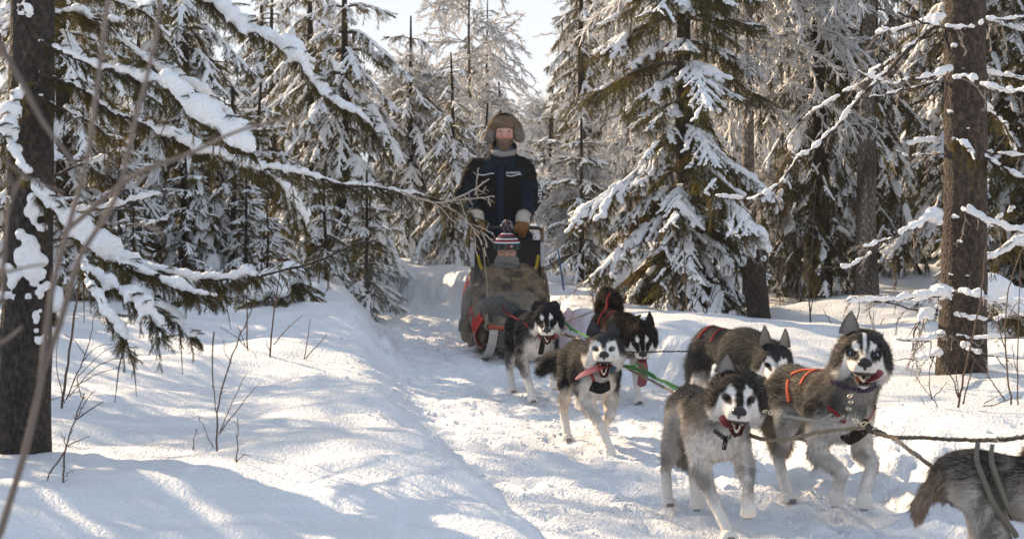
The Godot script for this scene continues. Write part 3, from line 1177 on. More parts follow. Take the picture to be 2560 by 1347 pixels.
const LEFT_BOUGHS := [
	[[Vector3(-1.681, 2.560, -8.90), Vector3(-1.528, 2.492, -8.82), Vector3(-1.482, 2.431, -8.79), Vector3(-1.378, 2.366, -8.71), Vector3(-1.311, 2.302, -8.68), Vector3(-1.188, 2.244, -8.62), Vector3(-1.030, 2.160, -8.51), Vector3(-0.985, 2.091, -8.44), Vector3(-0.903, 1.979, -8.47), Vector3(-0.798, 1.910, -8.35), Vector3(-0.700, 1.853, -8.29), Vector3(-0.637, 1.779, -8.31), Vector3(-0.583, 1.677, -8.20)], [0.036, 0.039, 0.039, 0.043, 0.042, 0.046, 0.049, 0.028, 0.032, 0.032, 0.028, 0.000, 0.000], 1, 0.0118],
	[[Vector3(-2.150, 2.188, -8.20), Vector3(-1.991, 2.121, -8.15), Vector3(-1.874, 2.066, -8.13), Vector3(-1.753, 2.047, -8.05), Vector3(-1.656, 2.015, -8.01), Vector3(-1.518, 1.993, -7.92), Vector3(-1.451, 1.940, -7.91), Vector3(-1.402, 1.878, -7.89), Vector3(-1.300, 1.823, -7.80), Vector3(-1.192, 1.745, -7.77), Vector3(-1.104, 1.684, -7.70)], [0.011, 0.025, 0.025, 0.030, 0.036, 0.039, 0.039, 0.053, 0.073, 0.062, 0.024], 1, 0.0118],
	[[Vector3(-2.274, 2.376, -8.60), Vector3(-2.115, 2.361, -8.65), Vector3(-1.947, 2.277, -8.62), Vector3(-1.821, 2.174, -8.73), Vector3(-1.754, 2.116, -8.74), Vector3(-1.644, 2.064, -8.75), Vector3(-1.509, 1.981, -8.75), Vector3(-1.437, 1.898, -8.87), Vector3(-1.339, 1.827, -8.86), Vector3(-1.236, 1.769, -8.90)], [0.011, 0.012, 0.025, 0.027, 0.031, 0.039, 0.043, 0.032, 0.020, 0.012], 1, 0.0100],
	[[Vector3(-2.150, 2.042, -8.20), Vector3(-1.989, 1.988, -8.21), Vector3(-1.898, 1.924, -8.21), Vector3(-1.801, 1.859, -8.19), Vector3(-1.712, 1.823, -8.20), Vector3(-1.595, 1.780, -8.13), Vector3(-1.510, 1.753, -8.16), Vector3(-1.406, 1.693, -8.11), Vector3(-1.304, 1.659, -8.15), Vector3(-1.157, 1.617, -8.13), Vector3(-1.001, 1.605, -8.04), Vector3(-0.857, 1.566, -8.03), Vector3(-0.732, 1.538, -8.03), Vector3(-0.594, 1.524, -8.09), Vector3(-0.428, 1.495, -8.03), Vector3(-0.304, 1.462, -8.04), Vector3(-0.204, 1.433, -7.99), Vector3(-0.160, 1.366, -8.00)], [0.007, 0.015, 0.016, 0.015, 0.016, 0.033, 0.033, 0.032, 0.031, 0.029, 0.023, 0.020, 0.016, 0.014, 0.011, 0.005, 0.004, 0.000], 1, 0.0109],
	[[Vector3(-2.223, 1.559, -8.20), Vector3(-2.125, 1.481, -8.17), Vector3(-2.043, 1.415, -8.14), Vector3(-1.954, 1.335, -8.11), Vector3(-1.854, 1.258, -8.10), Vector3(-1.759, 1.198, -8.08), Vector3(-1.652, 1.171, -8.08), Vector3(-1.540, 1.147, -8.03), Vector3(-1.392, 1.120, -8.03), Vector3(-1.267, 1.122, -8.00), Vector3(-1.181, 1.143, -7.98), Vector3(-1.092, 1.139, -7.92), Vector3(-0.942, 1.183, -7.85), Vector3(-0.824, 1.220, -7.89), Vector3(-0.700, 1.274, -7.87), Vector3(-0.581, 1.307, -7.80)], [0.026, 0.040, 0.043, 0.054, 0.065, 0.047, 0.023, 0.025, 0.025, 0.023, 0.030, 0.012, 0.000, 0.000, 0.000, 0.000], 1, 0.0118],
	[[Vector3(-1.738, 1.211, -7.90), Vector3(-1.617, 1.154, -7.91), Vector3(-1.504, 1.119, -7.84), Vector3(-1.413, 1.082, -7.82), Vector3(-1.324, 1.071, -7.74), Vector3(-1.243, 1.058, -7.77), Vector3(-1.129, 1.068, -7.70)], [0.021, 0.028, 0.030, 0.031, 0.022, 0.000, 0.000], 1, 0.0064],
	[[Vector3(-1.905, 1.229, -7.90), Vector3(-1.786, 1.128, -7.83), Vector3(-1.647, 1.077, -7.72), Vector3(-1.557, 1.029, -7.62), Vector3(-1.494, 0.949, -7.62), Vector3(-1.470, 0.900, -7.50)], [0.018, 0.035, 0.041, 0.041, 0.027, 0.000], 1, 0.0064],
	[[Vector3(-1.720, 1.194, -7.90), Vector3(-1.656, 1.095, -7.93), Vector3(-1.557, 1.018, -7.82), Vector3(-1.497, 0.973, -7.87), Vector3(-1.411, 0.909, -7.81), Vector3(-1.352, 0.870, -7.80)], [0.014, 0.028, 0.033, 0.035, 0.028, 0.000], 1, 0.0064],
	[[Vector3(-1.863, 1.217, -7.80), Vector3(-1.815, 1.131, -7.69), Vector3(-1.727, 1.017, -7.62), Vector3(-1.652, 0.930, -7.59), Vector3(-1.617, 0.882, -7.52), Vector3(-1.575, 0.841, -7.40)], [0.007, 0.017, 0.034, 0.027, 0.000, 0.000], 1, 0.0064],
	[[Vector3(-2.221, 2.303, -8.40), Vector3(-2.140, 2.337, -8.40), Vector3(-2.043, 2.350, -8.51), Vector3(-1.977, 2.315, -8.50), Vector3(-1.884, 2.307, -8.60)], [0.015, 0.024, 0.025, 0.023, 0.025], 1, 0.0082],
	[[Vector3(-2.210, 1.556, -8.50), Vector3(-2.071, 1.621, -8.59), Vector3(-1.972, 1.654, -8.62), Vector3(-1.885, 1.698, -8.70)], [0.000, 0.015, 0.017, 0.015], 0, 0.0082],
	[[Vector3(-2.248, 1.348, -8.50), Vector3(-2.112, 1.397, -8.64), Vector3(-2.002, 1.417, -8.75), Vector3(-1.897, 1.435, -8.80), Vector3(-1.850, 1.455, -8.95), Vector3(-1.760, 1.480, -9.00)], [0.008, 0.019, 0.025, 0.025, 0.026, 0.012], 0, 0.0091],
	[[Vector3(-2.217, 1.268, -8.60), Vector3(-1.998, 1.291, -8.73), Vector3(-1.880, 1.327, -8.86), Vector3(-1.832, 1.332, -9.06), Vector3(-1.768, 1.343, -9.20)], [0.000, 0.000, 0.014, 0.018, 0.014], 0, 0.0073],
	[[Vector3(-2.196, 1.983, -8.10), Vector3(-2.202, 1.879, -7.93), Vector3(-2.193, 1.772, -7.82), Vector3(-2.126, 1.667, -7.72), Vector3(-2.044, 1.582, -7.60)], [0.018, 0.042, 0.045, 0.041, 0.024], 1, 0.0082],
	[[Vector3(-2.124, 1.938, -8.10), Vector3(-2.044, 1.878, -8.21), Vector3(-1.956, 1.834, -8.27), Vector3(-1.890, 1.771, -8.35), Vector3(-1.851, 1.754, -8.50)], [0.007, 0.016, 0.017, 0.015, 0.011], 1, 0.0073],
	[[Vector3(-2.354, 2.481, -8.90), Vector3(-2.113, 2.475, -9.06), Vector3(-1.926, 2.430, -9.12), Vector3(-1.851, 2.353, -9.31), Vector3(-1.779, 2.236, -9.42), Vector3(-1.752, 2.093, -9.50)], [0.012, 0.016, 0.020, 0.021, 0.017, 0.000], 1, 0.0091],
	[[Vector3(-1.237, 1.615, -8.70), Vector3(-1.162, 1.548, -8.86), Vector3(-1.126, 1.469, -9.05), Vector3(-1.097, 1.363, -9.23), Vector3(-1.086, 1.284, -9.40)], [0.012, 0.028, 0.040, 0.045, 0.017], 1, 0.0064],
]
const RIGHT_LIMBS := [
	[[Vector3(2.711, 2.549, -11.40), Vector3(2.685, 2.544, -11.49), Vector3(2.589, 2.516, -11.57), Vector3(2.477, 2.486, -11.65), Vector3(2.417, 2.484, -11.73), Vector3(2.360, 2.437, -11.80)], [0.035, 0.028, 0.021, 0.021, 0.021, 0.010], 0, 0.0113],
	[[Vector3(2.385, 2.563, -11.10), Vector3(2.487, 2.522, -11.12), Vector3(2.594, 2.477, -11.04), Vector3(2.749, 2.457, -11.01), Vector3(2.840, 2.465, -11.01), Vector3(2.893, 2.500, -10.93), Vector3(2.991, 2.506, -10.91), Vector3(3.149, 2.515, -10.90)], [0.015, 0.000, 0.022, 0.022, 0.022, 0.024, 0.017, 0.010], 0, 0.0075],
	[[Vector3(2.964, 2.565, -11.60), Vector3(3.122, 2.515, -11.51), Vector3(3.224, 2.469, -11.34), Vector3(3.335, 2.422, -11.20)], [0.021, 0.031, 0.033, 0.025], 1, 0.0113],
	[[Vector3(2.722, 2.519, -11.50), Vector3(2.702, 2.493, -11.57), Vector3(2.576, 2.389, -11.58), Vector3(2.485, 2.273, -11.68), Vector3(2.405, 2.181, -11.77), Vector3(2.302, 2.084, -11.77), Vector3(2.239, 1.975, -11.90), Vector3(2.100, 1.817, -11.96), Vector3(1.968, 1.698, -11.97), Vector3(1.916, 1.658, -12.09), Vector3(1.843, 1.531, -12.14), Vector3(1.793, 1.460, -12.23), Vector3(1.691, 1.402, -12.26), Vector3(1.612, 1.373, -12.36), Vector3(1.397, 1.399, -12.40)], [0.015, 0.018, 0.018, 0.021, 0.021, 0.021, 0.021, 0.024, 0.024, 0.019, 0.016, 0.022, 0.025, 0.025, 0.017], 0, 0.0138],
	[[Vector3(2.732, 2.475, -11.60), Vector3(2.577, 2.381, -11.75), Vector3(2.465, 2.287, -11.80), Vector3(2.405, 2.241, -11.93), Vector3(2.380, 2.178, -12.12), Vector3(2.255, 2.103, -12.27), Vector3(2.136, 2.022, -12.33), Vector3(2.042, 1.955, -12.47), Vector3(1.924, 1.779, -12.60)], [0.010, 0.013, 0.016, 0.021, 0.016, 0.022, 0.019, 0.017, 0.020], 0, 0.0100],
	[[Vector3(2.774, 2.217, -11.40), Vector3(2.715, 2.199, -11.34), Vector3(2.642, 2.175, -11.25), Vector3(2.461, 2.147, -11.19), Vector3(2.356, 2.119, -11.11), Vector3(2.228, 2.149, -11.05), Vector3(2.088, 2.202, -11.00)], [0.038, 0.033, 0.022, 0.022, 0.015, 0.020, 0.007], 0, 0.0100],
	[[Vector3(2.734, 2.156, -11.50), Vector3(2.684, 2.141, -11.46), Vector3(2.463, 2.087, -11.38), Vector3(2.328, 2.053, -11.34), Vector3(2.185, 2.039, -11.30)], [0.013, 0.013, 0.015, 0.013, 0.008], 0, 0.0075],
	[[Vector3(2.765, 2.155, -11.20), Vector3(2.821, 2.157, -11.13), Vector3(2.899, 2.095, -10.95), Vector3(3.008, 2.062, -10.91), Vector3(3.120, 2.065, -10.80)], [0.022, 0.027, 0.027, 0.027, 0.026], 0, 0.0113],
	[[Vector3(2.964, 2.222, -11.60), Vector3(3.180, 2.196, -11.69), Vector3(3.332, 2.171, -11.71), Vector3(3.461, 2.161, -11.80)], [0.026, 0.029, 0.026, 0.026], 1, 0.0126],
	[[Vector3(2.748, 1.774, -11.20), Vector3(2.783, 1.758, -11.07), Vector3(2.812, 1.699, -11.03), Vector3(2.812, 1.626, -10.90)], [0.017, 0.025, 0.027, 0.012], 1, 0.0088],
	[[Vector3(2.952, 1.717, -11.60), Vector3(3.104, 1.691, -11.57), Vector3(3.291, 1.683, -11.57), Vector3(3.403, 1.676, -11.60)], [0.018, 0.018, 0.013, 0.013], 0, 0.0088],
	[[Vector3(2.939, 1.706, -11.50), Vector3(2.997, 1.675, -11.42), Vector3(3.093, 1.607, -11.37), Vector3(3.196, 1.540, -11.24), Vector3(3.285, 1.501, -11.20)], [0.020, 0.020, 0.023, 0.022, 0.022], 1, 0.0100],
	[[Vector3(2.758, 1.779, -11.60), Vector3(2.705, 1.774, -11.58), Vector3(2.610, 1.763, -11.58), Vector3(2.544, 1.751, -11.60)], [0.026, 0.026, 0.026, 0.015], 0, 0.0100],
	[[Vector3(2.734, 1.696, -11.50), Vector3(2.733, 1.691, -11.63), Vector3(2.601, 1.676, -11.69), Vector3(2.483, 1.718, -11.80)], [0.010, 0.010, 0.010, 0.008], 0, 0.0063],
	[[Vector3(2.698, 1.290, -11.40), Vector3(2.630, 1.272, -11.34), Vector3(2.499, 1.233, -11.17), Vector3(2.340, 1.165, -11.08), Vector3(2.154, 1.110, -11.00)], [0.056, 0.040, 0.022, 0.022, 0.020], 0, 0.0126],
	[[Vector3(2.343, 1.157, -11.10), Vector3(2.302, 1.125, -11.09), Vector3(2.181, 1.054, -11.09), Vector3(2.086, 1.008, -11.02), Vector3(1.943, 0.975, -11.00)], [0.015, 0.017, 0.017, 0.017, 0.010], 0, 0.0088],
	[[Vector3(2.838, 1.336, -11.30), Vector3(2.862, 1.322, -11.20), Vector3(2.961, 1.265, -11.11), Vector3(3.151, 1.207, -11.08), Vector3(3.227, 1.186, -11.00)], [0.020, 0.032, 0.035, 0.037, 0.034], 0, 0.0126],
	[[Vector3(2.699, 0.806, -11.30), Vector3(2.657, 0.809, -11.19), Vector3(2.502, 0.790, -11.18), Vector3(2.286, 0.781, -11.11), Vector3(2.053, 0.785, -11.00)], [0.065, 0.055, 0.030, 0.027, 0.022], 0, 0.0126],
	[[Vector3(2.750, 0.824, -11.20), Vector3(2.829, 0.819, -11.07), Vector3(2.954, 0.791, -10.98), Vector3(3.149, 0.785, -10.90)], [0.020, 0.034, 0.032, 0.029], 0, 0.0126],
	[[Vector3(2.760, 0.682, -11.20), Vector3(2.883, 0.655, -11.16), Vector3(3.031, 0.672, -11.08), Vector3(3.178, 0.699, -11.00)], [0.020, 0.027, 0.025, 0.022], 0, 0.0113],
	[[Vector3(2.644, 0.621, -11.10), Vector3(2.778, 0.563, -11.06), Vector3(2.869, 0.565, -10.95), Vector3(3.149, 0.570, -10.90)], [0.000, 0.017, 0.017, 0.012], 0, 0.0088],
	[[Vector3(2.697, 0.545, -11.30), Vector3(2.639, 0.549, -11.16), Vector3(2.531, 0.537, -11.08), Vector3(2.352, 0.555, -11.00)], [0.035, 0.030, 0.025, 0.020], 0, 0.0113],
	[[Vector3(2.687, 0.435, -11.30), Vector3(2.643, 0.426, -11.26), Vector3(2.556, 0.414, -11.14), Vector3(2.469, 0.409, -11.10)], [0.035, 0.030, 0.022, 0.020], 0, 0.0113],
	[[Vector3(2.838, 0.475, -11.30), Vector3(2.863, 0.467, -11.18), Vector3(2.985, 0.440, -11.09), Vector3(3.178, 0.435, -11.00)], [0.030, 0.027, 0.027, 0.024], 0, 0.0100],
	[[Vector3(2.624, 0.683, -11.30), Vector3(2.547, 0.668, -11.19), Vector3(2.482, 0.583, -11.09), Vector3(2.447, 0.482, -11.00)], [0.045, 0.025, 0.000, 0.000], 0, 0.0100],
	[[Vector3(2.722, 0.666, -11.50), Vector3(2.569, 0.690, -11.68), Vector3(2.399, 0.743, -11.73), Vector3(2.301, 0.751, -11.90)], [0.000, 0.008, 0.010, 0.000], 0, 0.0075],
	[[Vector3(2.964, 1.160, -11.60), Vector3(3.107, 1.206, -11.75), Vector3(3.265, 1.262, -12.04), Vector3(3.416, 1.325, -12.20)], [0.021, 0.024, 0.024, 0.016], 1, 0.0100],
	[[Vector3(2.964, 1.006, -11.60), Vector3(3.165, 1.022, -11.77), Vector3(3.336, 1.094, -11.92), Vector3(3.493, 1.117, -12.00)], [0.026, 0.031, 0.037, 0.037], 1, 0.0100],
	[[Vector3(2.990, 2.037, -11.60), Vector3(3.207, 1.942, -11.93), Vector3(3.393, 1.842, -12.31), Vector3(3.542, 1.678, -12.60)], [0.036, 0.021, 0.022, 0.011], 1, 0.0088],
]
const TRUNK_SNOW := [
	[Vector3(-2.149, 1.523, -8.16), 0.025],
	[Vector3(-2.158, 1.451, -8.16), 0.036],
	[Vector3(-2.176, 1.387, -8.16), 0.044],
	[Vector3(-2.209, 1.315, -8.16), 0.040],
	[Vector3(-2.176, 1.251, -8.16), 0.047],
	[Vector3(-2.212, 1.197, -8.16), 0.054],
	[Vector3(-2.258, 1.124, -8.16), 0.040],
	[Vector3(-2.149, 1.124, -8.16), 0.036],
	[Vector3(-2.140, 1.052, -8.16), 0.027],
	[Vector3(-2.209, 1.043, -8.16), 0.018],
	[Vector3(-2.285, 1.033, -8.16), 0.025],
	[Vector3(-2.154, 0.943, -8.16), 0.022],
	[Vector3(-2.143, 0.852, -8.16), 0.024],
	[Vector3(-2.285, 1.469, -8.16), 0.015],
	[Vector3(-2.212, 2.357, -8.16), 0.025],
	[Vector3(-2.185, 2.321, -8.16), 0.022],
	[Vector3(-2.239, 2.339, -8.16), 0.018],
]
const KNOTS := [
	[Vector3(2.792, 2.366, -11.34), 0.023],
	[Vector3(2.762, 1.952, -11.34), 0.023],
	[Vector3(2.873, 1.847, -11.34), 0.013],
	[Vector3(2.792, 1.285, -11.34), 0.030],
	[Vector3(2.822, 1.133, -11.34), 0.023],
	[Vector3(2.767, 0.924, -11.34), 0.020],
	[Vector3(2.873, 0.919, -11.34), 0.013],
	[Vector3(2.684, 0.718, -11.34), 0.025],
	[Vector3(2.747, 2.217, -11.34), 0.010],
	[Vector3(2.840, 2.225, -11.34), 0.013],
]


# One limb of a near tree: wood, the snow on it, and what needles and twigs hang from it.
func limb(root: Node3D, e: Array, called: String, green: Bag, hang: Bag, bare: Bag) -> void:
	var o := root.position
	var ctrl := []
	for p: Vector3 in e[0]:
		ctrl.append(p - o)
	var pts := smoothpath(ctrl, 4)
	var n := pts.size()
	for i in range(1, n - 1):
		pts[i] += rv(0.006)
	var m := MB.new()
	m.tube(pts, radii(n, e[3], e[3] * 0.3), 7, Color(0.10, 0.078, 0.064), Color(0.14, 0.11, 0.09), 1.0, 0.12)
	# side twigs
	for i in range(2, n - 1, 2):
		if rng.randf() < 0.6:
			var d := (pts[i + 1] - pts[i - 1]).normalized()
			var p := pts[i]
			var dir := (d + rv(0.8) + Vector3.DOWN * 0.3).normalized()
			var l := rng.randf_range(0.05, 0.22)
			m.tube(PackedVector3Array([p, p + dir * l * 0.5 + rv(0.01), p + dir * l + Vector3.DOWN * l * 0.2]), PackedFloat32Array([0.004, 0.003, 0.0015]), 4, Color(0.09, 0.07, 0.058))
	var wood := part(called, m.mesh(), mats.bark, root)
	# snow
	var f := Field.new()
	var sn: Array = e[1]
	var any := false
	for i in n - 1:
		var u := float(i) / 4.0
		var k := mini(int(u), sn.size() - 2)
		var w: float = lerpf(sn[k], sn[k + 1], u - k)
		if w < 0.006 or (rng.randf() < 0.10 and w < 0.03):
			continue
		any = true
		w *= rng.randf_range(0.6, 1.2) * (0.75 if e[2] == 0 else 0.78)
		var d := pts[i + 1] - pts[i]
		var z := d.normalized()
		var x := Vector3.UP.cross(z)
		x = x.normalized() if x.length() > 0.1 else Vector3.RIGHT
		var y := z.cross(x)
		for q in 2:
			var p: Vector3 = pts[i].lerp(pts[i + 1], q * 0.5) + Vector3.UP * (e[3] * 0.4 + w * 0.45)
			f.ell(p + rv(w * 0.2), Vector3(w * rng.randf_range(0.9, 1.35), w * rng.randf_range(0.7, 1.0), maxf(d.length() * 0.45, w * 0.8)), w * 0.6, Basis(x, y, z))
		if w > 0.03 and rng.randf() < 0.5:   # snow spilling onto side twigs
			var s := (1.0 if rng.randf() < 0.5 else -1.0)
			f.cap(pts[i] + Vector3.UP * w * 0.2, pts[i] + x * s * w * 1.8 + z * w + Vector3.DOWN * w * 0.5, w * 0.5, w * 0.3, w * 0.5)
	if any:
		var sm_ := f.net(0.011, Color.WHITE)
		for i in sm_.v.size():
			sm_.v[i] += sm_.n[i] * (noise.get_noise_3dv(sm_.v[i] * 9.0) * 0.012 + noise.get_noise_3dv(sm_.v[i] * 34.0) * 0.009)
		sm_.smooth()
		part("snow", sm_.mesh(), mats.snow, wood).set_meta("kind", "stuff")
	# needles below
	for i in range(1, n - 1):
		var u := float(i) / 4.0
		var k := mini(int(u), sn.size() - 2)
		var w: float = lerpf(sn[k], sn[k + 1], u - k)
		var d := (pts[i + 1] - pts[i - 1]).normalized()
		var x := Vector3.UP.cross(d).normalized()
		if e[2] == 1:
			for q in 3:
				var s := 1.0 if rng.randf() < 0.5 else -1.0
				var l := rng.randf_range(0.04, 0.09) + w * 0.55
				var dir := (d * rng.randf_range(0.2, 1.0) + x * s * rng.randf_range(0.2, 1.0) + Vector3.DOWN * rng.randf_range(0.2, 1.1)).normalized()
				var tone := rng.randf_range(0.45, 0.9)
				green.put(rng.randi() % sprays.size(), facing(pts[i], dir, Vector3.UP + rv(0.3), l), Color(tone * 1.15, tone, tone * 0.9))
			if rng.randf() < 0.4:   # sprigs that poke up through the snow
				green.put(rng.randi() % sprays.size(), facing(pts[i] + Vector3.UP * w * 0.9, (d * 0.6 + x * rng.randf_range(-1.0, 1.0) + Vector3.UP * 0.45).normalized(), Vector3.UP + rv(0.3), rng.randf_range(0.05, 0.09) + w * 0.5), Color(0.6, 0.55, 0.5))
			if rng.randf() < 0.5:
				hang.put(rng.randi() % tassels.size(), Transform3D(Basis(Vector3.UP, rng.randf() * TAU).scaled(Vector3.ONE * rng.randf_range(0.06, 0.17)), pts[i] + rv(0.02)), Color(0.9, 0.75, 0.6) if rng.randf() < 0.4 else Color(0.7, 0.65, 0.6))
		elif rng.randf() < 0.22:
			var dir := (d + rv(0.9) + Vector3.DOWN * 0.6).normalized()
			bare.put(rng.randi() % frosts.size(), facing(pts[i], dir, Vector3.UP, rng.randf_range(0.08, 0.2)), Color(0.40, 0.34, 0.29))


func snow_blob(list: Array, cell := 0.012, squash := 1.0) -> MB:   # [centre, size] pairs
	var f := Field.new()
	for e: Array in list:
		var r: float = e[1]
		f.ell(e[0], Vector3(r, r * squash, r) * Vector3(rng.randf_range(0.85, 1.2), 1.0, rng.randf_range(0.85, 1.2)), r * 0.7)
	var m := f.net(cell, Color.WHITE)
	for i in m.v.size():
		m.v[i] += m.n[i] * (noise.get_noise_3dv(m.v[i] * 8.0) * 0.012 + noise.get_noise_3dv(m.v[i] * 28.0) * 0.005)
	m.smooth()
	return m


var left_spruce: Node3D

func near_trees() -> void:
	rng.seed = 31
	# ---- big spruce at the left edge
	var at := seat(-2.27, -8.3)
	var root := thing("spruce_tree", "tall dark spruce trunk at the left edge with long snow-loaded boughs", "tree", at)
	var bark := Color(0.082, 0.072, 0.066)
	left_spruce = root
	part("trunk", trunk_mesh(6.5, 0.115, 0.07, Vector3(0.12, 0, 0), bark, Color(0.095, 0.075, 0.062), 60, 26, 1.35).mesh(), mats.bark, root)
	var green := Bag.new()
	var hang := Bag.new()
	var bare := Bag.new()
	for e: Array in LEFT_BOUGHS:
		limb(root, e, "bough", green, hang, bare)
	spill(green, "foliage", sprays, mats.needles, root)
	spill(hang, "hanging_foliage", tassels, mats.needles, root)
	spill(bare, "twigs", frosts, mats.wood, root)
	var stuck := []
	for q: Array in TRUNK_SNOW:
		for k in 7:
			var r: float = q[1]
			stuck.append([q[0] - at + Vector3(rng.randf_range(-0.9, 0.9) * r, rng.randf_range(-1.2, 1.2) * r, rng.randf_range(-0.03, 0.0)), r * rng.randf_range(0.3, 0.62)])
	part("trunk_snow", snow_blob(stuck, 0.009, 1.1).mesh(), mats.snow, root).set_meta("kind", "stuff")
	# ---- big spruce trunk on the right
	at = seat(2.86, -11.5)
	root = thing("spruce_tree", "thick brown spruce trunk on the right with bare snow-lined limbs", "tree", at)
	bark = Color(0.115, 0.088, 0.072)
	part("trunk", trunk_mesh(6.5, 0.142, 0.11, Vector3(0.08, 0, 0), bark, Color(0.12, 0.09, 0.072), 60, 28, 1.3).mesh(), mats.bark, root)
	green = Bag.new()
	hang = Bag.new()
	bare = Bag.new()
	for e: Array in RIGHT_LIMBS:
		limb(root, e, "limb", green, hang, bare)
	spill(green, "foliage", sprays, mats.needles, root)
	spill(hang, "hanging_foliage", tassels, mats.needles, root)
	spill(bare, "twigs", frosts, mats.wood, root)
	for q: Array in KNOTS:
		var p: Vector3 = q[0] - at
		var r: float = q[1]
		var m := MB.new()
		m.tube(PackedVector3Array([p + Vector3(0, -0.01, -0.06), p + Vector3(rng.randf_range(-0.02, 0.02), -0.015, 0.035)]), PackedFloat32Array([r * 0.6, r * 0.4]), 7, Color(0.05, 0.04, 0.035))
		var stub := part("branch_stub", m.mesh(), mats.bark, root)
		part("snow", snow_blob([[p + Vector3(0, r * 0.3, 0.0), r * 0.7], [p + Vector3(r * 0.4, r * 0.2, 0.02), r * 0.5]], 0.008, 0.7).mesh(), mats.snow, stub).set_meta("kind", "stuff")
	# ---- broken stump with a tall hat of snow
	at = seat(2.20, -16.1)
	root = thing("broken_stump", "broken dark tree stump wearing a tall cap of snow", "stump", at)
	var tm := trunk_mesh(0.62, 0.10, 0.088, Vector3.ZERO, Color(0.075, 0.05, 0.04), Color(0.10, 0.075, 0.06), 10, 14, 1.2)
	part("trunk", tm.mesh(), mats.bark, root)
	part("snow_cap", snow_blob([[Vector3(0, 0.64, 0), 0.085], [Vector3(0.02, 0.71, 0), 0.080], [Vector3(-0.01, 0.77, 0), 0.065], [Vector3(0.075, 0.61, 0.03), 0.05], [Vector3(-0.08, 0.60, 0.04), 0.045], [Vector3(-0.05, 0.56, 0.08), 0.035], [Vector3(0.045, 0.53, 0.085), 0.03]], 0.015).mesh(), mats.snow, root)


# ---------------------------------------------------------------- dogs
# dog frame: +Z forward, +Y up, origin on the snow under the middle of the trunk

func joint(p: Vector3, q: Vector3, l1: float, l2: float, pole: Vector3) -> Vector3:
	var d := q - p
	var len_ := minf(d.length(), (l1 + l2) * 0.999)
	var u := d.normalized()
	var along := (l1 * l1 - l2 * l2 + len_ * len_) / (2.0 * len_)
	var out := sqrt(maxf(l1 * l1 - along * along, 0.0))
	return p + u * along + (pole - u * pole.dot(u)).normalized() * out


func sm(lo: float, hi: float, x: float) -> float:
	return smoothstep(lo, hi, x)


func nn_z(n: Vector3) -> float:
	return n.z


func spot(p: Vector2, c: Vector2, r: Vector2) -> float:   # 1 inside an ellipse, 0 outside
	var q := (p - c) / r
	return 1.0 - sm(0.75, 1.15, q.length())


func head_color(p: Vector3, s: Dictionary) -> Color:
	var ax := absf(p.x)
	var nz := noise.get_noise_3dv(p * 45.0) + 0.7 * noise.get_noise_3dv(p * 120.0)
	var dark: Color = s.dark
	var face: Color = s.face
	var cap: Color = s.get("cap", dark)
	var y := p.y + nz * 0.009
	# where the cap ends above the white face
	var peak: float = s.get("peak", 0.012)
	var line := lerpf(peak, 0.030, sm(0.004, 0.024, ax))
	line = lerpf(line, s.get("cap_side", 0.006), sm(0.032, 0.056, ax))
	line = lerpf(line, s.get("cap_out", -0.055), sm(0.054, 0.078, ax + maxf(-p.z, 0.0) * 0.55))
	line += s.get("cap_shift", 0.0)
	var t := sm(line - 0.012, line + 0.014, y)
	# stripe down the nose
	var sw: float = s.get("stripe", 0.007)
	if p.z > 0.02:
		var reach: float = s.get("stripe_to", 0.12)
		var st := (1.0 - sm(sw * 0.7, sw * 1.5, ax + nz * 0.003)) * (1.0 - sm(reach - 0.03, reach, p.z)) * sm(-0.04, -0.02, y)
		t = maxf(t, st * s.get("stripe_dark", 1.0))
	# mask round the eyes
	var mk: float = s.get("mask", 0.0)
	if mk > 0.0 and p.z > 0.0:
		t = maxf(t, spot(Vector2(ax, y), Vector2(0.038, 0.004), Vector2(0.013 + 0.013 * mk, 0.010 + 0.012 * mk)))
		t = maxf(t, spot(Vector2(ax, y), Vector2(0.052, 0.020), Vector2(0.018, 0.022)) * mk)
	# pale spots over the eyes
	var bs: Vector2 = s.get("brow", Vector2(0.012, 0.015))
	if p.z > 0.0:
		t *= 1.0 - spot(Vector2(ax, y), s.get("brow_at", Vector2(0.027, 0.030)), bs)
		if s.has("blaze"):
			t *= 1.0 - spot(Vector2(ax, y), Vector2(0, 0.045), Vector2(0.006, 0.045)) * s.blaze
		# dark lids
		t = maxf(t, spot(Vector2(ax, p.y), Vector2(0.038, 0.005), Vector2(0.017, 0.012)))
	# cheeks shade off into the ruff
	var back := sm(0.0, -0.06, p.z) * sm(-0.1, -0.02, y + nz * 0.03)
	var rim := (1.0 - sm(0.0, 0.5, absf(t - 0.5)))
	var col := face.lerp(cap.lerp(s.mid, 0.25 * sm(-0.3, 0.6, nz)), t)
	col = col.lerp(s.mid, rim * 0.25)
	col = col.lerp(s.mid, back * (1.0 - t) * 0.75)
	if p.z > 0.045 and y < -0.02:   # muzzle a little creamier
		col = col.lerp(face * Color(0.93, 0.88, 0.82), 0.6)
	return col * (1.0 + 0.22 * noise.get_noise_3dv(p * 70.0))


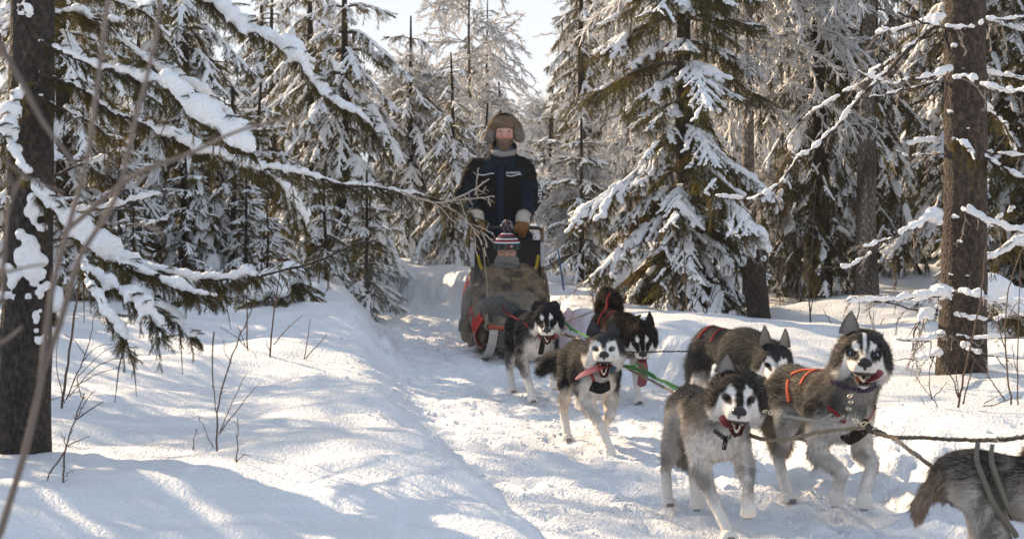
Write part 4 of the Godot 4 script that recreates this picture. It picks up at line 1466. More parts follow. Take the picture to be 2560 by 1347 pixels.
func body_color(p: Vector3, nn: Vector3, s: Dictionary) -> Color:
	var nz := noise.get_noise_3dv(p * 11.0)
	var fine := noise.get_noise_3dv(p * 38.0)
	var dark: Color = s.dark
	var light: Color = s.light
	var mid: Color = s.mid
	var ax := absf(p.x)
	# saddle: dark over the back and flanks
	var line: float = s.saddle + 0.025
	var t := sm(line - 0.05, line + 0.04, p.y + nz * 0.07 + nn.y * 0.04)
	var col := light.lerp(dark, t)
	col = col.lerp(mid, (1.0 - sm(0.0, 0.5, absf(t - 0.5))) * 0.7)
	col = col.lerp(mid, sm(0.05, 0.45, nz + fine * 0.7) * s.get("mottle", 0.6) * t)
	# dark bars over the shoulders
	var bar: float = s.get("bar", 0.0)
	if bar > 0.0 and p.y > 0.34:
		col = col.lerp(dark * Color(0.6, 0.6, 0.6), bar * sm(0.25, 0.75, sin(p.z * 30.0 + ax * 14.0 + nz * 3.0)))
	# pale chest
	if p.z > 0.12 and p.y < 0.62:
		var bib: float = s.bib
		var w := lerpf(0.06, 0.13, sm(0.50, 0.36, p.y)) * bib
		var inb := (1.0 - sm(w * 0.8, w * 1.25, ax + nz * 0.05)) * (1.0 - sm(s.bib_top - 0.02, s.bib_top + 0.05, p.y + nz * 0.08)) * sm(0.12, 0.22, p.z)
		col = col.lerp(s.get("chest", light), inb)
	# dark yoke round the base of the neck
	var yoke: float = s.get("yoke", 0.0)
	if yoke > 0.0 and p.z > 0.10:
		var yy: float = s.get("yoke_y", 0.44) + ax * 1.1
		col = col.lerp(dark.lerp(mid, 0.35), yoke * (1.0 - sm(0.025, 0.055, absf(p.y - yy + nz * 0.05))))
	# legs
	if p.y < 0.34:
		var leg := sm(0.34, 0.26, p.y + nz * 0.05)
		var lc: Color = s.leg
		var streak: float = s.get("leg_dark", 0.0) * sm(0.12, 0.24, p.y + nz * 0.04) * sm(-0.3, 0.5, nn.z * 0.3 + signf(p.x) * nn.x * 0.8 + nz)
		col = col.lerp(lc.lerp(dark, streak), leg)
		if p.z < -0.12 and s.has("hind"):
			col = col.lerp(s.hind, sm(0.08, 0.24, p.y + nz * 0.05) * s.get("hind_amount", 0.6))
	return col * (1.0 + fine * 0.16)


func build_dog(s: Dictionary) -> Node3D:
	var sc: float = s.get("scale", 1.0)
	var root := thing("sled_dog", s.label, "dog", s.at, s.yaw, s.get("group", ""))
	root.scale = Vector3.ONE
	var f := Field.new()
	# trunk
	var rump: float = s.get("rump", 0.0)          # how far the rump is lifted or dropped
	var wide: float = s.get("wide", 1.0)
	f.ell(Vector3(0, 0.455, 0.13), Vector3(0.110 * wide, 0.140, 0.20), 0.05)
	f.ell(Vector3(0, 0.475 + rump * 0.5, -0.08), Vector3(0.086 * wide, 0.105, 0.20), 0.06)
	f.ell(Vector3(0, 0.485 + rump, -0.28), Vector3(0.080 * wide, 0.095, 0.14), 0.05)
	f.ell(Vector3(0, 0.425, 0.24), Vector3(0.085 * wide, 0.10, 0.10), 0.05)
	# neck
	var hp: Vector3 = s.head
	var hb := Basis.from_euler(s.turn)
	var hs: float = s.get("head_scale", 1.12)
	var ht := Transform3D(hb * Basis.from_scale(Vector3.ONE * hs), hp)
	var nape: Vector3 = ht * Vector3(0, -0.02, -0.075)
	f.cap(Vector3(0, 0.48, 0.20), nape, 0.122, 0.100, 0.06)
	var throat: Vector3 = ht * Vector3(0, -0.06, -0.06)
	f.cap(Vector3(0, 0.425, 0.26), throat, 0.092, 0.072, 0.06)
	# legs
	var paws := []
	for key: String in ["fa", "fb", "ha", "hb"]:
		var sx := -1.0 if key.ends_with("a") else 1.0
		var low: Vector3 = s[key][0]
		var paw: Vector3 = s[key][1]
		if key.begins_with("f"):
			var sh := Vector3(sx * 0.08, 0.44, 0.20)
			var el := joint(sh, low, 0.18, 0.175, Vector3(sx * 0.25, 0, -1))
			f.cap(sh, el, 0.066, 0.042, 0.045)
			f.cap(el, low, 0.038, 0.025, 0.02)
			f.cap(low, paw + Vector3(0, 0.012, 0), 0.026, 0.024, 0.012)
		else:
			var hip := Vector3(sx * 0.060, 0.47 + rump, -0.27)
			var kn := joint(hip, low, 0.21, 0.20, Vector3(sx * 0.2, 0, 1))
			f.cap(hip, kn, 0.066, 0.045, 0.045)
			f.cap(kn, low, 0.043, 0.022, 0.025)
			f.cap(low, paw + Vector3(0, 0.012, 0), 0.025, 0.026, 0.012)
		paws.append([paw, s[key][2] if s[key].size() > 2 else Vector3(0, 0, 1)])
	# tail
	var tail: Array = s.tail
	var tr: Array = s.get("tail_r", [0.045, 0.05, 0.055, 0.05, 0.025])
	var tp := [Vector3(0, 0.50 + rump, -0.37)] + tail
	for i in tp.size() - 1:
		f.cap(tp[i], tp[i + 1], tr[mini(i, tr.size() - 1)], tr[mini(i + 1, tr.size() - 1)], 0.02)
	var body := f.net(0.0125)
	var reg := PackedByteArray()   # 0 body, 1 head, 2 paw, 3 tail, 4 ear
	for i in body.v.size():
		var p := body.v[i]
		var col := body_color(p, body.n[i], s)
		var r := 0
		var hd: Vector3 = ht.affine_inverse() * p
		if hd.z > -0.16 and hd.length() < 0.22 and p.y > 0.3:
			# the ruff just behind the cheeks takes the colour of the head's sides
			var near := 1.0 - sm(0.12, 0.22, hd.length())
			var ruff: Color = (s.mid as Color).lerp(s.dark, sm(-0.09, 0.02, hd.y + noise.get_noise_3dv(p * 20.0) * 0.05))
			ruff = ruff.lerp(s.get("chest", s.light), (1.0 - sm(-0.12, -0.07, hd.y)) * 0.8 * sm(0.22, 0.30, p.z) * (1.0 - sm(0.40, 0.50, p.y) * (1.0 - sm(0.6, 0.9, nn_z(body.n[i])))))
			col = col.lerp(ruff, near * s.get("ruff", 0.8))
		for k in tp.size() - 1:
			var d := Geometry3D.get_closest_point_to_segment(p, tp[k], tp[k + 1])
			if d.distance_to(p) < 0.07 and p.z < -0.36:
				r = 3
				col = (s.tail_a as Color).lerp(s.tail_b, clampf((k + (d - tp[k]).length() / (tp[k + 1] - tp[k]).length()) / (tp.size() - 1.0), 0, 1))
		body.c[i] = col
		reg.append(r)
	for pw in paws:
		var g := Field.new()
		var fw: Vector3 = (pw[1] as Vector3).normalized()
		var right := Vector3.UP.cross(fw).normalized() if absf(fw.y) < 0.95 else Vector3.RIGHT
		var up := fw.cross(right)
		var o: Vector3 = pw[0]
		g.ell(o + fw * 0.012, Vector3(0.034, 0.026, 0.040), 0.012, Basis(right, up, fw))
		for k in 4:
			var x := (k - 1.5) * 0.0175
			var l := 0.052 if k in [1, 2] else 0.040
			g.cap(o + right * x * 0.7 + fw * 0.01, o + right * x + fw * l - up * 0.008, 0.013, 0.0115, 0.005)
		var pm := g.net(0.0055)
		for i in pm.v.size():
			var q: Vector3 = pm.v[i] - o
			var l := q.dot(fw)
			var col: Color = s.leg
			col = col.lerp(Color(0.10, 0.07, 0.06), sm(0.052, 0.060, l) * 0.8)
			col = col.lerp(Color(0.42, 0.30, 0.24), (1.0 - sm(-0.020, -0.012, q.dot(up))) * 0.6)
			pm.c[i] = col
			reg.append(2)
		body.add(pm)
	# head, in its own frame
	var h := Field.new()
	h.ell(Vector3(0, 0.018, -0.035), Vector3(0.064, 0.052, 0.085), 0.03)
	h.ell(Vector3(0, 0.020, 0.012), Vector3(0.056, 0.042, 0.048), 0.03)
	for x: float in [-1.0, 1.0]:
		h.ell(Vector3(x * 0.046, -0.026, -0.008), Vector3(0.038, 0.044, 0.054), 0.03)
		h.ell(Vector3(x * 0.058, -0.046, -0.042), Vector3(0.030, 0.050, 0.042), 0.03)
		h.cap(Vector3(x * 0.018, 0.034, 0.048), Vector3(x * 0.050, 0.024, 0.036), 0.012, 0.012, 0.015)
		h.cap(Vector3(x * 0.020, -0.032, 0.045), Vector3(x * 0.017, -0.037, 0.126), 0.029, 0.021, 0.014)
	h.ell(Vector3(0, -0.020, -0.075), Vector3(0.090, 0.084, 0.042), 0.035)
	h.cap(Vector3(0, -0.006, 0.035), Vector3(0, -0.021, 0.128), 0.037, 0.026, 0.028)
	for x: float in [-1.0, 1.0]:
		h.ell(Vector3(x * 0.038, 0.005, 0.064), Vector3(0.0130, 0.0066, 0.018), 0.005, Basis.from_euler(Vector3(0, 0, x * 0.35)), true)
	var jaw := Transform3D(Basis(Vector3.RIGHT, deg_to_rad(s.jaw)), Vector3(0, -0.046, 0.0))
	var jp := func(q: Vector3) -> Vector3: return jaw * (q - Vector3(0, -0.046, 0.0))
	h.cap(jp.call(Vector3(0, -0.064, 0.02)), jp.call(Vector3(0, -0.061, 0.118)), 0.024, 0.013, 0.012)
	for x: float in [-1.0, 1.0]:
		h.cap(jp.call(Vector3(x * 0.024, -0.060, 0.015)), jp.call(Vector3(x * 0.011, -0.056, 0.114)), 0.014, 0.009, 0.01)
	var hm := h.net(0.0058)
	var jinv := jaw.affine_inverse()
	for i in hm.v.size():
		var p := hm.v[i]
		var col := head_color(p, s)
		# inside of the mouth and the lips
		var q: Vector3 = jinv * p + Vector3(0, -0.046, 0.0)
		var gap: bool = s.jaw > 8.0 and p.z > 0.006
		if gap:
			var under := hm.n[i].y < -0.3 and p.y > -0.080 and p.z < 0.135 and p.z > 0.02 and q.y > -0.03 and absf(p.x) < 0.032
			var over: bool = q.y > -0.062 and q.z > 0.0 and (jinv.basis * hm.n[i]).y > 0.35 and p.y < -0.045
			if under or over:
				col = Color(0.055, 0.012, 0.012)
			elif p.z > 0.01 and absf(p.x) < 0.040 and ((q.y < -0.048 and q.y > -0.062 and p.y < -0.05) or (p.y < -0.046 and p.y > -0.062 and q.y > -0.035)):
				col = col.lerp(Color(0.022, 0.016, 0.016), 0.92)
		elif p.z > 0.03 and absf(p.y + 0.055) < 0.004:
			col = Color(0.03, 0.022, 0.02)
		hm.c[i] = col
		reg.append(1)
	body.add(hm, ht)
	# ears
	for e in 2:
		var x := -1.0 if e == 0 else 1.0
		var es: Dictionary = s.ears[e]
		var eb := Basis.from_euler(Vector3(es.get("back", -0.25), x * es.get("out", 0.35), -x * es.get("lean", 0.22)))
		var et := Transform3D(eb, Vector3(x * 0.046, 0.060, -0.040))
		var em := MB.new()
		var eh: float = es.get("tall", 0.095)
		var fold: float = es.get("fold", 0.0)
		for side in 2:
			var rows := []
			var cols := []
			for j in 9:
				var u := j / 8.0
				var w := 0.034 * (1.0 - u) * (1.0 + 0.75 * u) + 0.0012
				var row := []
				var crow := []
				for k in 9:
					var vv := (k - 4) / 4.0
					var z := -0.020 * (1.0 - vv * vv) * (1.0 - u * 0.8) - (0.007 if side else 0.0) * (1.0 - vv * vv)
					var q := Vector3(vv * w, u * eh, z)
					q.z -= fold * u * u * eh
					q.y -= fold * fold * u * u * eh * 0.5
					row.append(q)
					var cc: Color = s.get("ear", s.dark)
					if side == 0:
						cc = (s.get("ear_in", (s.mid as Color)) as Color).lerp(cc, sm(0.55, 1.0, absf(vv)) * 0.7)
					crow.append(cc)
				rows.append(row)
				cols.append(crow)
			em.grid(rows, cols)
		for i in em.v.size():
			reg.append(4)
		body.add(em, ht * et)
	part("body", body.mesh(), mats.skin_fur, root)

	# fur
	var fm := MB.new()
	rng.seed = hash(s.label)
	var inv := ht.affine_inverse()
	var nose_at: Vector3 = ht * Vector3(0, -0.02, 0.15)
	var grizzle: float = s.get("grizzle", 0.25)
	var density: float = s.get("density", 1.0)
	for t in range(0, body.ix.size(), 3):
		var i := body.ix[t]
		var j := body.ix[t + 1]
		var k := body.ix[t + 2]
		var area := (body.v[j] - body.v[i]).cross(body.v[k] - body.v[i]).length() * 0.5
		var g := reg[i]
		var per := 46000.0
		if g == 1: per = 90000.0
		elif g == 2: per = 30000.0
		elif g == 3: per = 50000.0
		elif g == 4: per = 60000.0
		var want := area * per * density
		var cnt := int(want) + (1 if rng.randf() < want - int(want) else 0)
		for q in cnt:
			var u := rng.randf()
			var w := rng.randf()
			if u + w > 1.0:
				u = 1.0 - u
				w = 1.0 - w
			var p := body.v[i] * (1.0 - u - w) + body.v[j] * u + body.v[k] * w
			var nn := (body.n[i] * (1.0 - u - w) + body.n[j] * u + body.n[k] * w).normalized()
			var col := body.c[i]
			if col.r < 0.12 and col.g < 0.02 and col.r > col.g * 3.0:
				continue
			var flow := Vector3(0, -0.35, -1)
			var len_ := 0.028
			var lift := 0.34
			var wd := 0.0029
			if g == 1 or g == 4:
				var hl: Vector3 = inv * p
				flow = (p - nose_at).normalized() + Vector3(0, -0.1, 0)
				if g == 4:
					flow = hb.y
				len_ = lerpf(0.008, 0.040, sm(0.05, -0.05, hl.z + hl.y * 0.3))
				if hl.z > 0.02 and absf(absf(hl.x) - 0.038) < 0.02 and absf(hl.y - 0.005) < 0.014:
					continue
				if g == 4: len_ = 0.011
				lift = 0.30
				wd = 0.0020 if hl.z > 0.0 else 0.0026
			elif g == 2:
				len_ = 0.006
				wd = 0.003
			elif g == 3:
				len_ = s.get("tail_hair", 0.045)
				lift = 0.7
				flow = (tp[tp.size() - 1] - tp[0]).normalized()
				wd = 0.003
			else:
				if p.y < 0.30:
					flow = Vector3(0, -1, -0.25)
					len_ = lerpf(0.011, 0.030, sm(0.08, 0.28, p.y)) * (1.0 + 1.1 * sm(0.1, 0.7, -nn.z) * sm(0.10, 0.18, p.y))
				elif p.z > 0.12:
					len_ = 0.034
					flow = Vector3(0, -0.8, -0.7)
				elif p.z < -0.22 and p.y < 0.45:
					len_ = 0.026
					flow = Vector3(0, -1.0, -0.3)
			flow -= nn * flow.dot(nn)
			var dir := (flow.normalized() + nn * (lift * rng.randf_range(0.5, 1.5)) + Vector3(rng.randf_range(-1, 1), rng.randf_range(-1, 1), rng.randf_range(-1, 1)) * 0.22).normalized()
			var side := dir.cross(nn).normalized() * (wd * 0.5)
			var l := len_ * rng.randf_range(0.6, 1.25) * (1.0 + 0.55 * noise.get_noise_3dv(p * 26.0))
			var shade := rng.randf_range(0.72, 1.2) * (1.0 + 0.45 * noise.get_noise_3dv(p * 30.0))
			var c0 := col * shade
			var c1 := c0
			if rng.randf() < grizzle:
				c1 = c0.lerp(s.get("tips", Color(0.6, 0.57, 0.52)), 0.65)
			p -= nn * 0.003
			fm.tri(p - side, p + side, p + dir * l, (nn + dir * 0.25).normalized(), c0, c1)
	var fo := part("fur", fm.mesh(), mats.fur, root)
	fo.set_meta("kind", "stuff")

	# eyes, nose, teeth, tongue
	var all := PackedInt32Array(range(h.kind.size()))
	for x: float in [-1.0, 1.0]:
		if s.get("shut", 0.0) == x:
			continue
		var p := Vector3(x * 0.038, 0.005, 0.12)
		while h.at(p, all) > 0.0 and p.z > 0.0:
			p.z -= 0.001
		var em := MB.new()
		var rows := []
		var cols := []
		var look := Basis.from_euler(Vector3(s.get("gaze", 0.0), x * 0.10, 0))
		for j in 15:
			var la := deg_to_rad([0, 12, 20, 22, 27, 32, 37, 40, 46, 60, 75, 100, 130, 155, 180][j])
			var row := []
			for k in 16:
				var lo_ := TAU * k / 16
				row.append(look * Vector3(sin(la) * cos(lo_), sin(la) * sin(lo_), cos(la)) * 0.0135)
			rows.append(row)
			var iris: Color = s.iris
			cols.append(Color(0.004, 0.004, 0.005) if j < 3 else iris * Color(0.8, 0.8, 0.8) if j < 4 else iris if j < 7 else Color(0.012, 0.010, 0.010))
		em.grid(rows, cols, true)
		var eo := part("eye", em.mesh(), mats.eye, root)
		eo.transform = ht * Transform3D(Basis.IDENTITY, p + Vector3(0, 0, -0.0055))
	var nf := Field.new()
	nf.ell(Vector3(0, -0.012, 0.156), Vector3(0.020, 0.015, 0.016), 0.006)
	nf.cap(Vector3(0, -0.016, 0.160), Vector3(0, -0.034, 0.154), 0.008, 0.005, 0.006)
	for x: float in [-1.0, 1.0]:
		nf.ell(Vector3(x * 0.014, -0.016, 0.157), Vector3(0.010, 0.010, 0.012), 0.005)
		nf.ell(Vector3(x * 0.010, -0.016, 0.174), Vector3(0.0042, 0.0055, 0.008), 0.002, Basis.IDENTITY, true)
	var nm := nf.net(0.0026, Color(0.012, 0.012, 0.014))
	part("nose", nm.mesh(), mats.wet, root).transform = ht
	if s.jaw > 8.0:
		var tm := MB.new()
		for k in 13:
			var a := lerpf(-1.0, 1.0, k / 12.0)
			var q := Vector3(a * 0.016, -0.046, 0.120 - a * a * 0.058)
			var big := 0.016 if k in [3, 9] else 0.007
			var b0: Vector3 = jp.call(q)
			var b1: Vector3 = jp.call(q + Vector3(0, big, 0))
			tm.tube(PackedVector3Array([b0 - Vector3(0, 0.003, 0), b0.lerp(b1, 0.6), b1]), PackedFloat32Array([0.0034, 0.0026, 0.0006]), 6, Color(0.72, 0.66, 0.54))
		for x: float in [-1.0, 1.0]:
			var q := Vector3(x * 0.016, -0.048, 0.122)
			tm.tube(PackedVector3Array([q, q + Vector3(0, -0.010, 0.001), q + Vector3(0, -0.019, 0)]), PackedFloat32Array([0.004, 0.003, 0.0006]), 6, Color(0.72, 0.66, 0.54))
		var teeth := part("teeth", tm.mesh(), mats.wet, root)
		teeth.transform = ht
		teeth.set_meta("kind", "stuff")
	if s.has("tongue"):
		var pts := smoothpath([jp.call(Vector3(0, -0.045, 0.03))] + s.tongue, 4)
		var tw: float = s.get("tongue_w", 0.021)
		var m := MB.new()
		for side in 2:
			var rows := []
			var cols := []
			for i in pts.size():
				var u := float(i) / (pts.size() - 1)
				var d := (pts[mini(i + 1, pts.size() - 1)] - pts[maxi(i - 1, 0)]).normalized()
				var across: Vector3 = d.cross(s.get("tongue_up", Vector3(0, 1, 0.4))).normalized()
				var nrm := across.cross(d)
				var w := tw * (0.8 + 0.35 * sin(u * 2.6)) * sqrt(clampf((1.0 - u) * 7.0, 0.02, 1.0))
				var row := []
				for k in 7:
					var vv := (k - 3) / 3.0
					var th := (0.0045 if side == 0 else -0.0045) * sqrt(maxf(1.0 - vv * vv, 0.0))
					row.append(pts[i] + across * w * vv + nrm * (th + vv * vv * 0.005))
				rows.append(row)
				cols.append(Color(0.20, 0.045, 0.05).lerp(Color(0.27, 0.065, 0.07), u))
			m.grid(rows, cols)
		part("tongue", m.mesh(), mats.wet, root).transform = ht
	root.set_meta("t", ht)
	s.field = f
	s.head_t = ht
	s.node = root
	if sc != 1.0:
		root.scale = Vector3.ONE * sc
	return root


# A strap laid on a dog: the points are moved along dir until they meet the body.
func strap(s: Dictionary, called: String, pts: Array, dir: Vector3, width: float, col: Color, off := 0.011, closed := false) -> void:
	var f: Field = s.field
	var list := PackedInt32Array(range(f.kind.size()))
	var on := PackedVector3Array()
	for p: Vector3 in smoothpath(pts, 5):
		var q := p - dir * 0.25
		var n := 0
		while f.at(q, list) > off and n < 90:
			q += dir * maxf(f.at(q, list) - off, 0.002)
			n += 1
		if f.at(q, list) < off + 0.02:
			on.append(q)
	if on.size() > 2:
		lay(s, called, on, list, width, col)


func lay(s: Dictionary, called: String, on: PackedVector3Array, list: PackedInt32Array, width: float, col: Color) -> void:
	var f: Field = s.field
	var m := MB.new()
	var outer := []
	var inner := []
	for i in on.size():
		var p := on[i]
		var g := Vector3(f.at(p + Vector3(0.01, 0, 0), list) - f.at(p - Vector3(0.01, 0, 0), list), f.at(p + Vector3(0, 0.01, 0), list) - f.at(p - Vector3(0, 0.01, 0), list), f.at(p + Vector3(0, 0, 0.01), list) - f.at(p - Vector3(0, 0, 0.01), list)).normalized()
		var d := (on[mini(i + 1, on.size() - 1)] - on[maxi(i - 1, 0)]).normalized()
		var w := d.cross(g).normalized() * width * 0.5
		outer.append([p - w - g * 0.012, p - w, p - w * 0.7 + g * 0.003, p + w * 0.7 + g * 0.003, p + w, p + w - g * 0.012])
	var cols := []
	for i in outer.size():
		cols.append(col * (0.9 + 0.2 * rng.randf()))
	m.grid(outer, cols)
	part(called, m.mesh(), mats.cloth, s.node)


func standing(dx := 0.0) -> Dictionary:
	return {}


const WHITE := Color(0.74, 0.71, 0.68)

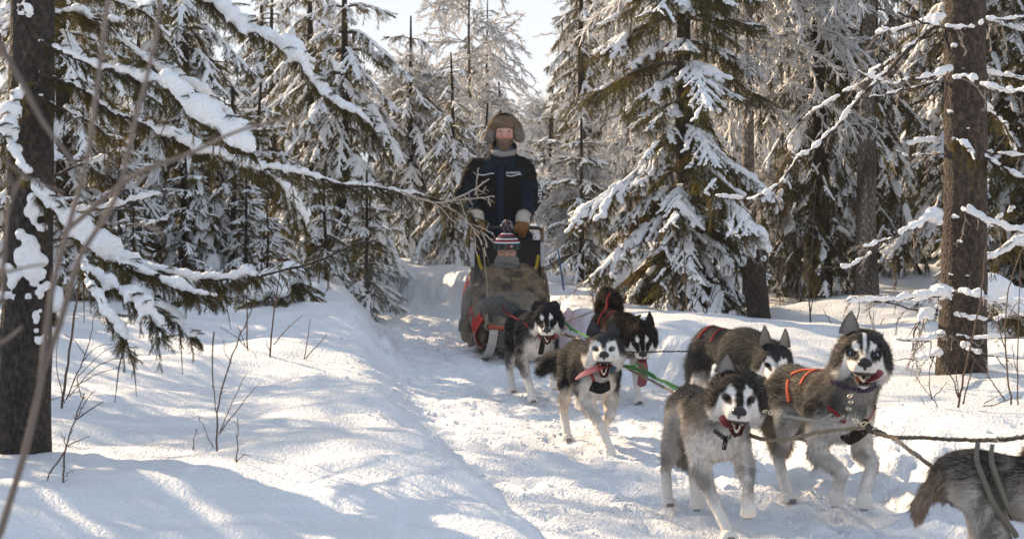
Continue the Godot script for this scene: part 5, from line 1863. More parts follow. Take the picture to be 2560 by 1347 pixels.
func dog_specs() -> Array:
	var W := WHITE
	return [
		{   # 0 dark dog ahead of the sled
			"label": "black and grey husky with black cap and raised tail just ahead of the sled", "at": Vector3(0.13, 0.0, -12.56), "yaw": 0.20,
			"head": Vector3(0.01, 0.575, 0.46), "turn": Vector3(0.18, -0.20, 0.03), "jaw": 22.0, "head_scale": 1.22, "yoke": 0.6, "yoke_y": 0.50,
			"dark": Color(0.009, 0.009, 0.011), "mid": Color(0.055, 0.055, 0.058), "light": Color(0.396, 0.369, 0.342), "face": W, "leg": Color(0.78, 0.73, 0.67),
			"saddle": 0.27, "bib": 0.85, "bib_top": 0.47, "mottle": 0.4, "chest": Color(0.74, 0.71, 0.68), "leg_dark": 0.9, "ruff": 0.7, "mask": 1.0, "brow": Vector2(0.011, 0.015), "brow_at": Vector2(0.024, 0.032), "stripe": 0.012, "stripe_to": 0.10, "peak": -0.02,
			"tail_a": Color(0.10, 0.10, 0.105), "tail_b": Color(0.20, 0.195, 0.19), "tail": [Vector3(-0.04, 0.56, -0.42), Vector3(-0.14, 0.60, -0.44), Vector3(-0.24, 0.60, -0.42)], "tail_r": [0.04, 0.05, 0.06, 0.045],
			"ears": [{"back": -0.7, "tall": 0.055, "lean": 0.5, "fold": 0.3}, {"back": -0.7, "tall": 0.055, "lean": 0.5, "fold": 0.3}], "ear_in": Color(0.035, 0.035, 0.035), "iris": Color(0.06, 0.03, 0.015), "grizzle": 0.22, "tips": Color(0.294, 0.294, 0.294),
			"fa": [Vector3(-0.07, 0.13, 0.26), Vector3(-0.055, 0.022, 0.30)], "fb": [Vector3(0.085, 0.24, 0.36), Vector3(0.10, 0.14, 0.30), Vector3(0, -0.9, 0.5)],
			"ha": [Vector3(-0.09, 0.16, -0.30), Vector3(-0.085, 0.022, -0.23)], "hb": [Vector3(0.07, 0.22, -0.50), Vector3(0.075, 0.12, -0.55), Vector3(0, -1, -0.3)],
			"tongue": [Vector3(0.015, -0.078, 0.10), Vector3(0.036, -0.072, 0.110), Vector3(0.050, -0.064, 0.105), Vector3(0.058, -0.078, 0.10)], "tongue_w": 0.017,
		},
		{   # 1 blue eyes, long tongue
			"label": "grey and white husky with pale blue eyes and its long tongue flung to one side", "at": Vector3(0.44, 0.0, -10.45), "yaw": 0.16,
			"head": Vector3(0.0, 0.60, 0.44), "turn": Vector3(-0.02, -0.20, 0.0), "jaw": 31.0, "head_scale": 1.2, "cap_side": 0.035, "cap_out": -0.03, "yoke": 0.85, "yoke_y": 0.44,
			"dark": Color(0.015, 0.015, 0.017), "mid": Color(0.050, 0.048, 0.046), "light": Color(0.468, 0.432, 0.396), "face": Color(0.74, 0.71, 0.68), "leg": Color(0.78, 0.73, 0.67), "cap": Color(0.034, 0.036, 0.041),
			"saddle": 0.25, "bib": 0.85, "bib_top": 0.56, "chest": Color(0.80, 0.75, 0.69), "grizzle": 0.12, "tips": Color(0.252, 0.245, 0.238), "leg_dark": 0.25, "ruff": 0.75, "brow": Vector2(0.021, 0.020), "brow_at": Vector2(0.032, 0.022), "stripe": 0.006, "stripe_to": 0.075, "peak": 0.004,
			"hind_amount": 0.3, "hind": Color(0.210, 0.140, 0.070), "tail_a": Color(0.024, 0.024, 0.027), "tail_b": Color(0.02, 0.02, 0.022), "tail": [Vector3(-0.06, 0.46, -0.46), Vector3(-0.12, 0.42, -0.52), Vector3(-0.17, 0.37, -0.56)], "tail_r": [0.035, 0.04, 0.045, 0.03],
			"ears": [{"back": -0.25, "out": 0.2, "lean": 0.08, "tall": 0.075}, {"back": -0.35, "out": 0.2, "lean": 0.02, "tall": 0.075}], "ear_in": Color(0.063, 0.063, 0.070), "ear": Color(0.036, 0.036, 0.039), "iris": Color(0.22, 0.33, 0.40),
			"fa": [Vector3(0.0, 0.16, 0.36), Vector3(0.04, 0.03, 0.42), Vector3(0.3, -0.8, 0.5)], "fb": [Vector3(0.07, 0.21, 0.30), Vector3(0.055, 0.12, 0.18), Vector3(0, -1, -0.3)],
			"ha": [Vector3(-0.10, 0.16, -0.22), Vector3(-0.095, 0.022, -0.14)], "hb": [Vector3(0.07, 0.26, -0.52), Vector3(0.075, 0.17, -0.58), Vector3(0, -1, -0.3)],
			"tongue": [Vector3(0.0, -0.070, 0.10), Vector3(-0.030, -0.082, 0.125), Vector3(-0.075, -0.100, 0.13), Vector3(-0.110, -0.118, 0.12), Vector3(-0.128, -0.130, 0.11)], "tongue_w": 0.024,
		},
		{   # 2 brown dog with a lowered head
			"label": "brown and black husky with curled tan tail and head hung low over a long tongue", "at": Vector3(0.73, 0.0, -12.45), "yaw": 0.16,
			"head": Vector3(0.06, 0.455, 0.46), "turn": Vector3(0.36, -0.16, 0.0), "jaw": 24.0, "head_scale": 1.2, "rump": 0.03,
			"dark": Color(0.011, 0.009, 0.009), "mid": Color(0.072, 0.050, 0.034), "light": Color(0.324, 0.279, 0.234), "face": Color(0.74, 0.71, 0.68), "leg": Color(0.78, 0.73, 0.67),
			"saddle": 0.34, "bib": 0.5, "bib_top": 0.30, "leg_dark": 0.5, "ruff": 0.8, "mask": 1.0, "brow": Vector2(0.011, 0.017), "brow_at": Vector2(0.026, 0.030), "stripe": 0.013, "stripe_to": 0.12, "peak": -0.02, "stripe_dark": 0.8,
			"hind": Color(0.140, 0.084, 0.042), "tail_a": Color(0.20, 0.13, 0.075), "tail_b": Color(0.46, 0.33, 0.21), "tail": [Vector3(-0.01, 0.60, -0.40), Vector3(0.0, 0.68, -0.33), Vector3(0.03, 0.66, -0.24), Vector3(0.06, 0.60, -0.22)], "tail_r": [0.045, 0.055, 0.06, 0.055, 0.035],
			"ears": [{"back": -0.6, "out": 0.9, "fold": 0.4, "tall": 0.085}, {"back": -0.3, "out": 0.5, "tall": 0.08}], "ear_in": Color(0.035, 0.032, 0.028), "iris": Color(0.07, 0.035, 0.015), "grizzle": 0.16, "tips": Color(0.210, 0.161, 0.112),
			"fa": [Vector3(-0.07, 0.2, 0.1), Vector3(-0.06, 0.12, 0.0), Vector3(0, -1, -0.3)], "fb": [Vector3(0.085, 0.14, 0.24), Vector3(0.085, 0.022, 0.26)],
			"ha": [Vector3(-0.10, 0.16, -0.30), Vector3(-0.095, 0.022, -0.23)], "hb": [Vector3(0.08, 0.18, -0.44), Vector3(0.085, 0.05, -0.42)],
			"tongue": [Vector3(0.0, -0.072, 0.11), Vector3(0.004, -0.105, 0.135), Vector3(0.006, -0.16, 0.12), Vector3(0.004, -0.22, 0.09), Vector3(0.0, -0.26, 0.06)], "tongue_w": 0.024, "tongue_up": Vector3(0, 0.3, 1),
		},
		{   # 3 grey dog behind
			"label": "grey husky with one eye squeezed shut, half hidden behind the front pair", "at": Vector3(1.33, 0.0, -10.85), "yaw": 0.28,
			"head": Vector3(0.03, 0.455, 0.50), "turn": Vector3(0.25, -0.30, -0.10), "jaw": 16.0, "head_scale": 1.15, "wide": 1.1,
			"dark": Color(0.028, 0.028, 0.028), "mid": Color(0.049, 0.049, 0.048), "light": Color(0.195, 0.190, 0.185), "face": Color(0.74, 0.71, 0.68), "scale": 1.07, "leg": Color(0.78, 0.73, 0.67),
			"saddle": 0.30, "bib": 0.6, "bib_top": 0.30, "ruff": 0.8, "brow": Vector2(0.022, 0.024), "brow_at": Vector2(0.030, 0.022), "stripe": 0.006, "stripe_to": 0.06, "peak": 0.015, "cap_shift": 0.004,
			"tail_a": Color(0.036, 0.036, 0.036), "tail_b": Color(0.1, 0.1, 0.1), "tail": [Vector3(-0.01, 0.44, -0.46), Vector3(-0.02, 0.34, -0.50), Vector3(-0.02, 0.22, -0.50)],
			"ears": [{"back": -0.15, "out": -0.2, "lean": 0.10, "tall": 0.10}, {"back": -0.15, "out": 0.55, "lean": 0.05, "tall": 0.09}], "ear": Color(0.042, 0.042, 0.042), "ear_in": Color(0.238, 0.217, 0.203), "iris": Color(0.05, 0.04, 0.03), "grizzle": 0.2, "tips": Color(0.219, 0.216, 0.209),
			"fa": [Vector3(-0.07, 0.14, 0.26), Vector3(-0.07, 0.022, 0.30)], "fb": [Vector3(0.085, 0.22, 0.10), Vector3(0.085, 0.12, 0.04), Vector3(0, -1, -0.3)],
			"ha": [Vector3(-0.09, 0.16, -0.40), Vector3(-0.085, 0.022, -0.36)], "hb": [Vector3(0.08, 0.18, -0.26), Vector3(0.085, 0.03, -0.2)],
			"shut": -1.0,
		},
		{   # 4 near dog on the left
			"label": "tan grey husky with brown eyes, dark stripe down its nose and a black chest strap", "at": Vector3(0.89, 0.0, -8.28), "yaw": 0.13,
			"head": Vector3(0.035, 0.625, 0.46), "turn": Vector3(0.10, -0.22, -0.09), "jaw": 21.0, "head_scale": 1.36, "yoke": 0.8, "yoke_y": 0.455,
			"dark": Color(0.027, 0.025, 0.024), "mid": Color(0.143, 0.128, 0.113), "light": Color(0.365, 0.333, 0.301), "face": Color(0.74, 0.71, 0.68), "leg": Color(0.78, 0.73, 0.67), "cap": Color(0.018, 0.015, 0.014), "chest": Color(0.80, 0.75, 0.69),
			"saddle": 0.49, "bib": 1.15, "bib_top": 0.52, "leg_dark": 0.65, "ruff": 0.9, "mask": 0.25, "brow": Vector2(0.015, 0.020), "brow_at": Vector2(0.026, 0.026), "stripe": 0.016, "stripe_to": 0.128, "peak": -0.02,
			"hind": Color(0.279, 0.251, 0.219), "hind_amount": 0.35, "tail_a": Color(0.090, 0.072, 0.054), "tail_b": Color(0.3, 0.25, 0.2), "tail": [Vector3(0.02, 0.42, -0.46), Vector3(0.03, 0.32, -0.50), Vector3(0.03, 0.20, -0.50)],
			"ears": [{"back": -0.30, "out": 0.3, "lean": 0.06, "tall": 0.062}, {"back": -1.2, "out": 0.9, "lean": 0.4, "fold": 0.5, "tall": 0.06}], "ear": Color(0.036, 0.030, 0.027), "ear_in": Color(0.30, 0.27, 0.25), "iris": Color(0.075, 0.032, 0.013), "grizzle": 0.2, "tips": Color(0.396, 0.361, 0.322),
			"fa": [Vector3(-0.045, 0.14, 0.36), Vector3(-0.01, 0.022, 0.46)], "fb": [Vector3(0.10, 0.24, 0.38), Vector3(0.105, 0.13, 0.37), Vector3(0, -1, 0.25)],
			"ha": [Vector3(-0.11, 0.17, -0.34), Vector3(-0.115, 0.03, -0.28)], "hb": [Vector3(-0.02, 0.20, -0.16), Vector3(-0.01, 0.07, -0.14), Vector3(0, -0.9, 0.5)],
			"tongue": [Vector3(-0.012, -0.080, 0.085), Vector3(-0.030, -0.078, 0.098), Vector3(-0.043, -0.066, 0.092), Vector3(-0.049, -0.050, 0.080)], "tongue_w": 0.013,
		},
		{   # 5 near dog on the right, blue eyes
			"scale": 1.1, "label": "tall tan and grey husky with blue eyes, purple collar and an orange strapped harness", "at": Vector3(1.47, 0.0, -8.60), "yaw": 0.27,
			"head": Vector3(0.0, 0.70, 0.42), "turn": Vector3(-0.02, -0.42, -0.04), "jaw": 15.0, "head_scale": 1.25,
			"dark": Color(0.038, 0.035, 0.033), "mid": Color(0.189, 0.172, 0.154), "light": Color(0.432, 0.407, 0.372), "face": Color(0.74, 0.71, 0.68), "leg": Color(0.78, 0.73, 0.67), "cap": Color(0.013, 0.013, 0.013), "chest": Color(0.74, 0.69, 0.63),
			"saddle": 0.40, "bib": 1.2, "bib_top": 0.43, "leg_dark": 0.3, "ruff": 0.55, "bar": 0.85, "mask": 0.9, "brow": Vector2(0.012, 0.015), "brow_at": Vector2(0.028, 0.032), "stripe": 0.008, "stripe_to": 0.055, "peak": 0.0, "blaze": 0.9,
			"hind": Color(0.098, 0.084, 0.070), "tail_a": Color(0.060, 0.048, 0.036), "tail_b": Color(0.36, 0.27, 0.19), "tail": [Vector3(-0.03, 0.42, -0.45), Vector3(-0.02, 0.31, -0.45), Vector3(0.0, 0.20, -0.40)],
			"ears": [{"back": -0.12, "out": 0.2, "lean": -0.02, "tall": 0.078}, {"back": -0.9, "out": 1.0, "lean": 0.1, "fold": 0.5, "tall": 0.085}], "ear": Color(0.054, 0.048, 0.042), "ear_in": Color(0.30, 0.27, 0.25), "iris": Color(0.22, 0.32, 0.42), "grizzle": 0.2, "tips": Color(0.373, 0.349, 0.318),
			"fa": [Vector3(-0.055, 0.20, 0.34), Vector3(-0.045, 0.10, 0.27), Vector3(0, -1, -0.25)], "fb": [Vector3(0.075, 0.235, 0.36), Vector3(0.025, 0.11, 0.38), Vector3(-0.2, -0.9, 0.3)],
			"ha": [Vector3(-0.10, 0.17, -0.20), Vector3(-0.10, 0.022, -0.11)], "hb": [Vector3(0.08, 0.24, -0.50), Vector3(0.085, 0.15, -0.57), Vector3(0, -1, -0.3)],
			"tongue": [Vector3(0.010, -0.076, 0.10), Vector3(0.030, -0.070, 0.108), Vector3(0.046, -0.056, 0.102), Vector3(0.052, -0.040, 0.095)], "tongue_w": 0.015,
		},
		{   # 6 leader seen from behind, cut by the frame
			"label": "grey brown husky cut by the frame, seen from behind with a grey harness strap", "scale": 1.10, "at": Vector3(1.90, -0.02, -6.15), "yaw": 1.32,
			"head": Vector3(0.05, 0.62, 0.46), "turn": Vector3(0, 0.2, 0), "jaw": 10.0, "rump": 0.03, "wide": 1.1,
			"dark": Color(0.052, 0.046, 0.040), "mid": Color(0.291, 0.255, 0.213), "light": Color(0.443, 0.408, 0.368), "face": W, "leg": Color(0.78, 0.73, 0.67),
			"saddle": 0.50, "bib": 0.8, "bib_top": 0.4, "bar": 0.7, "grizzle": 0.3, "tips": Color(0.532, 0.499, 0.454),
			"hind": Color(0.458, 0.418, 0.373), "hind_amount": 0.6, "tail_a": Color(0.10, 0.075, 0.055), "tail_b": Color(0.30, 0.22, 0.16), "tail": [Vector3(-0.02, 0.47, -0.42), Vector3(-0.02, 0.42, -0.45), Vector3(-0.01, 0.38, -0.45)], "tail_r": [0.03, 0.026, 0.024, 0.016], "tail_hair": 0.028,
			"ears": [{}, {}], "iris": Color(0.06, 0.03, 0.015),
			"fa": [Vector3(-0.07, 0.14, 0.30), Vector3(-0.07, 0.022, 0.34)], "fb": [Vector3(0.085, 0.22, 0.16), Vector3(0.085, 0.12, 0.10), Vector3(0, -1, -0.3)],
			"ha": [Vector3(-0.09, 0.16, -0.34), Vector3(-0.085, 0.022, -0.27)], "hb": [Vector3(0.09, 0.17, -0.40), Vector3(0.095, 0.03, -0.34)],
		},
		{   # 7 dark brown leader
			"label": "dark brown husky at the right edge of the picture, only its rump showing", "at": Vector3(2.52, 0.0, -7.00), "yaw": 1.45,
			"head": Vector3(0.0, 0.64, 0.46), "turn": Vector3(0, 0.1, 0), "jaw": 10.0, "rump": 0.06,
			"dark": Color(0.011, 0.009, 0.007), "mid": Color(0.032, 0.024, 0.019), "light": Color(0.151, 0.120, 0.098), "face": W, "leg": Color(0.78, 0.73, 0.67),
			"saddle": 0.22, "bib": 0.6, "bib_top": 0.4, "grizzle": 0.2, "tips": Color(0.178, 0.144, 0.119),
			"tail_a": Color(0.030, 0.018, 0.012), "tail_b": Color(0.12, 0.07, 0.05), "tail": [Vector3(-0.02, 0.50, -0.46), Vector3(-0.03, 0.42, -0.50), Vector3(-0.02, 0.34, -0.51)],
			"ears": [{}, {}], "iris": Color(0.06, 0.03, 0.015),
			"fa": [Vector3(-0.07, 0.14, 0.30), Vector3(-0.07, 0.022, 0.34)], "fb": [Vector3(0.085, 0.22, 0.16), Vector3(0.085, 0.12, 0.10), Vector3(0, -1, -0.3)],
			"ha": [Vector3(-0.09, 0.16, -0.34), Vector3(-0.085, 0.022, -0.27)], "hb": [Vector3(0.09, 0.17, -0.40), Vector3(0.095, 0.03, -0.34)],
		},
	]


func build_dogs() -> Array:
	var specs := dog_specs()
	for s: Dictionary in specs:
		build_dog(s)
	var red := Color(0.26, 0.035, 0.03)
	var orange := Color(0.46, 0.10, 0.055)
	var black := Color(0.012, 0.012, 0.013)
	var front := Vector3(0, 0, -1)
	var down := Vector3.DOWN
	# black dog: red neck straps meeting in a V, black strap down the chest
	for x: float in [-1.0, 1.0]:
		strap(specs[0], "neck_strap", [Vector3(x * 0.13, 0.60, 0.33), Vector3(x * 0.09, 0.52, 0.3), Vector3(x * 0.01, 0.44, 0.3)], front, 0.018, red, 0.005)
	strap(specs[0], "chest_strap", [Vector3(0, 0.45, 0.3), Vector3(0, 0.39, 0.3), Vector3(0, 0.33, 0.3)], front, 0.035, black)
	# blue-eyed dog: collar, red strap, dark chest pad
	strap(specs[1], "collar", [Vector3(0.02, 0.475, 0.3), Vector3(0.07, 0.49, 0.3), Vector3(0.115, 0.53, 0.3)], front, 0.028, Color(0.05, 0.09, 0.14))
	strap(specs[1], "neck_strap", [Vector3(-0.10, 0.52, 0.3), Vector3(-0.06, 0.45, 0.3), Vector3(-0.035, 0.40, 0.3)], front, 0.018, red, 0.005)
	strap(specs[1], "chest_pad", [Vector3(-0.055, 0.385, 0.3), Vector3(0, 0.365, 0.3), Vector3(0.055, 0.385, 0.3)], front, 0.075, black)
	# brown dog: red straps over the back
	for z: float in [-0.05, -0.20]:
		strap(specs[2], "back_strap", [Vector3(-0.13, 0.5, z + 0.03), Vector3(-0.07, 0.6, z), Vector3(0.0, 0.6, z - 0.02)], down, 0.018, red, 0.007)
	strap(specs[2], "side_strap", [Vector3(0.10, 0.44, -0.30), Vector3(0.1, 0.46, -0.1), Vector3(0.1, 0.46, 0.12)], Vector3(-1, 0, 0), 0.022, red)
	# grey dog
	for z: float in [-0.10, -0.26]:
		strap(specs[3], "back_strap", [Vector3(-0.11, 0.5, z + 0.02), Vector3(-0.06, 0.6, z), Vector3(0.01, 0.6, z - 0.02)], down, 0.018, red, 0.007)
	strap(specs[3], "collar", [Vector3(-0.06, 0.36, 0.4), Vector3(0.02, 0.335, 0.4), Vector3(0.09, 0.36, 0.4)], front, 0.030, Color(0.06, 0.06, 0.12))
	# tan dog: black straps meeting on the chest
	for x: float in [-1.0, 1.0]:
		strap(specs[4], "chest_strap", [Vector3(x * 0.05, 0.465, 0.3), Vector3(x * 0.028, 0.445, 0.3), Vector3(x * 0.0, 0.425, 0.3)], front, 0.022, black, 0.004)
	strap(specs[4], "chest_strap", [Vector3(0, 0.435, 0.3), Vector3(0, 0.405, 0.3), Vector3(0, 0.375, 0.3)], front, 0.022, black, 0.004)
	# blue-eyed tan dog: purple collar, orange back straps, red chest strap and brown pad
	strap(specs[5], "collar", [Vector3(-0.10, 0.585, 0.4), Vector3(-0.04, 0.555, 0.4), Vector3(0.03, 0.55, 0.4), Vector3(0.09, 0.575, 0.4)], front, 0.022, Color(0.05, 0.03, 0.075), 0.004)
	strap(specs[5], "back_strap", [Vector3(-0.2, 0.44, -0.10), Vector3(-0.2, 0.49, -0.13), Vector3(-0.2, 0.53, -0.15)], Vector3(1, 0, 0), 0.022, orange)
	strap(specs[5], "back_strap", [Vector3(-0.06, 0.6, -0.16), Vector3(0.0, 0.6, -0.02), Vector3(0.06, 0.6, 0.10)], down, 0.016, orange, 0.008)
	strap(specs[5], "back_strap", [Vector3(-0.09, 0.6, 0.0), Vector3(-0.05, 0.6, -0.01), Vector3(0.02, 0.6, -0.01)], down, 0.020, orange, 0.008)
	for x: float in [-1.0, 1.0]:
		strap(specs[5], "neck_strap", [Vector3(x * 0.105, 0.47, 0.3), Vector3(x * 0.075, 0.44, 0.3), Vector3(x * 0.05, 0.41, 0.3)], front, 0.018, red, 0.004)
	strap(specs[5], "chest_pad", [Vector3(0.06, 0.405, 0.3), Vector3(0.02, 0.36, 0.3), Vector3(-0.03, 0.325, 0.3)], front, 0.07, Color(0.022, 0.016, 0.013))
	# leader seen from behind: two grey straps round the loin
	for z: float in [-0.27, -0.225]:
		strap(specs[6], "loin_strap", [Vector3(0.0, 0.62, z), Vector3(-0.10, 0.58, z), Vector3(-0.16, 0.48, z + 0.05), Vector3(-0.15, 0.40, z + 0.12)], Vector3(0.7, -0.6, 0), 0.015, Color(0.15, 0.135, 0.11), 0.022)
	strap(specs[7], "back_strap", [Vector3(0.0, 0.62, -0.2), Vector3(-0.10, 0.6, -0.18), Vector3(-0.16, 0.5, -0.14)], Vector3(0.6, -0.7, 0), 0.018, orange)
	return specs


# ---------------------------------------------------------------- hair and fur strands grown from a mesh
func strands(src: MB, per_m2: float, len_: float, wd: float, flow: Vector3, lift: float, messy: float, keep: Callable, tip := Color(-1, 0, 0), share := 0.3) -> MB:
	var fm := MB.new()
	for t in range(0, src.ix.size(), 3):
		var i := src.ix[t]
		var j := src.ix[t + 1]
		var k := src.ix[t + 2]
		var mid := (src.v[i] + src.v[j] + src.v[k]) / 3.0
		var amount: float = keep.call(mid)
		if amount <= 0.0:
			continue
		var want := (src.v[j] - src.v[i]).cross(src.v[k] - src.v[i]).length() * 0.5 * per_m2 * amount
		for q in int(want) + (1 if rng.randf() < want - int(want) else 0):
			var u := rng.randf()
			var w := rng.randf()
			if u + w > 1.0:
				u = 1.0 - u
				w = 1.0 - w
			var p := src.v[i] * (1.0 - u - w) + src.v[j] * u + src.v[k] * w
			var nn := src.n[i]
			var f := flow - nn * flow.dot(nn)
			var dir := (f.normalized() + nn * lift * rng.randf_range(0.4, 1.6) + rv(messy)).normalized()
			var side := dir.cross(nn).normalized() * wd * 0.5
			var c0 := src.c[i] * rng.randf_range(0.65, 1.25)
			var c1 := c0
			if tip.r >= 0.0 and rng.randf() < share:
				c1 = tip
			fm.tri(p - side - nn * 0.002, p + side - nn * 0.002, p + dir * len_ * rng.randf_range(0.6, 1.2), (nn + dir * 0.2).normalized(), c0, c1)
	return fm


# ---------------------------------------------------------------- the musher
func musher() -> void:
	rng.seed = 71
	var at := Vector3(-0.115, 0.0, -16.45)
	var root := thing("person", "bearded person in a fur hat and navy jacket standing on the sled runners", "person", at)
	root.scale = Vector3(1.05, 1.0, 1.05)
	# body
	var f := Field.new()
	var head := Vector3(0.045, 1.90, 0.06)
	f.ell(head + Vector3(0, 0.035, -0.02), Vector3(0.077, 0.095, 0.098), 0.03)
	f.ell(head + Vector3(0, -0.03, 0.02), Vector3(0.064, 0.085, 0.075), 0.03)
	f.ell(head + Vector3(0, -0.105, 0.055), Vector3(0.036, 0.026, 0.03), 0.03)
	f.cap(head + Vector3(0, -0.02, -0.02), Vector3(0.02, 1.66, 0), 0.058, 0.066, 0.02)
	f.cap(head + Vector3(0, 0.022, 0.094), head + Vector3(0, -0.022, 0.114), 0.009, 0.014, 0.012)
	for x: float in [-1.0, 1.0]:
		f.ell(head + Vector3(x * 0.012, -0.024, 0.103), Vector3(0.009, 0.007, 0.009), 0.006)
		f.cap(head + Vector3(x * 0.012, 0.036, 0.088), head + Vector3(x * 0.05, 0.036, 0.068), 0.010, 0.009, 0.012)
		f.ell(head + Vector3(x * 0.044, -0.015, 0.066), Vector3(0.024, 0.02, 0.02), 0.02)
		f.ell(head + Vector3(x * 0.032, 0.018, 0.099), Vector3(0.014, 0.0065, 0.012), 0.008, Basis.IDENTITY, true)
	f.cap(head + Vector3(-0.022, -0.053, 0.090), head + Vector3(0.022, -0.053, 0.090), 0.008, 0.008, 0.008)
	f.cap(head + Vector3(-0.02, -0.066, 0.088), head + Vector3(0.02, -0.066, 0.088), 0.009, 0.009, 0.008)
	var hm := f.net(0.006)
	for i in hm.v.size():
		var p := hm.v[i] - head
		var c := Color(0.62, 0.37, 0.28)
		c = c.lerp(Color(0.56, 0.23, 0.18), sm(0.05, 0.02, absf(p.x)) * sm(0.03, -0.01, p.y) * 0.6 * sm(-0.05, -0.03, p.y))
		c = c.lerp(Color(0.48, 0.18, 0.14), spot(Vector2(absf(p.x), p.y), Vector2(0.045, -0.015), Vector2(0.03, 0.02)) * 0.7)
		var beard := sm(-0.030, -0.040, p.y) * sm(-0.03, 0.02, p.z)
		beard *= 1.0 - spot(Vector2(p.x, p.y), Vector2(0, -0.0595), Vector2(0.026, 0.010))
		c = c.lerp(Color(0.26, 0.18, 0.12), beard)
		if absf(p.y + 0.0595) < 0.0045 and absf(p.x) < 0.024 and p.z > 0.05:
			c = Color(0.10, 0.04, 0.035)
		elif spot(Vector2(p.x, p.y), Vector2(0, -0.0595), Vector2(0.026, 0.011)) > 0.5 and p.z > 0.05:
			c = Color(0.40, 0.15, 0.13)
		hm.c[i] = c
	var b := Field.new()
	b.cap(Vector3(0.02, 1.62, 0), Vector3(0.02, 1.70, 0.01), 0.07, 0.06, 0.05)
	b.ell(Vector3(0, 1.42, 0), Vector3(0.19, 0.24, 0.12), 0.06)
	b.ell(Vector3(0, 1.08, 0), Vector3(0.17, 0.20, 0.12), 0.06)
	var arms := [[Vector3(-0.20, 1.58, 0), Vector3(-0.30, 1.34, -0.03), Vector3(-0.19, 1.10, 0.30)], [Vector3(0.20, 1.58, 0), Vector3(0.29, 1.33, -0.03), Vector3(0.205, 1.095, 0.30)]]
	for a: Array in arms:
		b.chain(a, [0.065, 0.045, 0.032], 0.04)
	for x: float in [-1.0, 1.0]:
		b.chain([Vector3(x * 0.10, 1.0, 0), Vector3(x * 0.15, 0.58, 0.05), Vector3(x * 0.17, 0.17, -0.02), Vector3(x * 0.18, 0.13, 0.12)], [0.09, 0.065, 0.045, 0.04], 0.03)
	for i in hm.v.size():
		hm.v[i] = head + (hm.v[i] - head) * 1.12 + Vector3(0, -0.012, 0.0)
	var bm := b.net(0.018, Color(0.42, 0.25, 0.19))
	bm.add(hm)
	part("body", bm.mesh(), mats.skin, root)
	# beard strands and brows
	var bs := strands(hm, 90000.0, 0.030, 0.0024, Vector3(0, -1, 0.1), 0.5, 0.3, func(p: Vector3) -> float:
		var q := (p - head + Vector3(0, 0.012, 0)) / 1.12
		return 1.0 if q.y < -0.034 and q.z > -0.01 and q.y > -0.14 and spot(Vector2(q.x, q.y), Vector2(0, -0.0595), Vector2(0.026, 0.011)) < 0.2 else 0.0, Color(0.36, 0.29, 0.22), 0.35)
	bs.add(strands(hm, 90000.0, 0.009, 0.002, Vector3(0.2, 0.1, 0), 0.3, 0.3, func(p: Vector3) -> float:
		var q := (p - head + Vector3(0, 0.012, 0)) / 1.12
		return 1.0 if absf(q.y - 0.040) < 0.006 and absf(q.x) > 0.012 and absf(q.x) < 0.052 and q.z > 0.06 else 0.0))
	part("beard", bs.mesh(), mats.fur, root).set_meta("kind", "stuff")
	for x: float in [-1.0, 1.0]:
		var em := MB.new()
		em.ball(ell_at(Vector3.ZERO, Vector3.ONE * 0.0122), Color(0.26, 0.22, 0.20), 10, 14)
		em.ball(ell_at(Vector3(0, -0.001, 0.0085), Vector3(0.0068, 0.0068, 0.0045)), Color(0.03, 0.035, 0.045), 6, 10)
		part("eye", em.mesh(), mats.eye, root).position = head + Vector3(x * 0.036, 0.0095, 0.084)
	# trousers
	var t := Field.new()
	t.ell(Vector3(0, 1.0, 0), Vector3(0.20, 0.16, 0.15), 0.06)
	for x: float in [-1.0, 1.0]:
		t.chain([Vector3(x * 0.10, 1.0, 0), Vector3(x * 0.16, 0.58, 0.05), Vector3(x * 0.18, 0.20, -0.02)], [0.115, 0.098, 0.088], 0.03)
	var tm := t.net(0.018)
	for i in tm.v.size():
		tm.v[i] += tm.n[i] * noise.get_noise_3d(tm.v[i].x * 7.0, tm.v[i].y * 14.0, tm.v[i].z * 7.0) * 0.016
		tm.c[i] = Color(0.018, 0.022, 0.032)
	tm.smooth()
	part("trousers", tm.mesh(), mats.cloth, root)
	for x: float in [-1.0, 1.0]:
		var g := Field.new()
		g.cap(Vector3(x * 0.18, 0.30, -0.02), Vector3(x * 0.18, 0.15, -0.02), 0.068, 0.062, 0.03)
		g.cap(Vector3(x * 0.18, 0.145, -0.03), Vector3(x * 0.19, 0.14, 0.17), 0.055, 0.045, 0.03)
		part("boot", g.net(0.014, Color(0.03, 0.026, 0.024)).mesh(), mats.plain, root)
	# jacket
	var j := Field.new()
	j.ell(Vector3(0.0, 1.45, 0), Vector3(0.235, 0.25, 0.155), 0.08)
	j.ell(Vector3(0.0, 1.56, -0.005), Vector3(0.235, 0.105, 0.13), 0.06)
	j.ell(Vector3(0.0, 1.12, 0.01), Vector3(0.225, 0.26, 0.165), 0.08)
	j.cap(Vector3(-0.16, 0.93, 0.0), Vector3(0.16, 0.93, 0.0), 0.13, 0.13, 0.06)
	j.cap(Vector3(0.02, 1.62, 0.0), Vector3(0.035, 1.745, 0.01), 0.135, 0.118, 0.05)
	j.ell(Vector3(0.04, 1.80, 0.06), Vector3(0.085, 0.13, 0.115), 0.01, Basis.IDENTITY, true)
	for a: Array in arms:
		j.cap(a[0], a[1], 0.098, 0.086, 0.06)
		j.cap(a[1], a[2] + Vector3(0, 0.02, -0.03), 0.084, 0.070, 0.03)
	var jm := j.net(0.0125)
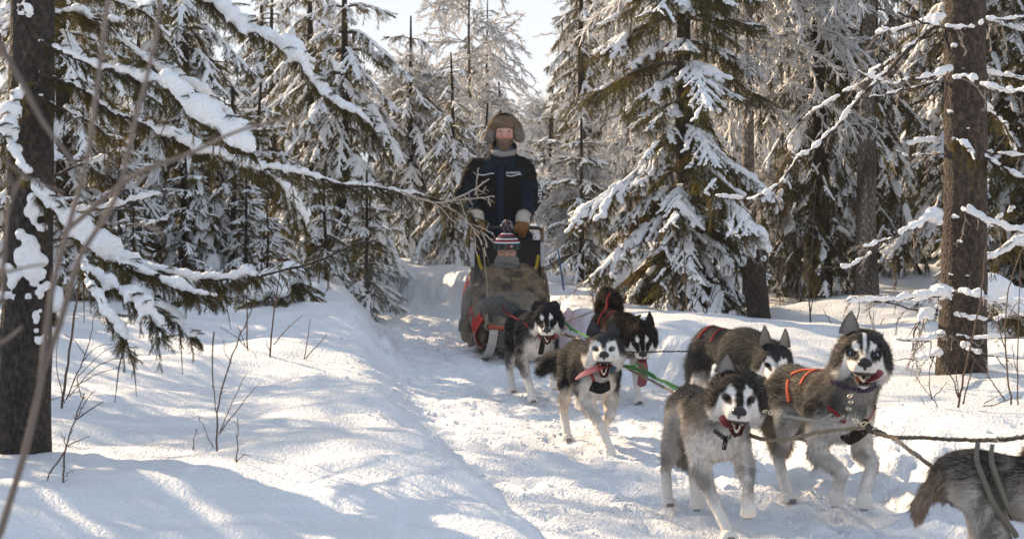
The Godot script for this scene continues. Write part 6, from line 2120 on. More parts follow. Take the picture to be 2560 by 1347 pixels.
	for i in jm.v.size():
		var p := jm.v[i]
		var arm := absf(p.x) > 0.215
		var amp := 0.020 if arm else 0.013
		jm.v[i] += jm.n[i] * (noise.get_noise_3d(p.x * 5.0, p.y * 11.0, p.z * 5.0) * amp + noise.get_noise_3d(p.x * 14.0, p.y * 20.0, p.z * 14.0) * amp * 0.4)
		var navy := Color(0.011, 0.017, 0.029)
		var black := Color(0.008, 0.008, 0.009)
		var c := navy
		if not arm and p.z > 0.0:
			if p.y < 1.515 and p.y > 1.16 and absf(p.x - 0.012) > 0.045 and absf(p.x) < 0.19:
				c = black
			if absf(absf(p.x - 0.012) - 0.042) < 0.007 and p.y < 1.60:
				c = black
		if arm:
			if p.y > 1.45 or (p.x > 0.0 and p.y < 1.40 and p.y > 1.22 and p.z > -0.05 and p.x > 0.30) or (p.x < 0.0 and p.y > 1.20 and p.x < -0.30):
				c = black
		elif p.y > 1.575 and absf(p.x) > 0.13:
			c = black
		if p.y > 1.66:
			c = Color(0.010, 0.011, 0.014)
		jm.c[i] = c
	jm.smooth()
	var coat := part("jacket", jm.mesh(), mats.cloth, root)
	# front placket, pocket flaps, reflective piping, lettering
	var list := PackedInt32Array(range(j.kind.size()))
	var hug := func(x: float, y: float, off: float) -> Vector3:
		var p := Vector3(x, y, 0.5)
		while j.at(p, list) > off and p.z > -0.1:
			p.z -= maxf(j.at(p, list) - off, 0.002)
		return p
	var pm := MB.new()
	var rows := []
	for k in 30:
		var y := 1.60 - k * 0.0235
		rows.append([hug.call(-0.016, y, 0.002), hug.call(-0.014, y, 0.010), hug.call(0.012, y, 0.013), hug.call(0.038, y, 0.010), hug.call(0.040, y, 0.002)])
	var cc := []
	cc.resize(30)
	cc.fill(Color(0.011, 0.018, 0.032))
	pm.grid(rows, cc)
	part("placket", pm.mesh(), mats.cloth, coat)
	for e: Array in [[-0.185, -0.045, 1.522], [0.062, 0.190, 1.512]]:
		var pts := PackedVector3Array()
		for k in 9:
			var u := k / 8.0
			pts.append(hug.call(lerpf(e[0], e[1], u), e[2] - 0.008 * sin(u * PI * 1.7), 0.008))
		var m := MB.new()
		m.tube(pts, radii(9, 0.0042, 0.0042), 5, Color(0.75, 0.76, 0.78))
		part("piping", m.mesh(), mats.plain, coat)
	var cuff := PackedVector3Array()
	for k in 9:
		var a := lerpf(-0.3, 2.0, k / 8.0)
		cuff.append(Vector3(0.262 + 0.083 * sin(a) * 0.9 - 0.01, 1.235 - 0.012 * k, 0.095 + 0.083 * cos(a)))
	var qm := MB.new()
	qm.tube(cuff, radii(9, 0.004, 0.004), 5, Color(0.75, 0.76, 0.78))
	part("piping", qm.mesh(), mats.plain, coat)
	for e: Array in [[-0.115, 1.03], [0.115, 1.03]]:
		var m := MB.new()
		var r := []
		for k in 4:
			var row := []
			for q in 5:
				row.append(hug.call(e[0] + (q - 2) * 0.026, e[1] + 0.03 - k * 0.02, 0.008 + (0.004 if k > 0 else 0.0)))
			r.append(row)
		m.grid(r, [Color(0.015, 0.028, 0.05), Color(0.015, 0.028, 0.05), Color(0.015, 0.028, 0.05), Color(0.012, 0.02, 0.038)])
		part("pocket_flap", m.mesh(), mats.cloth, coat)
	letters("KEMMYRS", coat, hug.call(0.120, 1.535, 0.013), Basis.IDENTITY, 0.020)
	letters("/RENE", coat, Vector3(0.352, 1.335, 0.075), Basis.from_euler(Vector3(0, 0.5, -PI / 2.0)), 0.040)
	letters("TRE", root, Vector3(-0.185, 0.78, 0.135), Basis.from_euler(Vector3(0, -0.2, -PI / 2.0)), 0.042)
	# gaiter and scarf
	for e: Array in [[0.083, 1.728, 0.030, Color(0.26, 0.25, 0.24)], [0.072, 1.757, 0.018, Color(0.055, 0.115, 0.20)]]:
		var m := MB.new()
		var pts := PackedVector3Array()
		for k in 25:
			var a := TAU * k / 24.0
			pts.append(Vector3(0.035 + cos(a) * (e[0] as float) * 1.05, (e[1] as float) + 0.022 * -sin(a), 0.045 + sin(a) * (e[0] as float)))
		m.tube(pts, radii(25, e[2], e[2]), 8, e[3], Color(-1, 0, 0), 1.0, 0.15)
		part("neck_scarf", m.mesh(), mats.cloth, root)
	# hat
	var h := Field.new()
	h.ell(head + Vector3(0, 0.095, -0.01), Vector3(0.100, 0.080, 0.115), 0.03)
	h.cap(head + Vector3(-0.06, 0.092, 0.055), head + Vector3(0.06, 0.092, 0.055), 0.038, 0.038, 0.03)
	h.cap(head + Vector3(-0.06, 0.105, 0.05), head + Vector3(0.06, 0.105, 0.05), 0.042, 0.042, 0.03)
	for x: float in [-1.0, 1.0]:
		h.cap(head + Vector3(x * 0.095, 0.06, 0.0), head + Vector3(x * 0.128, -0.04, 0.02), 0.038, 0.044, 0.03)
		h.cap(head + Vector3(x * 0.10, 0.06, -0.06), head + Vector3(x * 0.115, -0.03, -0.03), 0.045, 0.040, 0.03)
	h.ell(head + Vector3(0, -0.03, 0.09), Vector3(0.070, 0.085, 0.09), 0.01, Basis.IDENTITY, true)
	var fm := h.net(0.009)
	for i in fm.v.size():
		var p := fm.v[i] - head
		fm.c[i] = Color(0.30, 0.21, 0.14).lerp(Color(0.27, 0.25, 0.23), sm(0.05, 0.0, p.y)).lerp(Color(0.05, 0.035, 0.025), sm(0.145, 0.165, p.y)) * (1.0 + noise.get_noise_3dv(p * 30.0) * 0.5)
	var hat := part("fur_hat", fm.mesh(), mats.skin_fur, root)
	part("hat_fur", strands(fm, 60000.0, 0.022, 0.0030, Vector3(0.2, -0.5, 0), 1.0, 0.5, func(_p: Vector3) -> float: return 1.0, Color(0.36, 0.29, 0.21), 0.45).mesh(), mats.fur, hat).set_meta("kind", "stuff")
	# mittens with a pale cuff, closed on the bar
	for a: Array in arms:
		var w: Vector3 = a[2]
		var s := signf(w.x)
		var g := Field.new()
		g.cap(w + Vector3(0, 0.0, 0.0), w + Vector3(-s * 0.005, -0.055, 0.055), 0.050, 0.046, 0.02)
		g.cap(w + Vector3(-s * 0.005, -0.055, 0.055), w + Vector3(-s * 0.01, -0.105, 0.02), 0.046, 0.036, 0.02)
		g.cap(w + Vector3(-s * 0.04, -0.01, 0.045), w + Vector3(-s * 0.068, -0.055, 0.07), 0.022, 0.018, 0.012)
		g.cap(w + Vector3(-s * 0.068, -0.055, 0.07), w + Vector3(-s * 0.066, -0.082, 0.055), 0.018, 0.016, 0.008)
		var mm := g.net(0.009)
		for i in mm.v.size():
			mm.c[i] = Color(0.17, 0.080, 0.032) * (1.0 + 0.5 * noise.get_noise_3dv(mm.v[i] * 22.0))
		var mit := part("mitten", mm.mesh(), mats.cloth, root)
		var k := Field.new()
		k.cap(w + Vector3(s * 0.005, 0.045, -0.03), w + Vector3(s * 0.0, 0.015, 0.0), 0.066, 0.064, 0.02)
		var km := k.net(0.011, Color(0.58, 0.53, 0.46))
		part("cuff", km.mesh(), mats.cloth, mit)
		part("cuff_wool", strands(km, 40000.0, 0.014, 0.004, Vector3(0, -1, 0.3), 1.0, 0.6, func(_p: Vector3) -> float: return 1.0).mesh(), mats.fur, mit).set_meta("kind", "stuff")


func letters(text: String, parent: Node3D, at: Vector3, turn: Basis, size: float) -> void:
	var tm := TextMesh.new()
	tm.text = text
	var font := SystemFont.new()
	font.font_names = PackedStringArray(["Droid Sans"])
	font.font_weight = 700
	tm.font = font
	tm.font_size = 24
	tm.pixel_size = size / 18.0
	tm.depth = 0.002
	var m: StandardMaterial3D = mats.get("print")
	if m == null:
		m = mat("print", Color(0.62, 0.64, 0.66), 0.6)
	var o := part("lettering", tm, m, parent)
	o.transform = Transform3D(turn, at)


# ---------------------------------------------------------------- the passenger in the sled
func passenger() -> void:
	rng.seed = 72
	var at := Vector3(-0.045, 0.0, -15.6)
	var root := thing("person", "passenger in a striped bobble hat sitting wrapped up in the sled", "person", at)
	var head := Vector3(0.0, 0.855, 0.0)
	var f := Field.new()
	f.ell(head + Vector3(0, 0.03, -0.02), Vector3(0.074, 0.09, 0.092), 0.03)
	f.ell(head + Vector3(0, -0.03, 0.02), Vector3(0.062, 0.08, 0.07), 0.03)
	f.cap(head + Vector3(0, 0.008, 0.090), head + Vector3(0, -0.026, 0.108), 0.009, 0.013, 0.012)
	for x: float in [-1.0, 1.0]:
		f.ell(head + Vector3(x * 0.042, -0.022, 0.064), Vector3(0.024, 0.02, 0.02), 0.02)
		f.ell(head + Vector3(x * 0.031, 0.008, 0.078), Vector3(0.017, 0.010, 0.012), 0.008)
		f.cap(head + Vector3(x * 0.012, 0.026, 0.086), head + Vector3(x * 0.048, 0.026, 0.068), 0.009, 0.008, 0.012)
	f.cap(head, Vector3(0, 0.66, -0.03), 0.055, 0.06, 0.03)
	var hm := f.net(0.006)
	for i in hm.v.size():
		var p := hm.v[i] - head
		var c := Color(0.44, 0.25, 0.19).lerp(Color(0.47, 0.17, 0.13), spot(Vector2(absf(p.x), p.y), Vector2(0.03, -0.025), Vector2(0.035, 0.018)) * 0.6)
		if absf(p.y - 0.001) < 0.004 and absf(absf(p.x) - 0.031) < 0.016 and p.z > 0.05:
			c = Color(0.07, 0.04, 0.03)
		hm.c[i] = c
	for i in hm.v.size():
		hm.v[i] = head + (hm.v[i] - head) * 1.12
	var b := Field.new()
	b.ell(Vector3(0, 0.50, -0.05), Vector3(0.17, 0.24, 0.11), 0.05)
	b.cap(Vector3(0, 0.62, -0.04), head, 0.07, 0.05, 0.03)
	for x: float in [-1.0, 1.0]:
		b.chain([Vector3(x * 0.17, 0.62, -0.04), Vector3(x * 0.21, 0.42, 0.02), Vector3(x * 0.10, 0.36, 0.22)], [0.06, 0.045, 0.032], 0.03)
		b.chain([Vector3(x * 0.09, 0.28, -0.03), Vector3(x * 0.10, 0.34, 0.35), Vector3(x * 0.09, 0.22, 0.72)], [0.08, 0.055, 0.04], 0.03)
	var bm := b.net(0.018, Color(0.4, 0.24, 0.18))
	bm.add(hm)
	part("body", bm.mesh(), mats.skin, root)
	# the big dark coat
	var j := Field.new()
	j.ell(Vector3(0.03, 0.50, -0.03), Vector3(0.24, 0.24, 0.19), 0.08)
	j.ell(Vector3(0.01, 0.64, -0.04), Vector3(0.21, 0.12, 0.14), 0.06)
	for x: float in [-1.0, 1.0]:
		j.cap(Vector3(x * 0.17 + 0.02, 0.63, -0.04), Vector3(x * 0.225 + 0.03, 0.45, 0.04), 0.10, 0.105, 0.05)
		j.cap(Vector3(x * 0.225 + 0.03, 0.45, 0.04), Vector3(x * 0.09, 0.38, 0.25), 0.10, 0.085, 0.05)
	j.ell(Vector3(0.02, 0.36, 0.12), Vector3(0.29, 0.13, 0.22), 0.08)
	j.ell(head + Vector3(0, -0.02, 0.05), Vector3(0.07, 0.12, 0.09), 0.02, Basis.IDENTITY, true)
	var jm := j.net(0.014)
	for i in jm.v.size():
		var p := jm.v[i]
		jm.v[i] += jm.n[i] * (noise.get_noise_3d(p.x * 5.0, p.y * 9.0, p.z * 5.0) * 0.028 + noise.get_noise_3dv(p * 16.0) * 0.010)
		var k := noise.get_noise_3dv(p * 6.0 + Vector3(4, 0, 0))
		var c := Color(0.125, 0.095, 0.066)
		if k > 0.16: c = Color(0.18, 0.13, 0.085)
		elif k < -0.2: c = Color(0.065, 0.052, 0.040)
		if noise.get_noise_3dv(p * 13.0) > 0.34: c = Color(0.22, 0.165, 0.105)
		jm.c[i] = c
	jm.smooth()
	var coat := part("coat", jm.mesh(), mats.cloth, root)
	part("straw", strands(jm, 260.0, 0.07, 0.0045, Vector3(0.3, -1, 0.2), 0.25, 0.8, func(_p: Vector3) -> float: return 1.0, Color(0.35, 0.25, 0.13), 0.8).mesh(), mats.wood, coat).set_meta("kind", "stuff")
	# neck gaiter pulled over the mouth
	var g := Field.new()
	g.ell(head + Vector3(0, -0.065, 0.025), Vector3(0.098, 0.064, 0.098), 0.03)
	g.cap(head + Vector3(-0.05, -0.11, 0.02), head + Vector3(0.05, -0.11, 0.02), 0.06, 0.06, 0.03)
	var gm := g.net(0.010)
	for i in gm.v.size():
		gm.v[i] += gm.n[i] * sin(gm.v[i].y * 150.0 + gm.v[i].x * 20.0) * 0.003
		gm.c[i] = Color(0.17, 0.165, 0.16)
	gm.smooth()
	part("neck_scarf", gm.mesh(), mats.cloth, root)
	# knitted hat: ribs and rows
	var m := MB.new()
	var rows := []
	var cols := []
	for r in 34:
		var u := r / 33.0
		var row := []
		var crow := []
		var a := u * PI * 0.5
		for k in 72:
			var lo := TAU * k / 72.0
			var knit := 0.0035 * absf(sin(k * PI / 3.0 + (r % 2) * 0.6)) + 0.0025 * absf(sin(r * 1.55))
			var rad := (0.122 if u < 0.32 else 0.114) * (cos(maxf(a - 0.35, 0.0) * 1.25) if u > 0.3 else 1.0) + knit
			row.append(head + Vector3(cos(lo) * rad * 0.93, 0.022 + u * 0.160 + sin(u * PI) * 0.012, sin(lo) * rad * 1.08 - 0.01))
			var green := Color(0.030, 0.045, 0.042)
			var c := green
			if u > 0.30 and u < 0.36: c = Color(0.66, 0.66, 0.68)
			elif u < 0.47 and u >= 0.36: c = Color(0.20, 0.016, 0.025)
			elif u >= 0.47 and u < 0.54: c = Color(0.66, 0.66, 0.68)
			elif u >= 0.54 and u < 0.64: c = Color(0.035, 0.05, 0.06)
			elif u >= 0.64 and u < 0.76: c = Color(0.20, 0.016, 0.025)
			elif u >= 0.76 and u < 0.84: c = Color(0.66, 0.66, 0.68)
			elif u >= 0.84: c = Color(0.05, 0.05, 0.06)
			elif (k / 3) % 2 == 0: c = Color(0.055, 0.075, 0.07)
			elif (k / 3) % 5 == 0: c = Color(0.10, 0.03, 0.03)
			crow.append(c)
		rows.append(row)
		cols.append(crow)
	m.grid(rows, cols, true)
	var hat := part("knitted_hat", m.mesh(), mats.cloth, root)
	var badge := MB.new()
	badge.box(Transform3D(Basis.from_euler(Vector3(-0.1, 0.35, 0.5)), head + Vector3(0.040, 0.052, 0.119)), Vector3(0.022, 0.014, 0.004), Color(0.62, 0.62, 0.64), 0.002)
	badge.box(Transform3D(Basis.from_euler(Vector3(-0.1, 0.35, 0.5)), head + Vector3(0.041, 0.051, 0.1215)), Vector3(0.014, 0.006, 0.003), Color(0.4, 0.03, 0.04), 0.001)
	part("badge", badge.mesh(), mats.plain, hat)
	var pom := MB.new()
	var pc := head + Vector3(0.0, 0.225, -0.01)
	for i in 900:
		var d := rv().normalized()
		if d == Vector3.ZERO:
			continue
		var s := d.cross(rv()).normalized() * 0.0035
		var c: Color = [Color(0.68, 0.68, 0.70), Color(0.22, 0.016, 0.028), Color(0.03, 0.035, 0.07), Color(0.68, 0.68, 0.70)][rng.randi() % 4]
		var e := pc + d * rng.randf_range(0.045, 0.058)
		pom.tri(pc + s, pc - s, e + s, d, c, c)
		pom.tri(pc - s, e - s, e + s, d, c, c)
	part("bobble", pom.mesh(), mats.cloth, hat).set_meta("kind", "stuff")


# ---------------------------------------------------------------- the sled
func sheet(rows: Array, col: Array, thick := 0.006) -> MB:   # a cloth or board with two faces and an edge
	var m := MB.new()
	m.grid(rows, col)
	var n := m.v.size()
	var w: int = rows[0].size()
	var back := []
	for r in rows.size():
		var row := []
		for k in w:
			row.append(m.v[r * w + k] - m.n[r * w + k] * thick)
		back.append(row)
	m.grid(back, col)
	for i in range(n, m.v.size()):
		m.n[i] = -m.n[i]
	for t in range(m.ix.size() / 2, m.ix.size(), 3):
		var a := m.ix[t + 1]
		m.ix[t + 1] = m.ix[t + 2]
		m.ix[t + 2] = a
	var rim := []
	for k in w: rim.append(k)
	for r in range(1, rows.size()): rim.append(r * w + w - 1)
	for k in range(w - 2, -1, -1): rim.append((rows.size() - 1) * w + k)
	for r in range(rows.size() - 2, -1, -1): rim.append(r * w)
	for i in rim.size() - 1:
		var a: int = rim[i]
		var b: int = rim[i + 1]
		m.quad(m.v[a], m.v[b], m.v[b + n], m.v[a + n], m.c[a])
	return m


func build_sled() -> void:
	rng.seed = 81
	var root := thing("dog_sled", "wooden dog sled with red canvas sides and pale curved runners carrying a passenger", "sled", Vector3(0.0, 0.0, -15.4))
	root.rotation.y = 0.05
	var pale := Color(0.46, 0.41, 0.35)
	var wood := Color(0.16, 0.105, 0.06)
	for x: float in [-1.0, 1.0]:
		var pts := smoothpath([Vector3(x * 0.27, 0.035, -1.6), Vector3(x * 0.27, 0.03, -0.5), Vector3(x * 0.26, 0.03, 0.45), Vector3(x * 0.235, 0.07, 0.72), Vector3(x * 0.205, 0.17, 0.84), Vector3(x * 0.19, 0.285, 0.88)], 6)
		var rows := []
		var cols := []
		for i in pts.size():
			var d := (pts[mini(i + 1, pts.size() - 1)] - pts[maxi(i - 1, 0)]).normalized()
			var up := d.cross(Vector3.LEFT).normalized()
			var w := Vector3(0.034, 0, 0)
			rows.append([pts[i] - w, pts[i] - w + up * 0.022, pts[i] + w + up * 0.022, pts[i] + w, pts[i] - w])
			cols.append(pale * rng.randf_range(0.9, 1.08))
		var m := MB.new()
		m.grid(rows, cols)
		part("runner", m.mesh(), mats.plain, root)
	# bed: a dark plastic sheet that turns up at the front
	var prof := smoothpath([Vector3(0, 0.16, -0.95), Vector3(0, 0.13, -0.2), Vector3(0, 0.10, 0.4), Vector3(0, 0.09, 0.62), Vector3(0, 0.14, 0.78), Vector3(0, 0.27, 0.85)], 5)
	var rows := []
	var cols := []
	for p in prof:
		var row := []
		for k in 9:
			var u := (k - 4) / 4.0
			row.append(p + Vector3(u * lerpf(0.30, 0.175, sm(-0.2, 0.85, p.z)), absf(u) * u * u * 0.02, 0))
		rows.append(row)
		cols.append(Color(0.085, 0.074, 0.058))
	part("bed", sheet(rows, cols, 0.012).mesh(), mats.plain, root)
	# snow packed against the front of the bed
	var sp := MB.new()
	for i in 700:
		var u := rng.randf_range(-0.16, 0.16)
		var v := rng.randf_range(0.10, 0.27)
		var z := 0.865 if v > 0.15 else 0.83
		sp.ball(ell_at(Vector3(u, v, z + rng.randf_range(-0.01, 0.012)), Vector3.ONE * rng.randf_range(0.0008, 0.0022)), Color(0.7, 0.68, 0.64), 3, 5)
	part("snow_specks", sp.mesh(), mats.plain, root).set_meta("kind", "stuff")
	# brush bow, wrapped in orange red
	var bow := PackedVector3Array()
	for k in 21:
		var a := lerpf(-1.25, 1.25, k / 20.0)
		bow.append(Vector3(sin(a) * 0.245, 0.295, 0.66 + cos(a) * 0.26))
	var bm := MB.new()
	bm.tube(bow, radii(21, 0.017, 0.017), 9, Color(0.38, 0.085, 0.045), Color(-1, 0, 0), 1.0, 0.12)
	part("bow", bm.mesh(), mats.cloth, root)
	for x: float in [-1.0, 1.0]:
		var m := MB.new()
		m.tube(smoothpath([Vector3(x * 0.232, 0.295, 0.74), Vector3(x * 0.27, 0.40, 0.3), Vector3(x * 0.33, 0.50, -0.35), Vector3(x * 0.34, 0.62, -0.85)], 5), radii(16, 0.014, 0.014), 8, wood)
		part("side_rail", m.mesh(), mats.wood, root)
		# stanchions
		m = MB.new()
		m.box(Transform3D(Basis.from_euler(Vector3(-0.10, 0, 0)), Vector3(x * 0.315, 0.53, -0.80)), Vector3(0.030, 1.02, 0.026), wood, 0.004)
		part("stanchion", m.mesh(), mats.wood, root)
		m = MB.new()
		m.box(Transform3D(Basis.from_euler(Vector3(-0.10, 0, 0)), Vector3(x * 0.315, 0.80, -0.80)), Vector3(0.036, 0.22, 0.034), Color(0.42, 0.42, 0.43), 0.004)
		part("stanchion_sleeve", m.mesh(), mats.plain, root)
		m = MB.new()
		m.box(Transform3D(Basis.from_euler(Vector3(0.5, 0, 0)), Vector3(x * 0.29, 0.22, 0.05)), Vector3(0.026, 0.40, 0.022), wood, 0.004)
		part("brace", m.mesh(), mats.wood, root)
		# red canvas side
		var r := []
		var c := []
		for i in 14:
			var u := i / 13.0
			var z := lerpf(-0.95, 0.55, u)
			var top := Vector3(x * lerpf(0.35, 0.27, u), lerpf(0.60, 0.34, u), z)
			var low := Vector3(x * lerpf(0.33, 0.27, u), 0.10, z + 0.05)
			var row := []
			for k in 9:
				var v := k / 8.0
				row.append(top.lerp(low, v) + Vector3(x * (sin(v * PI) * (0.06 if x < 0.0 else 0.0) + 0.010 * sin(u * 23.0 + v * 5.0)), 0, 0))
			r.append(row)
			c.append(Color(0.42, 0.045, 0.030))
		part("red_canvas", sheet(r, c, 0.004).mesh(), mats.cloth, root)
		# yellow strap at the back rest
		m = MB.new()
		m.tube(smoothpath([Vector3(x * 0.27, 0.80, -0.70), Vector3(x * 0.25, 0.71, -0.62), Vector3(x * 0.20, 0.63, -0.55)], 4), radii(9, 0.013, 0.020), 6, Color(0.36, 0.24, 0.03), Color(-1, 0, 0), 0.4, 0.2)
		part("yellow_strap", m.mesh(), mats.cloth, root)
	var hb := MB.new()
	hb.tube(smoothpath([Vector3(-0.315, 0.98, -0.86), Vector3(-0.29, 1.03, -0.84), Vector3(-0.16, 1.045, -0.72), Vector3(0, 1.05, -0.68), Vector3(0.16, 1.045, -0.72), Vector3(0.29, 1.03, -0.84), Vector3(0.315, 0.98, -0.86)], 5), radii(31, 0.017, 0.017), 9, Color(0.022, 0.02, 0.02))
	part("handlebar", hb.mesh(), mats.plain, root)
	# dark back rest
	rows = []
	cols = []
	for i in 10:
		var v := i / 9.0
		var row := []
		for k in 9:
			var u := (k - 4) / 4.0
			row.append(Vector3(u * 0.30, lerpf(0.20, 0.93, v), -0.74 - v * 0.08 - (1.0 - u * u) * 0.05))
		rows.append(row)
		cols.append(Color(0.030, 0.027, 0.026))
	part("back_rest", sheet(rows, cols, 0.012).mesh(), mats.cloth, root)
	# rope tied to the bow on the left
	var rp := MB.new()
	rp.tube(smoothpath([Vector3(-0.235, 0.30, 0.75), Vector3(-0.245, 0.36, 0.76), Vector3(-0.235, 0.60, 0.62), Vector3(-0.26, 0.92, 0.30)], 6), radii(19, 0.006, 0.005), 6, Color(0.26, 0.21, 0.15))
	part("bridle_rope", rp.mesh(), mats.rope, root)
	var kn := MB.new()
	for i in 3:
		var loop := PackedVector3Array()
		for k in 13:
			var a := TAU * k / 12.0
			loop.append(Vector3(-0.236 + 0.026 * cos(a) + i * 0.006, 0.297 + 0.028 * sin(a), 0.75 + i * 0.012))
		kn.tube(loop, radii(13, 0.007, 0.007), 5, Color(0.20, 0.15, 0.11))
	part("rope_knot", kn.mesh(), mats.rope, root)

	# grey blanket over the passenger's legs, hanging over the left side
	var f := Field.new()
	f.ell(Vector3(0.0, 0.36, 0.10), Vector3(0.22, 0.13, 0.42), 0.08)
	f.cap(Vector3(-0.10, 0.41, 0.02), Vector3(-0.07, 0.27, 0.62), 0.115, 0.11, 0.06)
	f.cap(Vector3(0.11, 0.42, 0.02), Vector3(0.09, 0.27, 0.62), 0.115, 0.11, 0.06)
	f.cap(Vector3(-0.27, 0.42, -0.15), Vector3(-0.30, 0.16, 0.20), 0.075, 0.055, 0.06)
	f.cap(Vector3(-0.25, 0.38, 0.20), Vector3(-0.27, 0.17, 0.45), 0.075, 0.050, 0.06)
	f.cap(Vector3(-0.33, 0.50, -0.30), Vector3(-0.40, 0.20, -0.10), 0.06, 0.05, 0.05)
	f.cap(Vector3(-0.40, 0.20, -0.10), Vector3(-0.36, 0.10, 0.15), 0.05, 0.04, 0.05)
	var bmesh := f.net(0.014)
	for i in bmesh.v.size():
		var p := bmesh.v[i]
		bmesh.v[i] += bmesh.n[i] * (sin(p.x * 30.0 + p.z * 24.0 + noise.get_noise_3dv(p * 3.0) * 5.0) * 0.010 + noise.get_noise_3dv(p * 7.0) * 0.022)
		bmesh.c[i] = Color(0.17, 0.14, 0.105) * (1.0 + 0.5 * noise.get_noise_3dv(p * 12.0))
	bmesh.smooth()
	var bl := thing("blanket", "grey brown blanket tucked over the passenger's legs and hanging out of the sled", "blanket", root.position)
	bl.rotation.y = 0.05
	part("cloth", bmesh.mesh(), mats.cloth, bl)
	for e: Array in [[Vector3(-0.17, 0.50, 0.0), Vector3(-0.28, 0.40, 0.30), Vector3(-0.33, 0.22, 0.38), Vector3(-0.31, 0.10, 0.42), Vector3(-0.25, 0.13, 0.56)], [Vector3(-0.20, 0.47, 0.16), Vector3(-0.23, 0.36, 0.46), Vector3(-0.20, 0.24, 0.66)]]:
		var m := MB.new()
		m.tube(smoothpath(e, 6), radii((e.size() - 1) * 6 + 1, 0.008, 0.008), 6, Color(0.26, 0.23, 0.19), Color(-1, 0, 0), 1.0, 0.2)
		part("hem", m.mesh(), mats.cloth, bl)


# powder snow hanging in the air beside and behind the sled
func snow_dust() -> void:
	rng.seed = 83
	var root := thing("snow_dust", "fine powder snow drifting in the air along the left side of the sled", "snow dust", Vector3(-0.7, 0.3, -16.0))
	root.set_meta("kind", "stuff")
	for i in 9:
		var v := FogVolume.new()
		v.name = "dust" if i == 0 else "dust_%03d" % i
		v.shape = RenderingServer.FOG_VOLUME_SHAPE_ELLIPSOID
		v.size = Vector3(rng.randf_range(0.8, 1.5), rng.randf_range(0.35, 0.9), rng.randf_range(1.2, 2.4))
		var m := FogMaterial.new()
		m.albedo = Color(0.97, 0.97, 0.98)
		m.density = rng.randf_range(0.03, 0.07)
		v.material = m
		root.add_child(v)
		v.position = Vector3(rng.randf_range(-0.45, 0.45), rng.randf_range(-0.15, 0.3), rng.randf_range(-1.4, 0.9))


const ROPES := [
	["gang_line", "main tow line running from the sled bow forward between the dog pairs", Color(0.24, 0.19, 0.13), 0.0100, [Vector3(0.051, 0.276, -14.45), Vector3(0.293, 0.383, -13.20), Vector3(0.393, 0.457, -12.20), Vector3(0.469, 0.492, -11.40), Vector3(0.647, 0.460, -10.40), Vector3(0.900, 0.423, -9.20), Vector3(1.104, 0.419, -7.95), Vector3(1.343, 0.464, -7.85), Vector3(1.524, 0.500, -7.75)]],
	["tug_line", "pale tug line from the brown dog's rump back past the black dog's neck", Color(0.24, 0.19, 0.13), 0.0060, [Vector3(0.597, 0.576, -12.85), Vector3(0.509, 0.515, -13.10), Vector3(0.411, 0.450, -13.40), Vector3(0.187, 0.337, -14.00), Vector3(0.064, 0.269, -14.45)]],
	["neck_line", "green neck line clipped to the black dog's collar", Color(0.035, 0.17, 0.035), 0.0090, [Vector3(0.356, 0.554, -12.15), Vector3(0.388, 0.531, -12.05), Vector3(0.423, 0.518, -11.90), Vector3(0.505, 0.503, -11.60), Vector3(0.622, 0.475, -11.20)]],
	["neck_line", "doubled green neck line clipped to the blue eyed grey dog's collar", Color(0.035, 0.17, 0.035), 0.0100, [Vector3(0.619, 0.496, -10.10), Vector3(0.681, 0.498, -9.95), Vector3(0.776, 0.475, -9.70), Vector3(0.877, 0.459, -9.40), Vector3(0.971, 0.447, -9.10)]],
	["neck_line", "thin second strand under the doubled green neck line", Color(0.035, 0.17, 0.035), 0.0060, [Vector3(0.689, 0.528, -10.00), Vector3(0.758, 0.491, -9.75), Vector3(0.856, 0.449, -9.40), Vector3(0.971, 0.431, -9.10)]],
	["tug_line", "dark tug line from the grey dog's harness running behind the blue eyed dog", Color(0.03, 0.028, 0.028), 0.0060, [Vector3(1.247, 0.496, -11.00), Vector3(1.184, 0.486, -11.10), Vector3(1.143, 0.452, -11.30), Vector3(0.954, 0.415, -11.60), Vector3(0.780, 0.381, -11.90), Vector3(0.547, 0.365, -12.30)]],
	["tug_line", "thin blue second strand of the grey dog's tug line", Color(0.05, 0.07, 0.22), 0.0040, [Vector3(1.247, 0.474, -11.00), Vector3(1.184, 0.471, -11.10), Vector3(1.145, 0.460, -11.25)]],
	["neck_line", "grey fraying neck line joining the two front dogs' collars", Color(0.30, 0.27, 0.23), 0.0080, [Vector3(1.155, 0.558, -7.70), Vector3(1.207, 0.555, -7.65), Vector3(1.292, 0.540, -7.65), Vector3(1.377, 0.529, -7.70), Vector3(1.433, 0.548, -7.75)]],
	["tug_line", "double tow line leading off to the right edge toward the brown leader", Color(0.07, 0.06, 0.05), 0.0100, [Vector3(1.524, 0.510, -7.75), Vector3(1.566, 0.493, -7.70), Vector3(1.613, 0.480, -7.60), Vector3(1.738, 0.499, -7.45), Vector3(1.882, 0.514, -7.30), Vector3(1.960, 0.532, -7.20), Vector3(2.051, 0.564, -7.10)]],
	["tug_line", "dark tug line dropping to the rump of the grey brown leader", Color(0.07, 0.06, 0.05), 0.0100, [Vector3(1.536, 0.486, -7.75), Vector3(1.554, 0.491, -7.60), Vector3(1.570, 0.507, -7.40), Vector3(1.540, 0.530, -7.00), Vector3(1.556, 0.515, -6.72), Vector3(1.548, 0.509, -6.50)]],
]
const KNOTTED := [
	[Vector3(0.395, 0.525, -12.00), 0.012, Color(0.035, 0.17, 0.035)],
	[Vector3(0.672, 0.497, -9.98), 0.017, Color(0.035, 0.17, 0.035)],
	[Vector3(1.137, 0.465, -11.20), 0.014, Color(0.03, 0.028, 0.028)],
	[Vector3(1.145, 0.478, -11.15), 0.013, Color(0.05, 0.07, 0.22)],
]
